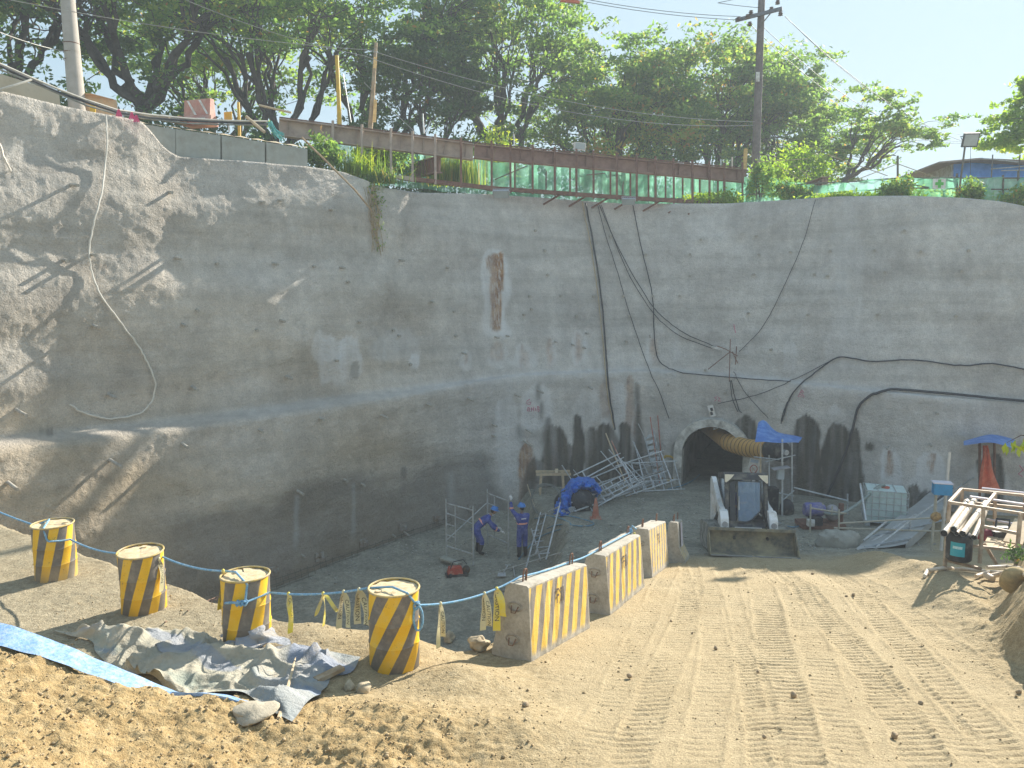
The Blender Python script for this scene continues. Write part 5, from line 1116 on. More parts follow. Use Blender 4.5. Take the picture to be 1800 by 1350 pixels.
def head(T, c, face, up, mt=SKIN, helmet=True, hair=None):
    f = nrm(A(*face) - A(*up) * np.dot(face, nrm(up))); u = nrm(up); x = np.cross(f, u); R = np.stack([x, f, u], 1)
    def fn(q):
        k = 1.0
        k += .10 * math.exp(-((q[0] / .16) ** 2 + ((q[2] + .10) / .22) ** 2)) * (q[1] > .3)             # nose
        k += .03 * math.exp(-((q[0] / .3) ** 2 + ((q[2] + .62) / .12) ** 2)) * (q[1] > .3)              # chin and lips
        k -= .05 * math.exp(-(((abs(q[0]) - .35) / .16) ** 2 + ((q[2] - .10) / .12) ** 2)) * (q[1] > .3)  # eye sockets
        k -= .10 * max(0, -q[2] - .3) * (q[1] < .2)
        return k
    mb = MB(); mb.sphere(c, (.076, .098, .118), 24, 18, R, fn); h = T.add('head', mb, mt, sm=True)
    for s in (-1, 1):
        mb = MB(); mb.sphere(c + R @ A(.079 * s, -.005, -.005), (.012, .022, .032), 8, 6, R); T.add('ear', mb, mt, h, sm=True)
        mb = MB(); mb.sphere(c + R @ A(.030 * s, .085, .012), (.013, .009, .008), 8, 6, R); T.add('eye', mb, mat('eye_dark', (.05, .04, .035), .3, 0, .1), h, sm=True)
    mb = MB(); mb.sphere(c + R @ A(0, .086, -.058), (.024, .008, .006), 8, 6, R); T.add('mouth', mb, mat('lips', (.28, .12, .10), .5, 0, .1), h, sm=True)
    mb = MB(); mb.sphere(c + R @ A(0, -.022, .012), (.081, .090, .108), 14, 10, R); T.add('hair', mb, mat('black_hair', (.015, .012, .01), .6, 0, .2), h, sm=True)
    if helmet:
        mb = MB(); prof = []
        for k in range(9):
            a = math.pi / 2 * k / 8; prof.append((.128 * math.cos(a), .115 * math.sin(a)))
        mb.lathe(prof[:-1] + [(.004, .115)], n=24); mb.lathe([(.128, -.012), (.140, -.004), (.128, .004)], n=24, cap=False); mb.box((0, .135, -.004), (.15, .07, .008)); mb.rot(R, c + R @ A(0, 0, .035)); hm = T.add('helmet', mb, HELM, sm=True)
        mb = MB(); mb.bar(A(0, -.10, .09), A(0, .10, .09), .03, .05); mb.rot(R, c + R @ A(0, 0, .035)); T.add('helmet_ridge', mb, HELM, hm)
def ring(T, a, b, r, w, mt, nm='reflective_band', sq=1.0, xdir=None):
    d = nrm(A(*b) - A(*a)); x = nrm(np.cross(d, A(*xdir) if xdir is not None else A(.1, 1, .05))); u = np.cross(x, d); c = A(*a); mb = MB(); n = 20
    V = []
    for k in range(n):
        q = 2 * math.pi * k / n; e = r * (x * math.cos(q) + u * sq * math.sin(q)); V += [c + e - d * w / 2, c + e + d * w / 2]
    mb.add(V, [(2 * k, 2 * ((k + 1) % n), 2 * ((k + 1) % n) + 1, 2 * k + 1) for k in range(n)]); T.add(nm, mb, mt, sm=True)
def body(T, J, boot_z, mats=(BLUEC, BOOT, SKIN), name='body'):
    R = {'pel': (.165, .14), 'wai': (.155, .13), 'che': (.18, .14), 'nek': .062, 'hb': .058, 'sl': .078, 'sr': .078, 'el': .066, 'er': .066, 'wl': .050, 'wr': .050, 'hl': .112, 'hr': .112, 'kl': .088, 'kr': .088, 'al': .066, 'ar': .066, 'tl': .045, 'tr': .045}
    E = [('pel', 'wai'), ('wai', 'che'), ('che', 'nek'), ('nek', 'hb'), ('che', 'sl'), ('sl', 'el'), ('el', 'wl'), ('che', 'sr'), ('sr', 'er'), ('er', 'wr'), ('pel', 'hl'), ('hl', 'kl'), ('kl', 'al'), ('al', 'tl'), ('pel', 'hr'), ('hr', 'kr'), ('kr', 'ar'), ('ar', 'tr')]
    J = {k: A(*v) for k, v in J.items()}; nk = (J['nek'] + J['hb']) / 2
    def pick(c):
        if np.linalg.norm(c - J['hb']) < .09: return 2
        for a_, k_ in (('al', 'kl'), ('ar', 'kr')):
            ax = J[k_] - J[a_]
            if np.dot(c - J[a_], ax) / np.dot(ax, ax) < boot_z and np.linalg.norm(c - J[a_]) < .40: return 1
        return 0
    return skin(name, J, E, R, 'pel', T.o, T.off, mats, pick)
# worker with a raised arm, seen from behind
o = PG(918, 981); fw = nrm(A(-.35, .9, 0)); rt = A(fw[1], -fw[0], 0)
def wp(x, y, z): return o + rt * x + fw * y + Z * z
T = Thing('person', 'worker in blue coveralls and blue helmet reaching one gloved hand up to a scaffold frame', 'person', o)
J = dict(pel=wp(0, 0, .93), wai=wp(0, .01, 1.10), che=wp(0, .0, 1.32), nek=wp(0, .01, 1.47), hb=wp(0, .03, 1.54), sl=wp(-.19, 0, 1.41), el=wp(-.30, .18, 1.58), wl=wp(-.30, .24, 1.83), sr=wp(.19, 0, 1.40), er=wp(.22, .20, 1.22), wr=wp(.06, .38, 1.20), hl=wp(-.09, 0, .88), kl=wp(-.10, .03, .50), al=wp(-.10, -.01, .10), tl=wp(-.11, .13, .05), hr=wp(.09, 0, .88), kr=wp(.10, .02, .50), ar=wp(.11, -.02, .10), tr=wp(.13, .12, .05))
body(T, J, .72); head(T, wp(0, .06, 1.66), fw + A(-.2, 0, .1), Z)
hand(T.o, T.off, wp(-.30, .25, 1.86), A(0, .05, 1), fw, GLOVE, .9, 1.15); hand(T.o, T.off, wp(.04, .40, 1.20), -rt, fw, GLOVE, .8, 1.1)
ring(T, wp(0, 0, 1.17), wp(0, 0, 1.27), .184, .055, BAND, sq=.80, xdir=fw); ring(T, wp(-.30, .19, 1.63), wp(-.30, .24, 1.83), .072, .05, BAND)
mb = MB(); mb.bar(wp(-.08, -.125, 1.33), wp(.08, -.125, 1.33), .02, .03); T.add('back_print', mb, SILV)
# bending worker
o = PG(846, 980) + A(0, .3, 0); o[2] = gz(o[0], o[1]); fw = nrm(A(.95, .25, 0)); rt = A(fw[1], -fw[0], 0)
T = Thing('person', 'worker in blue coveralls and blue helmet bending forward to reach a low scaffold bar', 'person', o)
J = dict(pel=wp(0, -.22, .88), wai=wp(0, -.06, 1.02), che=wp(0, .14, 1.16), nek=wp(0, .28, 1.27), hb=wp(0, .35, 1.32), sl=wp(-.18, .20, 1.19), el=wp(-.22, .36, .95), wl=wp(-.14, .55, .82), sr=wp(.18, .20, 1.17), er=wp(.23, .33, .92), wr=wp(.17, .56, .78), hl=wp(-.10, -.22, .84), kl=wp(-.12, -.06, .48), al=wp(-.12, -.14, .10), tl=wp(-.12, 0, .05), hr=wp(.10, -.22, .84), kr=wp(.13, .0, .47), ar=wp(.14, -.10, .10), tr=wp(.15, .05, .05))
body(T, J, .72); head(T, wp(0, .42, 1.42), fw + A(0, 0, -.35), nrm(A(fw[0] * .35, fw[1] * .35, 1)))
hand(T.o, T.off, wp(-.13, .57, .81), fw + A(0, 0, -.3), A(0, 0, -1), GLOVE, .9, 1.15); hand(T.o, T.off, wp(.165, .58, .77), fw + A(0, 0, -.2), A(0, 0, -1), GLOVE, .9, 1.15)
ring(T, J['wai'] + (J['che'] - J['wai']) * .35, J['che'], .182, .055, BAND, sq=.80, xdir=fw * .5 + Z); ring(T, (J['er'] * .6 + J['wr'] * .4), J['wr'], .072, .05, BAND)
# loader operator
o = L_(-.02, -.25, .58); fw = ff; rt = A(fw[1], -fw[0], 0)
T = Thing('person', 'operator in blue work clothes seated inside the loader cab', 'person', o); Zs = lz_
def wp(x, y, z): return o + rt * x + fw * y + Zs * z
J = dict(pel=wp(0, -.12, .36), wai=wp(0, -.13, .52), che=wp(0, -.12, .74), nek=wp(0, -.09, .88), hb=wp(0, -.06, .95), sl=wp(-.18, -.10, .81), el=wp(-.24, .08, .58), wl=wp(-.22, .32, .55), sr=wp(.18, -.10, .81), er=wp(.24, .08, .58), wr=wp(.22, .32, .55), hl=wp(-.10, -.06, .34), kl=wp(-.13, .36, .38), al=wp(-.13, .48, .02), tl=wp(-.13, .60, .0), hr=wp(.10, -.06, .34), kr=wp(.13, .36, .38), ar=wp(.13, .48, .02), tr=wp(.13, .60, .0))
body(T, J, .5); head(T, wp(0, -.02, 1.06), fw, Zs)
hand(T.o, T.off, wp(-.22, .33, .55), fw, -Zs, SKIN, .9); hand(T.o, T.off, wp(.22, .33, .55), fw, -Zs, SKIN, .9)
ring(T, wp(0, -.13, .62), wp(0, -.12, .74), .182, .05, BAND, sq=.8, xdir=fw)

# ------------------------------------------------------------------ plant yard on the far side of the loader
# IBC tank
c = PG(1553, 921); dI = float(proj(c)[2]); ang = -.35; R = RZ(ang)
T = Thing('water_tank', 'square translucent water tank in a steel cage with a hose in its lid', 'tank', c)
def ib(x, y, z): return c + R @ A(x, y, z)
TANK = mat('tank_plastic', (.62, .75, .73), .35, 0, .12, 2, (.40, .50, .46), 2, .5)
mb = MB(); mb.box(ib(0, 0, .66), (1.12, .94, .98), R, .97); T.add('bottle', mb, TANK)
mb = MB(); mb.cyl(ib(0, 0, 1.13), ib(0, 0, 1.19), .12, n=16); T.add('lid', mb, RED, sm=True)
for k in range(3):
    mb = MB(); mb.box(ib(-.5 + .5 * k, 0, .07), (.14, 1.0, .14), R); T.add('pallet_foot', mb, GALV)
w, d_ = .60, .50
for z in (.16, .36, .56, .76, .96, 1.14):
    mb = MB(); mb.tube([ib(-w, -d_, z), ib(w, -d_, z), ib(w, d_, z), ib(-w, d_, z)], .011, 6, closed=True); T.add('cage_hoop', mb, GALV, sm=True)
for x in np.linspace(-w, w, 7):
    for y in (-d_, d_):
        mb = MB(); mb.cyl(ib(x, y, .14), ib(x, y, 1.15), .010, n=6); T.add('cage_bar', mb, GALV, sm=True)
for y in np.linspace(-d_, d_, 5)[1:-1]:
    for x in (-w, w):
        mb = MB(); mb.cyl(ib(x, y, .14), ib(x, y, 1.15), .010, n=6); T.add('cage_bar', mb, GALV, sm=True)
for x in (-.25, .25):
    mb = MB(); mb.cyl(ib(x, -d_, 1.16), ib(x, d_, 1.16), .013, n=6); T.add('top_bar', mb, GALV, sm=True)
P_ = [ib(0, 0, 1.20), ib(-.15, -.1, 1.28), at(1525, 872, dI - .4), at(1500, 892, dI - .7), at(1480, 903, dI - .9), at(1458, 905, dI - .8), at(1435, 895, dI - .6)]
P2 = [];
for a, b in zip(P_[:-1], P_[1:]): P2 += [a + (b - a) * k / 5 for k in range(5)]
P2 = [sum(P2[max(0, i - 2):i + 3]) / len(P2[max(0, i - 2):i + 3]) for i in range(len(P2))]
mb = MB(); mb.tube(P2, .045, 8); single('suction_hose', mb, mat('grey_green_hose', (.24, .28, .26), .6, 0, .2, 8), 'thick grey hose arching from the tank lid down to the pump', 'hose', sm=True)
# pump
c = PG(1440, 930); T = Thing('diesel_pump', 'purple-blue motor pump on a cluttered skid beside the tank', 'pump', c)
mb = MB(); mb.box(c + A(.1, .2, .10), (1.3, .7, .14)); T.add('skid', mb, RUST)
mb = MB(); mb.lathe([(.18, 0), (.22, .05), (.22, .5), (.16, .6)], n=18); mb.rot(np.stack([A(0, 1, 0), Z, A(1, 0, 0)], 1), c + A(-.40, .2, .55)); T.add('motor', mb, mat('motor_blue', (.10, .10, .32), .6, 0, .3, 7, (.3, .28, .32), 5, .5), sm=True)
mb = MB(); mb.sphere(c + A(.45, .2, .45), (.22, .2, .26), 14, 10); T.add('impeller_housing', mb, mat('pump_grey', (.33, .32, .34), .6, .2, .3, 8), sm=True)
mb = MB(); mb.box(c + A(-.15, -.05, .28), (.34, .3, .24)); T.add('fuel_box', mb, BLACKP); mb = MB(); mb.box(c + A(-.35, -.2, .26), (.2, .14, .2)); T.add('battery', mb, WHITE)
mb = MB(); mb.cyl(c + A(.7, .15, .2), c + A(.7, .15, .75), .08, n=12); T.add('riser', mb, RUST, sm=True)
# guard rails of tubes
dR = float(proj(PG(1475, 955))[2])
def rail_thing(nm, lab, bars, mt, d0, cat='railing', r=.026):
    p = at(*bars[0][0], d0 + bars[0][2]); T = Thing(nm, lab, cat, p)
    for a, b, da, db, kind in bars_norm(bars):
        mb = MB(); mb.cyl(at(*a, d0 + da), at(*b, d0 + db), r, n=8); T.add(kind, mb, mt, sm=True)
    return T
def bars_norm(bars): return [(b[0], b[1], b[2], b[3], b[4]) for b in bars]
TUBEY = mat('sandy_tube', (.42, .39, .31), .7, .1, .2, 8, (.5, .44, .34), 5, .4)
rail_thing('guard_rail', 'tube railing with two long rails between the pump and the box post', [((1474, 948), (1475, 895), 0, 0, 'post'), ((1474, 920), (1640, 910), 0, 0, 'rail'), ((1466, 928), (1655, 934), 0, 0, 'rail'), ((1498, 955), (1498, 925), .4, .4, 'post')], TUBEY, dR)
rail_thing('guard_rail', 'short crooked tube railing in front of the pump motor', [((1424, 936), (1425, 886), 0, 0, 'post'), ((1424, 893), (1488, 903), 0, .5, 'rail'), ((1462, 905), (1463, 889), .5, .5, 'post'), ((1445, 905), (1446, 885), .8, .8, 'post')], TUBEY, float(proj(PG(1425, 940))[2]))
rail_thing('guard_rail', 'single long white tube slanting from the blower shelter to the tank', [((1395, 857), (1490, 880), 0, -.6, 'rail'), ((1490, 905), (1490, 868), -.6, -.6, 'post')], GALV, dB + .3)
rail_thing('inclined_handrail', 'steel handrail climbing the concrete ramp towards the wall', [((1540, 962), (1600, 915), 0, 1.5, 'rail'), ((1600, 915), (1725, 830), 1.5, 6, 'rail'), ((1600, 940), (1600, 915), 1.5, 1.5, 'post'), ((1646, 905), (1646, 884), 3.2, 3.2, 'post'), ((1690, 875), (1690, 850), 4.5, 4.5, 'post')], GALV, float(proj(PG(1540, 965))[2]))
# concrete lump, ramp slab
c = PG(1476, 962); mb = MB(); mb.sphere(c + A(0, .1, .10), (.60, .34, .42), 28, 18, None, lambda q: 1 + .07 * math.sin(q[0] * 5 + 1) * math.cos(q[2] * 4) - .30 * max(0, q[2] - .45) - .10 * max(0, -q[1] - .6) + .05 * math.sin(q[0] * 11 + q[2] * 9) + .03 * math.sin(q[1] * 17 + q[0] * 13)); single('concrete_lump', mb, mat('mud_concrete', (.36, .35, .30), .95, 0, .2, 4, (.28, .27, .23), 3, .5, .7, 25), 'low rounded lump of pale concrete at the foot of the tube railing', 'concrete', sm=True)
a, b = PG(1500, 966), PG(1585, 966); dS = float(proj(a)[2])
P4 = [at(1500, 968, dS - .1), at(1592, 957, dS + .1), at(1690, 862, dS + 6.0), at(1640, 862, dS + 6.0)]
mb = MB(); Gs = [[(P4[0] * (1 - u) + P4[1] * u) * (1 - w) + (P4[3] * (1 - u) + P4[2] * u) * w + A(0, 0, .02 * math.sin(u * 7 + w * 15)) for u in np.linspace(0, 1, 8)] for w in np.linspace(0, 1, 24)]
mb.grid(Gs); mb.grid([[p - A(0, 0, .25) for p in r] for r in Gs]); mb.grid([[r[0], r[0] - A(0, 0, .25)] for r in Gs]); mb.grid([[r[-1], r[-1] - A(0, 0, .25)] for r in Gs])
single('concrete_ramp', mb, mat('ramp_concrete', (.36, .37, .36), .9, 0, .15, 3, (.33, .33, .31), 2, .5, .4, 30), 'pale sloping concrete slab rising beside the water tank', 'ramp', sm=True)
for i, (p, q, da, db, r) in enumerate((((1508, 968), (1610, 905), 0, 3, .04), ((1535, 970), (1640, 890), .2, 4, .045), ((1518, 950), (1560, 915), .4, 1.5, .03), ((1520, 962), (1600, 946), .1, .4, .03), ((1512, 850), (1522, 915), 2.4, 1.8, .03), ((1524, 945), (1700, 905), 1, 2.5, .03))):
    mb = MB(); mb.cyl(at(*p, dS + da), at(*q, dS + db), r, n=8)
    single('long_pipe', mb, [GALV, mat('grey_pipe', (.30, .33, .35), .6, .1, .2, 8)][i % 2], ['grey pipe lying up the edge of the concrete slab', 'thicker pipe beside the slab edge pipe', 'short pipe propped under the tank railing', 'pale pipe lying level before the slab', 'pipe standing against the side of the water tank', 'pipe lying across the concrete slab'][i], 'pipe', sm=True)
mb = MB(); P_ = [at(x, y, dW_) for x, y, dW_ in ((1640, 890, dS + 4.4), (1680, 850, dS + 6), (1740, 815, dS + 7.2), (1800, 785, dS + 8), (1860, 760, dS + 8.4))]; mb.tube(P_, .07, 8); single('delivery_pipe', mb, CABLE, 'thick dark pipe climbing the wall past the orange cloth', 'pipe', sm=True)
# blue box on posts, marker post
pb_ = PG(1637, 968); dP = float(proj(pb_)[2])
T = Thing('box_post', 'small bright blue box on a leaning post with a pale pole behind', 'box', pb_)
mb = MB(); mb.cyl(pb_, at(1646, 862, dP), .035, n=8); T.add('post', mb, TUBEY, sm=True)
mb = MB(); mb.box(at(1656, 859, dP - .05), (.42, .3, .28), RZ(-.3)); bb = T.add('box', mb, mat('bright_blue_box', (.03, .27, .55), .5, 0, .15)); mb = MB(); mb.box(at(1656, 848, dP - .05), (.46, .34, .025), RZ(-.3)); T.add('box_lid', mb, mat('white_lid', (.72, .68, .76), .4, 0, .05), bb)
mb = MB(); mb.cyl(PG(1654, 968), at(1669, 795, dP + .3), .038, n=8); T.add('marker_pole', mb, mat('pale_pole', (.56, .53, .47), .7, 0, .15), sm=True)
mb = MB(); mb.sphere(at(1645, 908, dP - .05), (.14, .10, .11), 10, 8, None, lambda q: 1 + .3 * math.sin(q[0] * 9) * math.sin(q[2] * 8)); T.add('dry_bundle', mb, mat('dry_leaves', (.40, .25, .10), .9, 0, .4, 14), sm=True)
# canopy sheet, orange cloth, blue barrel
dC = float(proj(PW(1740, 800))[2]) - .9
Gs = [[at(1694 + 90 * u, 775 - 11 * math.sin(u * 2.6) + (8 + 12 * u) * w + .6 * math.sin(u * 9), dC + .9 - 1.6 * w) for w in np.linspace(0, 1, 8)] for u in np.linspace(0, 1, 20)]
mb = MB(); mb.grid(Gs); T_ = single('blue_canopy', mb, _M['sheet_roof_blue'], 'arched blue plastic sheet over the drill stand near the orange cloth', 'tarpaulin', sm=True)
Gs = []
for k in range(16):
    u = k / 15; w0 = 5 + 15 * u ** 1.5; xc = 1731 + 4 * u; Gs.append([at(xc + w0 * s * (1.15 if s > 0 else .8) + 1.0 * math.sin(k * .5), 783 + 78 * u, dC - .2 + .05 * math.sin(s * 6 + u * 2)) for s in np.linspace(-1, 1, 12)])
mb = MB(); mb.grid(Gs); single('orange_cloth', mb, mat('orange_cloth', (.62, .12, .05), .8, 0, .2, 6, (.62, .28, .18), 3, .35, .4, 14), 'orange-red cloth hanging in folds beneath the arched blue sheet', 'cloth', sm=True)
T = Thing('canopy_post', 'dark post and drum stand under the arched blue sheet', 'post', at(1745, 880, dC))
for px in (1722, 1748):
    mb = MB(); mb.cyl(at(px, 900, dC + .3), at(px, 776, dC + .3), .04, n=8); T.add('post', mb, RUST, sm=True)
c = PG(1790, 880); c[2] += .29; T = Thing('blue_barrel', 'blue plastic barrel lying on its side behind the pipe rack', 'barrel', c)
BB = mat('barrel_blue', (.03, .14, .30), .5, 0, .2, 5, (.15, .22, .28), 4, .4)
mb = MB(); mb.lathe([(.24, 0), (.29, .05), (.30, .3), (.28, .33), (.30, .36), (.30, .62), (.28, .65), (.30, .68), (.29, .92), (.24, .96)], n=24); mb.rot(np.stack([A(0, 0, 1), nrm(A(.3, 1, 0)), nrm(A(-1, .3, 0))], 1), c + A(.45, 0, 0)); T.add('body', mb, BB, sm=True)
mb = MB(); mb.sphere(c + A(.1, 0, .38), (.25, .2, .1), 12, 8); T.add('cover', mb, BB, sm=True)
# pipe rack of square tube
f0 = PG(1661, 1004); dK = float(proj(f0)[2]); T = Thing('pipe_rack', 'tall sandy steel rack holding cream pipes, boards and a black drum', 'rack', f0)
RK = mat('rack_steel', (.46, .38, .29), .65, .1, .2, 7, (.30, .19, .11), 5, .55)
def rk(px, py, d): return at(px, py, dK + d)
def rbar(a, b, nm='rail', w=.05): 
    mb = MB(); mb.bar(a, b, w, w); T.add(nm, mb, RK)
rbar(rk(1660, 1005, 0), rk(1669, 882, 0), 'upright'); rbar(rk(1785, 1000, -.6), rk(1794, 903, -.6), 'upright'); rbar(rk(1722, 990, -.3), rk(1729, 893, -.3), 'upright')
rbar(rk(1690, 940, 1.6), rk(1691, 858, 1.6), 'upright'); rbar(rk(1748, 960, 1.3), rk(1749, 866, 1.3), 'upright'); rbar(rk(1800, 950, 1.0), rk(1802, 872, 1.0), 'upright')
rbar(rk(1669, 883, 0), rk(1830, 908, -.7)); rbar(rk(1690, 860, 1.6), rk(1830, 874, 1.0)); rbar(rk(1665, 955, 0), rk(1790, 968, -.6)); rbar(rk(1669, 883, 0), rk(1690, 860, 1.6)); rbar(rk(1727, 925, -.3), rk(1790, 938, -.6)); rbar(rk(1690, 882, 1.6), rk(1830, 896, 1.0)); rbar(rk(1729, 893, -.3), rk(1749, 868, 1.3)); rbar(rk(1752, 992, -.3), rk(1730, 955, -.2), 'brace'); rbar(rk(1665, 985, 0), rk(1725, 1000, -.2))
for i, (xa, ya, xb, yb, r) in enumerate(((1659, 938, 1700, 882, .062), (1676, 931, 1712, 880, .055), (1681, 938, 1708, 892, .04), (1692, 938, 1732, 884, .055), (1712, 945, 1736, 888, .05))):
    p, q = rk(xa, ya, -.45), rk(xb, yb, 1.5); T2 = Thing('cream_pipe', ['thick cream pipe at the outer end of the rack', 'cream pipe next to the thick one on the rack', 'thin cream pipe tucked between two on the rack', 'cream pipe near the rack middle with a tied rag', 'short steep cream pipe above the rack brace'][i], 'pipe', p, 'cream pipes on the rack')
    mb = MB(); mb.tube([p, q], r, 16, caps=False); T2.add('barrel', mb, PVC, sm=True); d = nrm(q - p)
    mb = MB(); mb.cyl(p + d * .02, p + d * .05, r * .86, n=14); T2.add('bore', mb, HOLE)
    mb = MB(); mb.cyl(p + d * .30, p + d * .36, r * 1.06, n=16); T2.add('socket', mb, PVC, sm=True)
for i, (xa, ya, xb, yb, da, db) in enumerate(((1705, 873, 1825, 890, 1.0, .6), (1726, 858, 1830, 870, 1.9, 1.3), (1735, 913, 1825, 928, 1.2, .4))):
    mb = MB(); mb.cyl(rk(xa, ya, da), rk(xb, yb, db), .024, n=8); single('bright_tube', mb, mat('bright_tube', (.70, .64, .68), .35, .3, .08), ['bright pale tube lying along the middle of the rack', 'bright pale tube lying along the back of the rack', 'bright pale tube low on the rack'][i], 'tube', sm=True)
c = rk(1686, 958, -.1); T2 = Thing('jerrycan', 'black plastic canister with a turquoise label on the rack', 'canister', c)
mb = MB(); mb.lathe([(.19, -.28), (.22, -.25), (.22, .16), (.17, .24), (.08, .27), (.08, .31)], c, 20); T2.add('body', mb, BLACKP, sm=True)
nrm_c = nrm((CAM - c) * A(1, 1, 0)); xx = nrm(np.cross(Z, nrm_c)); mb = MB(); Gs = [[c + A(0, 0, z) + .224 * (nrm_c * math.cos(a) + xx * math.sin(a)) for a in np.linspace(-.65, .45, 8)] for z in (-.16, .10)]
mb.grid(Gs); lb = T2.add('label', mb, mat('turquoise_label', (.03, .38, .48), .5, 0, .1)); mb = MB(); mb.grid([[c + A(0, 0, z) + .2265 * (nrm_c * math.cos(a) + xx * math.sin(a)) for a in np.linspace(-.45, .25, 6)] for z in (-.02, .03)]); T2.add('label_print', mb, mat('pale_print', (.5, .75, .8), .5, 0, .2, 40), lb)
for i in range(6):
    a, b = rk(1736 + i * 8, 962 + i * 1.5, -.1), rk(1748 + i * 9, 940 + i * 1.0, .6); mb = MB(); mb.bar(a, b, .16, .03); single('rack_board', mb, PALEWOOD, 'pale board in the slatted shelf at the foot of the rack', 'board', 'boards on the pipe rack')
mb = MB(); mb.bar(rk(1780, 955, -.3), rk(1800, 915, .4), .3, .03); single('leaning_board', mb, PALEWOOD, 'broad pale board leaning inside the end of the rack', 'board')
mb = MB(); mb.sphere(rk(1737, 940, .6), (.2, .15, .14), 14, 10, None, lambda q: 1 + .12 * math.sin(q[0] * 6)); single('red_sack', mb, mat('maroon_cloth', (.25, .04, .06), .8, 0, .2), 'crumpled maroon sack lying behind the steep cream pipe', 'sack', sm=True)
mb = MB(); mb.tube([rk(1750, 925, .5), rk(1752, 912, .6), rk(1775, 914, .5), rk(1774, 928, .4)], .02, 6); mb.box(rk(1762, 935, .6), (.55, .4, .12)); single('wheelbarrow_tray', mb, BLACKP, 'black tray with a looped handle on the rack shelf', 'tray')
for i, L in enumerate(([(1625, 1018), (1630, 1008), (1660, 1004), (1700, 1006), (1740, 1010)], [(1715, 1018), (1738, 1010), (1770, 1012), (1815, 1020)], [(1735, 1002), (1770, 1000), (1800, 1008)])):
    P_ = []
    for a, b in zip(L[:-1], L[1:]): P_ += [PG(a[0] + (b[0] - a[0]) * k / 5, a[1] + (b[1] - a[1]) * k / 5) + A(0, 0, .06) for k in range(5)]
    mb = MB(); mb.tube(P_, .035, 8); single('bent_pipe', mb, PVC, ['bent cream pipe curling on the ground before the rack', 'jointed cream pipe lying before the rack foot', 'cream pipe scrap lying under the rack'][i], 'pipe', sm=True)
c = PG(1738, 1020) + A(0, 0, .07); mb = MB(); mb.cyl(c + A(0, -.12, 0), c + A(0, .12, 0), .06, n=14); mb.cyl(c, c + A(.2, 0, .05), .05, n=12); single('pipe_tee', mb, PVC, 'cream pipe tee joint lying on the gravel before the rack', 'pipe', sm=True)
# ------------------------------------------------------------------ top of the wall: girders, walkway, nets, poles, barriers
def gdep(px, add=0.0): return 1.0 / np.interp(px, [490, 1310], [1 / 28.3, 1 / 33.3]) + add
def g(px, py, add=0.0): return at(px, py, gdep(px, add))
def ibeam(nm, lab, p, q, h, w, mt, tw=.03, tf=.045):
    T = Thing(nm, lab, 'girder', p); d = nrm(q - p); x = nrm(np.cross(d, Z)); u = np.cross(x, d)
    mb = MB(); mb.bar(p - u * h / 2, q - u * h / 2, tw, h - 2 * tf - .004, up=u); T.add('web', mb, mt)
    for k in (tf / 2, h - tf / 2):
        mb = MB(); mb.bar(p - u * k, q - u * k, w, tf, up=u); T.add('flange', mb, mt)
    for k in np.linspace(.04, .96, 9):
        c = p + (q - p) * k - u * h / 2; mb = MB(); mb.bar(c - u * (h / 2 - tf - .004), c + u * (h / 2 - tf - .004), w * .8, .015, up=d); T.add('stiffener', mb, mt)
    return T
GR1 = mat('grey_brown_girder', (.40, .31, .255), .85, .05, .2, 4, (.50, .40, .32), 3, .5, .3, 40); GR2 = mat('red_brown_girder', (.27, .165, .135), .85, .05, .25, 4, (.36, .23, .18), 3, .5, .3, 40)
ibeam('steel_girder', 'weathered grey-brown steel girder at the crest, its end wrapped in teal rope', g(491, 209), g(832, 253.5), .62, .32, GR1)
ibeam('steel_girder', 'rusty red-brown steel girder continuing along the crest to the utility pole', g(834, 254), g(1312, 299), .54, .32, GR2)
WKY = lambda px: np.interp(px, [580, 640, 727, 865, 1045, 1245, 1275], [297, 303, 313, 329, 342, 355, 357])
TOPY = lambda px: np.interp(px, [491, 832, 1312], [209, 253.5, 299])
T = Thing('crest_walkway', 'rusty steel walkway railing with many upright angles hung along the crest girders', 'railing', g(640, 303))
for px in (585, 636, 687, 725, 765, 810, 864, 897, 936, 975, 1013, 1043, 1084, 1119, 1152, 1184, 1217, 1247, 1273):
    mb = MB(); a, b = g(px + .4, WKY(px) + 7, -.3), g(px, TOPY(px) - 9, -.3); mb.bar(a, b, .085, .07); T.add('upright', mb, GR1 if px < 770 else RUST)
for px in (563, 900 + 5, 1002, 1080 - 7, 1108, 1140, 1170, 1200, 1230, 1262):
    mb = MB(); a, b = g(px, WKY(px) + 3, .9), g(px, TOPY(px) + 12, .9); mb.bar(a, b, .07, .06); T.add('inner_upright', mb, RUST)
mb = MB(); mb.bar(g(1305, 352, -.3), g(1305, 285, -.3), .08, .06); T.add('upright', mb, RUST)
kx = [640, 727, 865, 1045, 1250, 1275]
for a, b in zip(kx[:-1], kx[1:]):
    mb = MB(); mb.bar(g(a, WKY(a) + 2, -.25), g(b, WKY(b) + 2, -.25), .16, .15); T.add('floor_channel', mb, GR1 if a < 727 else RUST)
    mb = MB(); mb.bar(g(a, WKY(a) + 1, .55), g(b, WKY(b) + 1, .55), .25, .10); T.add('floor_channel', mb, RUST)
for a, b in ((491, 830), (834, 1300)):
    mb = MB(); mb.cyl(g(a, TOPY(a) - 3, -.3), g(b, TOPY(b) - 3, -.3), .025, n=6); T.add('hand_rail', mb, RUST)
for px in (985, 1030, 1070, 1110, 1160, 1205, 1240):
    mb = MB(); mb.bar(g(px, WKY(px) + 4, -.3), PW(px - 30, WKY(px) + 22, .02), .06, .06); T.add('bracket', mb, RUST)
ibeam('stub_girder', 'short dark girder running back under the long crest girder', g(772, 275, .1), g(722, 288, 3.2), .62, .3, GR2)
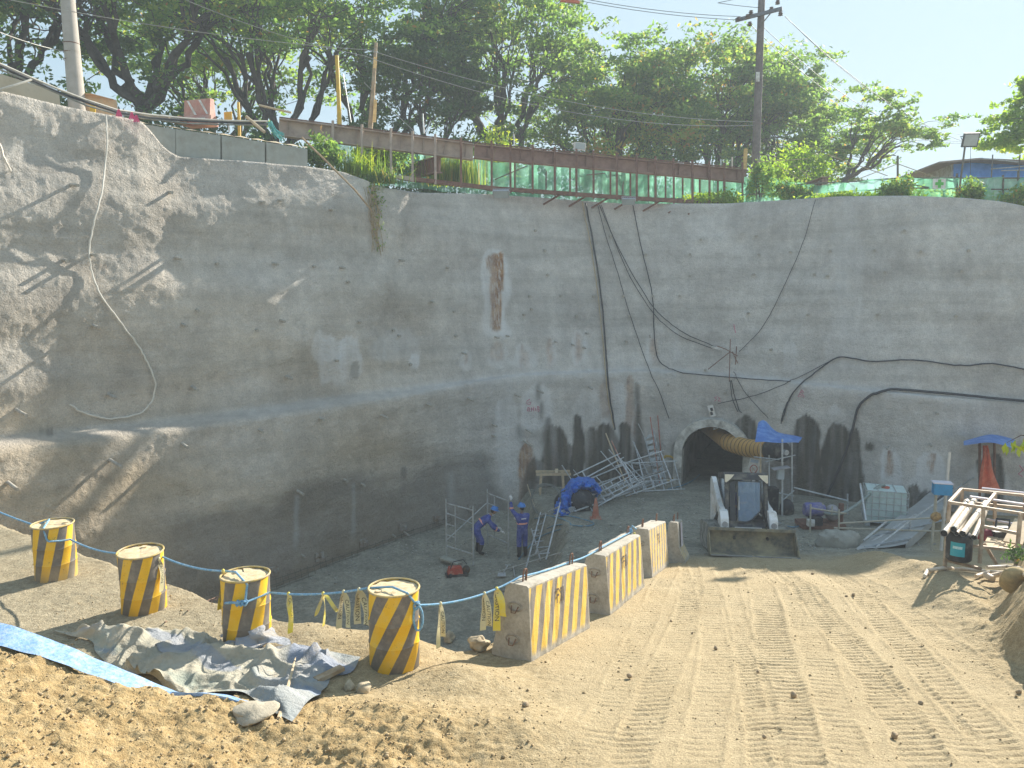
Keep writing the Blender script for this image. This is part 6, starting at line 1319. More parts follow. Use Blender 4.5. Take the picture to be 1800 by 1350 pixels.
mb = MB(); mb.bar(g(815, 250, .1), g(760, 241, .1), .14, .04); single('crest_plank', mb, PALEWOOD, 'sunlit plank lying on the grey-brown girder', 'plank')
# green nets
m, t, bs, v = newmat('green_net'); out = t.nodes['Material Output']
nv = noise(t, v, 1.3, 4); colr = ramp(t, nv, [(.3, (.20, .66, .42)), (.7, (.42, .84, .62))])
df = nd(t, 'BsdfDiffuse'); tl = nd(t, 'BsdfTranslucent'); tp_ = nd(t, 'BsdfTransparent'); m1_ = nd(t, 'MixShader'); m2_ = nd(t, 'MixShader')
t.links.new(colr, df.inputs[0]); t.links.new(colr, tl.inputs[0]); m1_.inputs[0].default_value = .55; t.links.new(df.outputs[0], m1_.inputs[1]); t.links.new(tl.outputs[0], m1_.inputs[2])
t.links.new(ramp(t, noise(t, v, 2.2, 3), [(.3, (.42, .42, .42)), (.7, (.72, .72, .72))]), m2_.inputs[0]); t.links.new(tp_.outputs[0], m2_.inputs[1]); t.links.new(m1_.outputs[0], m2_.inputs[2]); t.links.new(m2_.outputs[0], out.inputs[0]); NET = m
NETP = mat('net_post', (.16, .14, .11), .8, .1, .3, 8)
def net(lab, tops, bots, deps, posts, rails, seed):
    T = Thing('net_fence', lab, 'fence', at(*bots[0], deps[0])); n = 90; r = np.random.default_rng(seed); G_ = []
    tx = np.linspace(tops[0][0], tops[-1][0], n)
    for x in tx:
        y0 = np.interp(x, *zip(*tops)); y1 = np.interp(x, *zip(*bots)); d = np.interp(x, np.linspace(tops[0][0], tops[-1][0], len(deps)), deps)
        G_.append([at(x, y0 + (y1 - y0) * s + 1.2 * math.sin(x * .11 + s * 4), d + .16 * math.sin(x * .09 + s * 5 + seed) + .08 * math.sin(x * .31)) for s in np.linspace(0, 1, 10)])
    mb = MB(); mb.grid(G_); T.add('netting', mb, NET, sm=True)
    D = lambda x: np.interp(x, np.linspace(tops[0][0], tops[-1][0], len(deps)), deps)
    for px, ya, yb in posts:
        mb = MB(); mb.cyl(at(px, yb, D(px) + .1), at(px, ya, D(px) + .1), .04, n=8); T.add('post', mb, NETP, sm=True)
    for L in rails:
        mb = MB(); mb.tube([at(x, y, D(x) + .05) for x, y in L], .028, 6); T.add('rail', mb, NETP, sm=True)
net('green safety net stretched behind the crest girders above the pit wall', [(590, 246), (720, 268), (865, 284), (1040, 297), (1150, 308), (1310, 316)], [(590, 320), (720, 330), (865, 345), (1040, 360), (1310, 365)], [31.5, 33, 34.5, 35.5, 35.5], [(640, 250, 320), (830, 270, 345), (960, 285, 350), (1095, 300, 360)], [[(600, 300), (720, 318), (865, 335), (1040, 345), (1300, 352)], [(860, 320), (930, 290)], [(1000, 310), (1120, 300)]], 1)
net('sagging green safety net on tube posts along the crest beyond the utility pole', [(1308, 312), (1335, 303), (1365, 316), (1400, 321), (1440, 325), (1500, 320), (1560, 313), (1580, 312), (1690, 313), (1763, 312), (1830, 312)], [(1308, 372), (1480, 365), (1700, 366), (1790, 372), (1830, 380)], [32.2, 31.0, 29.3, 28.3, 27.6], [(1330, 282, 365), (1440, 318, 362), (1578, 274, 360), (1660, 325, 360), (1682, 305, 360), (1763, 308, 368), (1790, 300, 372), (1408, 325, 360)], [[(1305, 342), (1400, 338), (1440, 341), (1500, 336), (1580, 330), (1700, 332), (1830, 334)], [(1400, 324), (1500, 319), (1580, 313), (1700, 313), (1830, 313)], [(1590, 322), (1640, 331)]], 5)
mb = MB()
for a, b in (((1578, 288), (1500, 318)), ((1578, 288), (1650, 314)), ((1455, 272), (1560, 309)), ((1330, 285), (1420, 279)), ((1365, 290), (1408, 317)), ((1395, 290), (1428, 315))):
    T = None; q = MB(); q.cyl(at(*a, 31.5), at(*b, 31.2), .016, n=5); single('stay_rope', q, TANR, ['stay rope from the tall net post down towards the girder', 'stay rope from the tall net post to the sign', 'dark stay wire slanting past the leaning tree', 'pale rope from the utility pole to the yellow bush', 'rope slanting before the yellow bush', 'second rope slanting before the yellow bush'][[(1578, 288, 1500), (1578, 288, 1650), (1455, 272, 1560), (1330, 285, 1420), (1365, 290, 1408), (1395, 290, 1428)].index((*a, b[0]))], 'rope')
ibeam('stub_girder', 'stub of dark girder poking over the net beside the leaning tree', at(1452, 310, 31.5), at(1420, 322, 33.5), .5, .3, GR2)
# first aid sign
c = at(1651, 323, 27.8); T = Thing('first_aid_sign', 'white board with a green cross tied to the net fence', 'sign', c); mb = MB(); mb.box(c, (.46, .02, .36)); T.add('board', mb, WHITE)
GC = mat('green_cross', (.08, .45, .06), .5, 0, .1)
mb = MB(); mb.box(c + A(0, -.014, .0), (.30, .006, .11)); T.add('cross_bar', mb, GC); mb = MB(); mb.box(c + A(0, -.018, 0), (.11, .006, .30)); T.add('cross_bar', mb, GC)
# floodlights
def flood(lab, c, face, w, h, mt):
    T = Thing('floodlight', lab, 'floodlight', c); f = nrm(face); x = nrm(np.cross(f, Z)); u = np.cross(x, f); R = np.stack([x, f, u], 1)
    mb = MB(); mb.box(c, (w, .08, h), R, 1); T.add('housing', mb, mt)
    mb = MB(); mb.box(c + f * .043, (w * .84, .012, h * .80), R); T.add('lens', mb, mat('lamp_glass', (.40, .46, .48), .15, 0, .1))
    for k in np.linspace(-.4, .4, 6):
        mb = MB(); mb.box(c - f * .07 + x * w * k, (.015, .06, h * .8), R); T.add('fin', mb, mt)
    mb = MB(); mb.tube([c + x * w * .52, c + x * w * .54 - f * .18 + u * .1, c - x * w * .54 - f * .18 + u * .1, c - x * w * .52], .014, 6); T.add('yoke', mb, mt)
    return T
LG = mat('lamp_grey', (.40, .42, .44), .4, .3, .1); DK = mat('lamp_dark', (.08, .10, .13), .4, .2, .1)
flood('grey floodlight aimed down from the crest walkway above the rust streak', at(881, 341, 28.9), A(-.1, -.8, -.75), .60, .34, LG)
flood('grey floodlight aimed down from the crest walkway above the tunnel cables', at(1105, 354, 31.2), A(-.1, -.8, -.75), .52, .30, LG)
flood('white boxy lamp mounted on top of the red-brown girder', g(1019, 257), A(.4, -.9, -.15), .52, .30, WHITE)
c = at(1706, 246, 28.0); T = flood('dark square floodlight tilted on a leaning post above the net', c, A(-.1, -.9, -.35), .55, .50, DK)
mb = MB(); mb.tube([at(1683, 360, 28.2), at(1692, 290, 28.1), at(1698, 244, 28.1)], .035, 8); T.add('post', mb, NETP, sm=True)
mb = MB(); mb.cyl(at(1706, 258, 28), at(1706, 310, 28), .008, n=4); T.add('lead', mb, CABLE)
# hut
dH = 36.0; T = Thing('site_hut', 'small white site hut with blue sheet walls and an overhanging roof beyond the net', 'hut', at(1740, 345, dH))
def hb(px, py, d=0): return at(px, py, dH + d)
mb = MB(); mb.prism([hb(1672, 345), hb(1672, 285), hb(1720, 281), hb(1860, 289), hb(1860, 345)], A(.5, 4, 0)); T.add('wall', mb, WHITE)
mb = MB(); Gs = [[hb(1676 + 150 * u, 282 + 6 * u + (310 - 282 + 2 * math.sin(u * 8)) * w, -.08 + .05 * math.sin(u * 19)) for w in np.linspace(0, 1, 5)] for u in np.linspace(0, 1, 30)]; mb.grid(Gs); T.add('blue_sheet', mb, mat('hut_blue', (.10, .30, .80), .6, 0, .15, 3, (.16, .38, .85), 3, .4), sm=True)
mb = MB(); mb.prism([hb(1650, 287, -.9), hb(1720, 280.5, -.9), hb(1862, 287, -.9), hb(1862, 284, -.9), hb(1720, 277.5, -.9), hb(1651, 284, -.9)], A(.5, 5, 0)); T.add('roof', mb, mat('brown_roof', (.34, .25, .20), .8, .1, .2, 5))
for px in (1742, 1790):
    mb = MB(); mb.cyl(hb(px, 320, -1.2), hb(px + 3, 272, -1.2), .03, n=6); T.add('scaffold_post', mb, NETP)
for a, b in (((1742, 297), (1830, 290)), ((1760, 300), (1830, 298)), ((1723, 278), (1790, 285))):
    mb = MB(); mb.cyl(hb(*a, -1.2), hb(*b, -1.2), .025, n=6); T.add('scaffold_rail', mb, GALV)
# left crest: concrete block, panels, barriers
dl = lambda px: np.interp(px, WPX, WD)
mb = MB(); a, b = at(-120, 92, dl(-120) + 1.9), at(104, 162, dl(104) + 1.9); d = nrm((b - a)); mb.prism([a, b, at(107, 196, dl(104) + 1.9), at(-120, 150, dl(-120) + 1.9)], A(-.3, .45, 0)); single('concrete_beam', mb, mat('tan_concrete', (.44, .39, .29), .9, 0, .15, 4, (.34, .29, .20), 2, .5, .3, 40), 'long tan precast concrete beam set on the rough wall crest beside the pole', 'concrete')
PAN = mat('panel_concrete', (.36, .37, .33), .92, 0, .12, 3, (.30, .29, .24), 2.5, .5, .3, 40)
PX = [(236, 216, 272), (309, 227, 286), (388, 238, 292), (390, 238, 292), (466, 250, 297), (468, 250, 297), (541, 262, 303)]
for i, (k, lab) in enumerate(((0, 'precast crest panel half buried in sprayed concrete below the faded red barrier'), (1, 'precast crest panel below the small yellow sign'), (3, 'precast crest panel between two narrow dark joints'), (5, 'precast crest panel ending the row near the girder'))):
    (x0, t0, b0), (x1, t1, b1_) = (PX[k], PX[k + 1]); a0 = dl(x0) + 1.42; a1 = dl(x1) + 1.42
    mb = MB(); mb.prism([at(x0 + .5, t0, a0), at(x1 - .5, t1, a1), at(x1 - .5, b1_, a1), at(x0 + .5, b0, a0)], A(-.14, .16, 0)); single('precast_panel', mb, PAN, lab, 'panel', 'precast panels along the crest')
mb = MB(); Gs = []
for i in range(50):
    px = 240 + 300 * i / 49; y = np.interp(px, [236, 309, 388, 466, 541], [216, 227, 238, 250, 262]); d0 = dl(px) + 1.45
    Gs.append([at(px, y - 2 - 6 * s * (1 + .8 * math.sin(i * 1.3)) * (1 - s), d0 + .1 + .9 * s) for s in np.linspace(0, 1, 6)])
mb.grid(Gs); single('spoil_ridge', mb, STONE, 'ridge of dry spoil heaped along the top of the precast panels', 'soil', sm=True, kind='stuff')
def plastic_barrier(lab, c, w, h, rz, mt, stripes):
    R = RZ(rz); T = Thing('plastic_barrier', lab, 'barrier', c)
    sec = [(-.26, 0), (-.26, .22 * h), (-.14, .38 * h), (-.09, h), (.09, h), (.14, .38 * h), (.26, .22 * h), (.26, 0)]
    mb = MB(); mb.prism([c + R @ A(-w / 2, y, z) for y, z in sec], R @ A(w, 0, 0)); T.add('body', mb, mt)
    for k in stripes:
        mb = MB(); mb.prism([c + R @ A(x, y, z) for x, y, z in ((k + .02, -.146, .40 * h), (k + .10, -.146, .40 * h), (k - .22, -.098, .97 * h), (k - .30, -.098, .97 * h))], R @ A(0, -.006, 0)); T.add('white_stripe', mb, WHITE)
    mb = MB(); mb.box(c + R @ A(0, -.262, .21 * h), (w * .8, .01, .05), R); T.add('white_stripe', mb, WHITE)
FR = mat('faded_red_plastic', (.50, .22, .17), .6, 0, .15, 5, (.55, .36, .28), 4, .5)
plastic_barrier('faded red plastic barrier with white diagonal stripes on the crest panels', at(352, 222, dl(352) + 2.3), 1.0, .82, -.30, FR, (-.1, .35))
mb = MB(); a0 = dl(180) + 2.0; mb.prism([at(133, 207, a0), at(135, 164, a0), at(160, 164, a0), at(205, 176, a0 + .6), at(209, 207, a0 + .6)], A(-.25, .35, 0)); single('orange_block', mb, mat('orange_board', (.62, .38, .20), .8, 0, .15, 5, (.60, .48, .32), 3, .5), 'sunlit orange-tan block at the foot of the concrete pole', 'block')
mb = MB(); a0 = dl(165) + 1.9; mb.box(at(163, 190, a0), (.14, .05, .34), RZ(.3)); single('yellow_tag', mb, YEL, 'small yellow plate in front of the orange-tan block', 'plate')
def postthing(nm, lab, a, b, r, mt, cat='post', n=8):
    mb = MB(); mb.tube([a, (a + b) / 2 + A(.01, 0, 0), b], [r, r * .95, r * .85], n); return single(nm, mb, mt, lab, cat, sm=True)
c = at(401, 205, 25.0); T = Thing('yellow_sign', 'small yellow plate on a short leg beside the faded red barrier', 'sign', c); mb = MB(); mb.box(c, (.30, .02, .30), RZ(-.3)); T.add('plate', mb, YEL); mb = MB(); mb.cyl(c - A(0, 0, .15), at(403, 232, 25.0), .025, n=8); T.add('leg', mb, WHITE)
postthing('yellow_post', 'short yellow post among the crest clutter by the red barrier', at(421, 240, 25.2), at(419, 180, 25.2), .055, YEL)
postthing('yellow_post', 'tall slim yellow post standing on the grey-brown girder', g(597, 222), g(592, 98), .085, YEL)
T = Thing('timber_pole', 'tall split timber pole with peeling yellow bark behind the girder', 'pole', g(652, 228, .6)); mb = MB(); mb.tube([g(650, 235, .6), g(655, 170, .6), g(661, 75, .6)], [.10, .085, .06], 9); T.add('shaft', mb, WOOD, sm=True)
for y0, y1, k in ((215, 175, 2), (120, 100, 3)):
    mb = MB(); mb.grid([[g(656 + k + s * 3 + (y - y0) * -.05, y, .45 + .05 * s) for s in (-1, 0, 1)] for y in np.linspace(y0, y1, 6)]); T.add('peeling_bark', mb, mat('bark_ochre', (.62, .40, .14), .8, 0, .25, 9))
for a, b, lab, mt, r in (((455, 185), (512, 198), 'pale pole lying on the crest spoil near the teal rope', PALEWOOD, .04), ((433, 205), (465, 232), 'sunlit plank slanting between the short yellow post and the rope', PALEWOOD, .05), ((603, 130), (617, 215), 'thin grey tube beside the tall yellow post', GALV, .02), ((743, 200), (745, 235), 'short grey tube standing on the girder', GALV, .03), ((757, 212), (748, 235), 'thin tube leaning on the short grey tube', GALV, .02), ((903, 236), (904, 262), 'short pale tube standing on the red-brown girder', GALV, .025), ((1267, 280), (1267, 295), 'pale stub post near the utility pole', GALV, .03), ((1287, 276), (1287, 296), 'cream stub post near the utility pole', PVC, .035), ((1311, 262), (1309, 298), 'dry ochre stump beside the utility pole', mat('bark_ochre', (.62, .40, .14)), .09)):
    if b[0] < 500: mb = MB(); mb.cyl(at(*a, 25.2), at(*b, 25.0), r, n=8)
    else: mb = MB(); mb.cyl(g(*a, .4), g(*b, .4), r, n=8)
    single('crest_tube', mb, mt, lab, 'tube', sm=True)
# teal rope hank
c = at(476, 214, 26.5); T = Thing('teal_rope_hank', 'hank of teal rope wound over the girder end', 'rope', c); rg = np.random.default_rng(9)
for k in range(16):
    a = at(468 + 10 * rg.random(), 212 + 3 * rg.random(), 26.2 + .4 * rg.random()); b = at(482 + 22 * rg.random(), 232 + 16 * rg.random(), 26.3 + .5 * rg.random()); mb = MB(); mb.tube(sag(a, b, .10, 6), .014, 5); T.add('strand', mb, mat('teal_rope', (.07, .35, .36), .8, 0, .2, 20), sm=True)
# pink bunting
PK = mat('pink_tape', (.70, .08, .22), .6, 0, .2)
for i, (px, py) in enumerate(((208, 196), (231, 201), (239, 206))):
    c = at(px, py - 4, 21.9); mb = MB()
    for k in range(4): mb.grid([[c + A((k - 1.5) * .05 * u + .02 * s, .01 * k, -.20 * u) for s in (-1, 1)] for u in np.linspace(0, 1, 4)])
    single('pink_ribbon', mb, PK, ['pink ribbon tied on the crest cable beside the orange-tan block', 'larger pink ribbon tied on the crest cable', 'drooping pink ribbon below the larger one'][i], 'ribbon')
for i, (px, py, w, mt) in enumerate(((272, 207, .9, PALEWOOD), (300, 208, .5, WHITE), (310, 213, .6, WOOD), (262, 205, .4, PALEWOOD), (325, 212, .5, RED))):
    mb = MB(); mb.box(at(px, py, dl(px) + 1.9), (w, .12, .14), RZ(.3 * i) @ RY(.1)); single('crest_timber', mb, mt, ['pale plank on the crest beside the pink ribbons', 'white block among crest planks', 'brown plank end on the crest', 'short pale offcut on the crest', 'red offcut beside the faded red barrier'][i], 'timber')
# utility poles
def pole_thing(lab, a, b, r0, r1, mt):
    T = Thing('utility_pole', lab, 'utility pole', a); mb = MB(); mb.tube([a + (b - a) * k / 10 for k in range(11)], [r0 + (r1 - r0) * k / 10 for k in range(11)], 16); T.add('shaft', mb, mt, sm=True); return T
pa, pb2 = at(137, 205, 22.6), at(107, -140, 22.9)
T = pole_thing('pale round concrete utility pole rising beside the tan concrete beam', pa, pb2, .24, .17, mat('pole_concrete', (.44, .40, .35), .9, 0, .12, 6, (.33, .29, .24), 3, .4, .3, 50))
for py in (77, 93, 106):
    c = at(125 + (py - 77) * .06, py, 22.7); mb = MB(); mb.lathe([(.222, -.012), (.232, 0), (.222, .012)], c, 20, False); T.add('band', mb, RUST)
pa, pb2 = at(1326, 350, 34.0), at(1341, -60, 34.0)
UP = pole_thing('tall dark utility pole with a crossarm and insulators behind the girder end', pa, pb2, .19, .14, mat('pole_dark', (.16, .13, .12), .85, 0, .15, 6, (.22, .19, .17), 3, .4))
ca, cb = at(1293, 36, 34.3), at(1375, 15, 33.3); mb = MB(); mb.bar(ca, cb, .12, .14); ar_ = UP.add('crossarm', mb, mat('arm_grey', (.17, .18, .21), .8, .1, .2))
mb = MB(); mb.bar(at(1339, 42, 33.8), at(1354, 24, 33.6), .04); UP.add('arm_brace', mb, NETP, ar_)
INS = mat('brown_insulator', (.16, .11, .11), .3, 0, .2)
for px, py in ((1298, 34), (1314, 29), (1320, 22), (1372, 24), (1318, 42), (1356, 16), (1367, 4)):
    c = at(px, py, 33.9); mb = MB(); mb.lathe([(.03, -.10), (.11, -.07), (.05, -.03), (.11, .0), (.05, .04), (.09, .07), (.03, .10)], c, 12); UP.add('insulator', mb, INS, sm=True)
mb = MB(); mb.box(at(1332, 135, 33.75), (.16, .02, .40)); UP.add('tin_plate', mb, WHITE)
WIRE = mat('wire', (.06, .06, .065), .6, .2, .2); LWIRE = mat('pale_wire', (.40, .40, .37), .6, .2, .2)
def wire(lab, a, b, s, r=.012, mt=WIRE, grp='overhead wires'):
    mb = MB(); mb.tube(sag(a, b, s, 26), r, 5); single('overhead_wire', mb, mt, lab, 'wire', grp, loc=a)
wire('overhead wire running from the crossarm out past the dome of trees, upper', at(1302, 29, 34), at(900, -30, 30), .25); wire('overhead wire running from the crossarm out past the dome of trees, lower', at(1297, 35, 34), at(880, -30, 30.5), .25)
wire('short wire angling off the crossarm towards the sky', at(1342, 14, 34), at(1262, 5, 33), .02); wire('wire returning from the loose bend near the crossarm', at(1262, 5, 33), at(1330, -12, 30), .02)
wire('heavy wire sagging from the crossarm end towards the hut', at(1380, 29, 33.4), at(1810, 258, 60), 1.9, .016); wire('faint wire sagging above the heavy one', at(1384, 33, 33.4), at(1775, 222, 75), 2.5, .010)
wire('wire sagging from the pole past the leaning tree, upper', at(1334, 40, 34), at(1710, 249, 52), 1.4, .014); wire('wire sagging from the pole past the leaning tree, lower', at(1318, 42, 34.2), at(1710, 250, 50), 1.6, .014)
wire('low pale wire from the utility pole along the trees, upper', at(1327, 214, 33.9), at(650, 88, 27), .55, .013, LWIRE); wire('low pale wire from the utility pole along the trees, lower', at(1327, 220, 33.9), at(640, 98, 27), .75, .013, LWIRE)
wire('pale wire passing the concrete pole over the trees', at(650, 88, 27), at(-40, -12, 21), .2, .011, LWIRE); wire('second pale wire passing the concrete pole over the trees', at(640, 98, 27), at(280, -20, 22), .2, .011, LWIRE)
wire('wire dropping from the concrete pole past the dark trees', at(113, 90, 22.7), at(-60, 30, 19), .1, .012, LWIRE); wire('low wire from the utility pole to the yellow bush', at(1330, 218, 33.9), at(1400, 248, 34), .1, .011)
wire('thin guy wire slanting from the trees to the girder', at(640, 145, 30), g(741, 243), .02, .012, LWIRE)
CB = [at(-60, 95, 19.2), at(0, 117, 19.8), at(60, 142, 20.5), at(105, 163, 21.0), at(150, 180, 21.4), at(205, 196, 22.2), at(260, 206, 22.9), at(330, 213, 23.9), at(400, 215, 24.6), at(470, 217, 25.6)]
for i, (dz, r) in enumerate(((0, .035), (.07, .03), (-.06, .025))):
    mb = MB(); mb.tube([p + A(0, 0, dz + .02 * math.sin(k * 2 + i)) for k, p in enumerate(CB)], r, 7); single('crest_cable', mb, [CABLE, mat('pale_hose', ()), mat('grey_cable', ())][i], ['black cable of the bundle running along the wall crest past the pole', 'pale hose of the bundle running along the wall crest past the pole', 'grey cable of the bundle running along the wall crest past the pole'][i], 'cable', sm=True)
mb = MB(); mb.tube([at(-40, 158, 19.5), at(0, 157, 19.8), at(25, 150, 20.0), at(55, 140, 20.4)], .03, 7); single('pale_hose', mb, _M['pale_hose'], 'pale hose swinging across the face of the tan concrete beam', 'hose', sm=True)
mb = MB(); mb.bar(at(985, 1, 28), at(1019, 4, 28), .10, .09); single('wire_marker', mb, mat('orange_marker', (.60, .16, .08), .6, 0, .1), 'orange-red marker sleeve hung on the overhead wires', 'marker')

# ------------------------------------------------------------------ vegetation
def leafmat(nm, stops, tr=.6):
    m, t, bs, v = newmat(nm); r, g_, b, a = attr(t, 'tint'); c = ramp(t, r, stops); out = t.nodes['Material Output']
    tl = nd(t, 'BsdfTranslucent'); mx = nd(t, 'MixShader'); mx.inputs[0].default_value = tr
    t.links.new(c, bs.inputs['Base Color']); bs.inputs['Roughness'].default_value = .55; bs.inputs['Specular IOR Level'].default_value = .3
    t.links.new(mixc(t, 1.0, c, (1.9, 2.05, 1.0), 'MULTIPLY'), tl.inputs[0]); t.links.new(bs.outputs[0], mx.inputs[1]); t.links.new(tl.outputs[0], mx.inputs[2]); t.links.new(mx.outputs[0], out.inputs[0]); return m
LEAF = leafmat('rain_tree_leaf', [(0, (.085, .15, .055)), (.45, (.14, .225, .075)), (.80, (.25, .31, .09)), (.94, (.34, .31, .10)), (1, (.40, .21, .08))])
LEAFD = leafmat('dark_leaf', [(0, (.06, .11, .045)), (.6, (.10, .17, .06)), (.9, (.17, .23, .07)), (1, (.30, .14, .05))], .4)
LEAFY = leafmat('yellow_green_leaf', [(0, (.12, .20, .03)), (.5, (.22, .32, .04)), (1, (.42, .42, .07))])
BARK = mat('dark_bark', (.085, .065, .055), .95, 0, .35, 3, (.14, .115, .10), 2, .4, .6, 14)
def leaves(C, rg, size, flat=.6, asp=.5):
    N = len(C); n = rg.standard_normal((N, 3)); n[:, 2] = n[:, 2] * (1 - flat) + flat * 1.6 * np.sign(n[:, 2] + 1.2); n /= np.linalg.norm(n, axis=1)[:, None]
    a = np.cross(n, rg.standard_normal((N, 3))); a /= np.linalg.norm(a, axis=1)[:, None] + 1e-9; b = np.cross(n, a)
    s = size * (.6 + .8 * rg.random(N))[:, None]
    V = np.stack([C - a * s, C + b * s * asp - n * s * .12, C + a * s, C - b * s * asp - n * s * .12], 1).reshape(-1, 3)
    return V, (np.arange(N)[:, None] * 4 + np.arange(4)[None])
def put_leaves(T, nm, C, tint, rg, size, mt, flat=.6, asp=.5):
    V, Fc = leaves(C, rg, size, flat, asp); tt = np.repeat(np.clip(tint, 0, 1), 4); col = np.stack([tt, tt, tt, np.ones_like(tt)], -1)
    return link(nm, mesh_np(nm, V - T.off, Fc, False, {'tint': col}), mt, T.o)
def tree(lab, base, h, r, seed, pads=120, per=210, fork=.30, leafs=.15, mt=LEAF, lean=(0, 0), tr=.34, low=.42, nm='rain_tree', ell=1.0, limbs=6, warm=.12):
    rg = np.random.default_rng(seed); base = A(*base); T = Thing(nm, lab, 'tree', base, 'trees above the pit'); ctr = base + A(lean[0], lean[1], 0)
    th = rg.random(pads) * 6.283; rho = np.sqrt(rg.random(pads)); lump = 1 + .18 * np.sin(th * 3 + seed) + .10 * np.sin(th * 5 + 2 * seed)
    zt = low + (1 - low) * np.sqrt(np.clip(1 - rho ** 2 * .92, 0, 1)); dn = rg.random(pads) ** 1.6 * .42 * (1 - rho * .5); zz = h * np.clip(zt - dn, low * .75, 1) * (1 + .05 * rg.standard_normal(pads))
    Pc = np.stack([ctr[0] + r * rho * lump * np.cos(th) * ell, ctr[1] + r * rho * lump * np.sin(th) * .8, base[2] + zz], -1)
    pr = (.10 + .07 * rg.random(pads)) * r * 1.25 + .25
    mb = MB(); fk = base + A(lean[0] * .35, lean[1] * .35, h * fork); k = 6
    tw = [base + (fk - base) * i / k + A(rg.standard_normal() * .06, rg.standard_normal() * .06, 0) * (0 < i < k) for i in range(k + 1)]; tw[0] = tw[0] - A(0, 0, .5)
    mb.tube(tw, [tr * (1.5 if i == 0 else 1.15 - .3 * i / k) for i in range(k + 1)], 10)
    def limb(a, b, r0, r1, bend, n=7):
        P_ = []
        for i in range(n + 1):
            u = i / n; p = a + (b - a) * u + A(0, 0, bend * math.sin(u * math.pi)) + (rg.standard_normal(3) * .035 * np.linalg.norm(b - a) * (0 < i < n)) * A(1, 1, .6); P_.append(p)
        mb.tube(P_, [r0 + (r1 - r0) * i / n for i in range(n + 1)], 7 if r0 > .08 else 5); return P_
    own = (th / 6.283 * limbs).astype(int)
    for li in range(limbs):
        ids = np.where(own == li)[0]
        if len(ids) == 0: continue
        cen = Pc[ids].mean(0); tgt = fk + (cen - fk) * .62 + A(0, 0, -.03 * h); P1 = limb(fk, tgt, tr * .62, tr * .32, -.02 * h, 8)
        for gi in range(4):
            sub = ids[gi::4]
            if len(sub) == 0: continue
            c2 = Pc[sub].mean(0); st = P1[rg.integers(4, 9) if len(P1) > 8 else -1]; t2 = st + (c2 - st) * .6; P2_ = limb(st, t2, tr * .28, tr * .13, .03 * h, 6)
            for q in sub: limb(P2_[rg.integers(2, 7)], Pc[q] - A(0, 0, pr[q] * .2), tr * .11, tr * .035, .02 * h, 5)
    T.add('trunk', mb, BARK, sm=True)
    cs, tn = [], []
    for q in range(pads):
        n = int(per * (.6 + .8 * rg.random())); d = rg.standard_normal((n, 3)); d /= np.linalg.norm(d, axis=1)[:, None]; d *= (rg.random(n) ** .45)[:, None]
        # clumps within the pad
        sc_ = rg.standard_normal((9, 3)) * .55; w = rg.integers(0, 9, n); d = d * .48 + sc_[w]
        cs.append(Pc[q] + d * A(pr[q], pr[q], pr[q] * .36)); tn.append(.42 + .18 * rg.standard_normal(n) + .12 * rg.standard_normal() + warm * (rg.random() < .25))
    put_leaves(T, 'crown', np.concatenate(cs), np.concatenate(tn), rg, leafs, mt); return T
def pbase(px, d, z=12.6): r = ray(px, 400); return A(r[0] * d, r[1] * d, z)
tree('spreading dark tree behind the concrete utility pole and tan beam', pbase(20, 36, 13.4), 14.5, 6.6, 1, 85, 200, .30, .15, LEAFD, tr=.36, low=.30)
tree('thick-trunked tree rising behind the orange-tan block', pbase(262, 38, 13.2), 15.5, 7.2, 2, 105, 200, .28, .14, LEAF, tr=.42, low=.30)
tree('branchy open-crowned tree with twin leaning stems behind the yellow sign', pbase(495, 40, 13.0), 15.0, 6.6, 3, 62, 170, .16, .13, LEAF, tr=.36, low=.42, limbs=5)
tree('tall tree spreading above the timber pole', pbase(655, 46, 12.8), 17.5, 7.6, 4, 80, 180, .22, .15, LEAF, lean=(.8, 0), tr=.36, low=.45, limbs=5)
tree('broad high tree whose crown meets the wires before the domed trees', pbase(880, 48, 12.6), 16.5, 6.6, 5, 100, 200, .22, .15, LEAF, tr=.38, low=.35, warm=.2)
tree('bushy tree between the high tree and the dome, above the white lamp', pbase(1075, 50, 12.4), 12.0, 6.4, 6, 115, 200, .22, .15, LEAF, tr=.34, low=.28, warm=.25)
tree('dome-crowned tree directly behind the dark utility pole', pbase(1245, 52, 12.2), 13.4, 7.4, 7, 140, 200, .22, .15, LEAF, tr=.36, low=.30, warm=.3)
tree('rounded tree at the end of the wood above the yellow bush', pbase(1385, 52, 12.2), 11.6, 5.4, 8, 105, 190, .25, .14, LEAF, tr=.30, low=.26, warm=.2)
tree('small leaning tree with a bare trunk and flat crown beyond the net', pbase(1452, 44, 12.0), 7.6, 2.9, 9, 30, 150, .42, .12, LEAF, lean=(3.0, 0), tr=.19, low=.62, limbs=4)
tree('thin straight tree beside the small leaning tree', pbase(1440, 45, 12.0), 6.4, 1.9, 19, 24, 140, .4, .12, LEAF, tr=.14, low=.45, limbs=3)
tree('leafy tree overhanging the blue-sheeted hut', pbase(1850, 37, 11.5), 8.2, 3.4, 10, 60, 200, .3, .14, LEAFY, tr=.2, low=.25, nm='leafy_tree')
tree('slender tree filling the gap behind the timber pole', pbase(760, 44, 12.6), 11, 4.6, 14, 70, 190, .25, .14, LEAFD, tr=.2, low=.25, limbs=5)
tree('tree with hidden trunk filling the skyline past the thick-trunked one', pbase(400, 50, 13), 17.0, 7.5, 15, 60, 190, .25, .16, LEAF, tr=.3, low=.35)
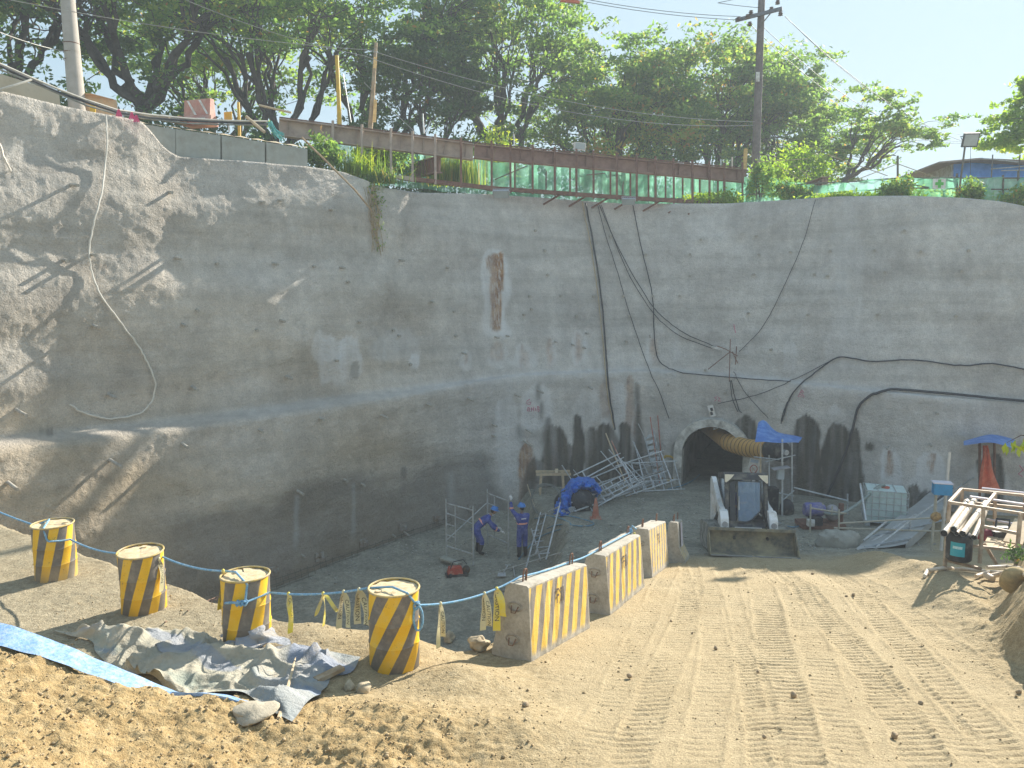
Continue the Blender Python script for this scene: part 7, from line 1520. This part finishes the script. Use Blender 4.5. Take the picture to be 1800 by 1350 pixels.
def bush(lab, c, r, seed, n, mt, leafs=.12, nm='bush', stems=6, cat='bush', flat=.2, asp=.45, grp=None, tint=.45, squash=1.0):
    rg = np.random.default_rng(seed); c = A(*c); T = Thing(nm, lab, cat, c, grp); r = A(*r); k = 26
    sc_ = rg.standard_normal((k, 3)); sc_ /= np.linalg.norm(sc_, axis=1)[:, None]; sc_ *= (rg.random(k) ** .4)[:, None]; sc_[:, 2] = np.abs(sc_[:, 2]) * squash; w = rg.integers(0, k, n)
    C_ = c + (sc_[w] + rg.standard_normal((n, 3)) * .16) * r; put_leaves(T, 'foliage', C_, tint + .2 * rg.standard_normal(n) + .1 * rg.standard_normal(k)[w], rg, leafs, mt, flat, asp)
    mb = MB()
    for i in range(stems):
        mb.tube([c - A(0, 0, .3), c + sc_[i] * r * .5, c + sc_[i] * r * .95], [.05 * r[2] / 2, .03 * r[2] / 2, .008], 5)
    T.add('stem', mb, BARK); return T
UB = ['dark undergrowth bush below the thick-trunked tree', 'dark bush between the thick trunk and the faded red barrier', 'dense dark bush behind the small yellow sign', 'olive bush behind the teal rope and girder end', 'dark bush below the tall yellow post', 'dark bush between the timber pole and the plank', 'dense dark bush behind the middle of the girders', 'dark bush behind the white lamp', 'ochre-tinged bush below the bushy tree', 'dark bush between the ochre bush and the dome tree', 'dark bush at the foot of the utility pole', 'dark bush at the foot of the rounded tree', 'dark bush beside the concrete pole', 'dark bush behind the tan concrete beam']
for i, (px, d, rx, rz_) in enumerate(((215, 37, 3.2, 3.6), (310, 36, 2.8, 3.6), (390, 38, 3.2, 4.6), (470, 43, 2.8, 3.2), (560, 40, 3.0, 3.4), (715, 42, 3.2, 4.2), (840, 43, 3.6, 5.0), (960, 43, 3.6, 5.2), (1065, 42, 2.6, 4.2), (1150, 44, 3.6, 5.0), (1260, 44, 3.6, 4.8), (1370, 45, 3.0, 4.4), (110, 33, 2.6, 3.2), (-10, 30, 3.0, 3.4))):
    bush(UB[i], pbase(px, d, 12.6 + (1 if px < 500 else 0)), (rx, rx * .7, rz_), 40 + i, 3600, LEAFD if i != 8 else LEAF, .13, 'undergrowth_bush', grp='undergrowth below the trees', tint=.4 if i != 8 else .85)
bush('bright yellow-green bush behind the sagging net', at(1405, 338, 40), (1.9, 1.2, 2.0), 60, 3000, LEAFY, .11)
bush('small yellow-green bush between the girder stub and the yellow bush', at(1350, 325, 35.5), (.9, .8, 1.2), 61, 1400, LEAFY, .09)
VG = ['vine clump climbing the net beside the utility pole', 'vine clump on the net below the girder stub', 'vine clump round the tall net post', 'leafy weed in front of the floodlight post', 'low vine at the end of the net by the hut', 'vines creeping at the foot of the girder end', 'low ochre weeds along the crest before the net']
for i, (px, py, d, rx, rz_, n, mt) in enumerate(((1338, 345, 32.0, .6, 1.4, 1300, LEAF), (1395, 348, 31.4, 1.0, .8, 1500, LEAF), (1580, 350, 29.0, .8, .9, 1500, LEAF), (1706, 352, 27.7, .5, .75, 900, LEAF), (1785, 360, 27.2, .8, .7, 1000, LEAF), (1265, 356, 32.6, 1.6, .45, 1400, LEAFY), (1500, 354, 30.0, 2.4, .35, 1700, LEAFY))):
    bush(VG[i], at(px, py, d), (rx, .4, rz_), 70 + i, n, mt, .075, 'climbing_vine', cat='vine', tint=.5)
for i, (px, py, d, rx, rz_, lab) in enumerate(((560, 285, 27.5, .9, .8, 'weeds sprouting behind the last precast panel'), (690, 300, 31.0, 1.3, 1.0, 'leafy weeds below the grey-brown girder'), (655, 290, 30.5, .8, 1.0, 'yellow-green weeds between the girder uprights'), (870, 225, 36, 1.2, 1.8, 'ochre-flowering shrub rising behind the girder plank'), (1640, 352, 29.5, 2.6, .5, 'low yellow-green weeds below the first aid sign'))):
    bush(lab, at(px, py + (70 if px == 870 else 0), d), (rx, .7, rz_), 90 + i, 1300, LEAFY if i in (2, 3, 4) else LEAF, .09, 'weed_clump', cat='weeds', tint=.7 if i == 3 else .45)
def grass(lab, c, n, L, seed, mt, spread, droop=.6, nm='grass_tuft'):
    rg = np.random.default_rng(seed); c = A(*c); V, Fc, tt = [], [], []
    for i in range(n):
        a = rg.random() * 6.283; b = c + A(rg.standard_normal() * spread[0], rg.standard_normal() * spread[1], 0); l = L * (.5 + .7 * rg.random()); o_ = A(math.cos(a), math.sin(a), 0); w = A(-o_[1], o_[0], 0) * (.012 + .012 * rg.random()); k = len(V); dr = droop * rg.random()
        for u in (0, .4, .75, 1):
            p = b + o_ * l * dr * u * u + A(0, 0, l * (u - dr * .55 * u * u)); V += [p - w * (1 - u * .9), p + w * (1 - u * .9)]
        Fc += [(k, k + 1, k + 3, k + 2), (k + 2, k + 3, k + 5, k + 4), (k + 4, k + 5, k + 7, k + 6)]; tt += [rg.random()] * 8
    T = Thing(nm, lab, 'grass', c); tt = np.array(tt); link('blades', mesh_np('blades', np.array(V) - T.off, np.array(Fc), False, {'tint': np.stack([tt, tt, tt, tt], -1)}), mt, T.o)
grass('bright tuft of long grass on the wall crest under the girder', at(626, 308, 28.0), 420, 1.0, 1, LEAFY, (.45, .2), .9)
grass('stand of tall green reeds behind the girder uprights', at(797, 325, 31.2), 700, 1.5, 2, LEAF, (.55, .25), .3, 'reed_clump')
grass('grass overhanging the wall corner below the girder', at(655, 322, 27.9), 350, .8, 3, LEAF, (.5, .15), 1.3)
T = Thing('hanging_vine', 'dry creeper strands trailing down the wall corner under the grass', 'vine', PW(650, 345)); rg = np.random.default_rng(5)
for k in range(16):
    x0 = 640 + 18 * rg.random(); L = 50 + 75 * rg.random(); P_ = [PW(x0 + 12 * u + 5 * math.sin(u * 5 + k), 330 + L * u, .06 + .05 * rg.random()) for u in np.linspace(0, 1, 8)]; mb = MB(); mb.tube(P_, .012, 4); T.add('strand', mb, mat('dry_creeper', (.36, .27, .15), .9, 0, .3, 12))
C_ = np.array([PW(648 + 22 * rg.random() + 10 * u, 325 + 120 * u, .10) for u in rg.random(130) ** 1.9]); put_leaves(T, 'leaf_spray', C_ + rg.standard_normal(C_.shape) * .05, rg.random(len(C_)), rg, .06, LEAF, .1)['kind'] = 'stuff'
# near sprig at the bank
c = at(1800, 785, 9.0); T = Thing('leaf_sprig', 'sunlit yellow-green leafy twig reaching in beside the arched blue sheet', 'twig', at(1870, 800, 9.0)); mb = MB(); tw_ = [at(1880, 810, 9.0), at(1830, 770, 9.0), at(1795, 765, 9.0), at(1770, 778, 9.0)]; mb.tube(tw_, [.012, .009, .006, .003], 6); T.add('stem', mb, BARK)
for k in range(16):
    u = rg.random(); p = tw_[1] + (tw_[3] - tw_[1]) * u + rg.standard_normal(3) * .03 - A(0, 0, .05 * rg.random()); q = p + A(rg.standard_normal() * .05, rg.standard_normal() * .03, -.09 - .05 * rg.random()); s_ = nrm(A(rg.standard_normal(), rg.standard_normal(), 0)) * .032
    mb = MB(); mb.add([p, (p + q) / 2 + s_, q, (p + q) / 2 - s_], [(0, 1, 2, 3)]); T.add('leaf', mb, mat('lit_leaf', (.34, .42, .03), .5, 0, .2))
bush('small scrub growing on the cut bank beside the pipe rack', PG(1798, 985), (.32, .25, .32), 99, 420, LEAFD, .035, 'bank_scrub')

# ------------------------------------------------------------------ lens glare stand-in: an added haze
mb = MB(); mb.box((10, 70, 16.5), (150, 160, 41)); hz = link('veil', mesh_mb('veil', mb, A(0, 0, 0), False), None); hz['kind'] = 'stuff'; hz['label'] = 'added volume imitating lens glare, a thin pale haze over the excavation'; hz['category'] = 'veil'
hm = bpy.data.materials.new('veil'); hm.use_nodes = True; ht = hm.node_tree; ht.nodes.remove(ht.nodes['Principled BSDF']); pv = nd(ht, 'VolumePrincipled'); pv.inputs['Color'].default_value = (.84, .93, 1, 1); pv.inputs['Density'].default_value = .0021; pv.inputs['Anisotropy'].default_value = .15
ht.links.new(pv.outputs[0], ht.nodes['Material Output'].inputs['Volume']); hz.data.materials.append(hm)
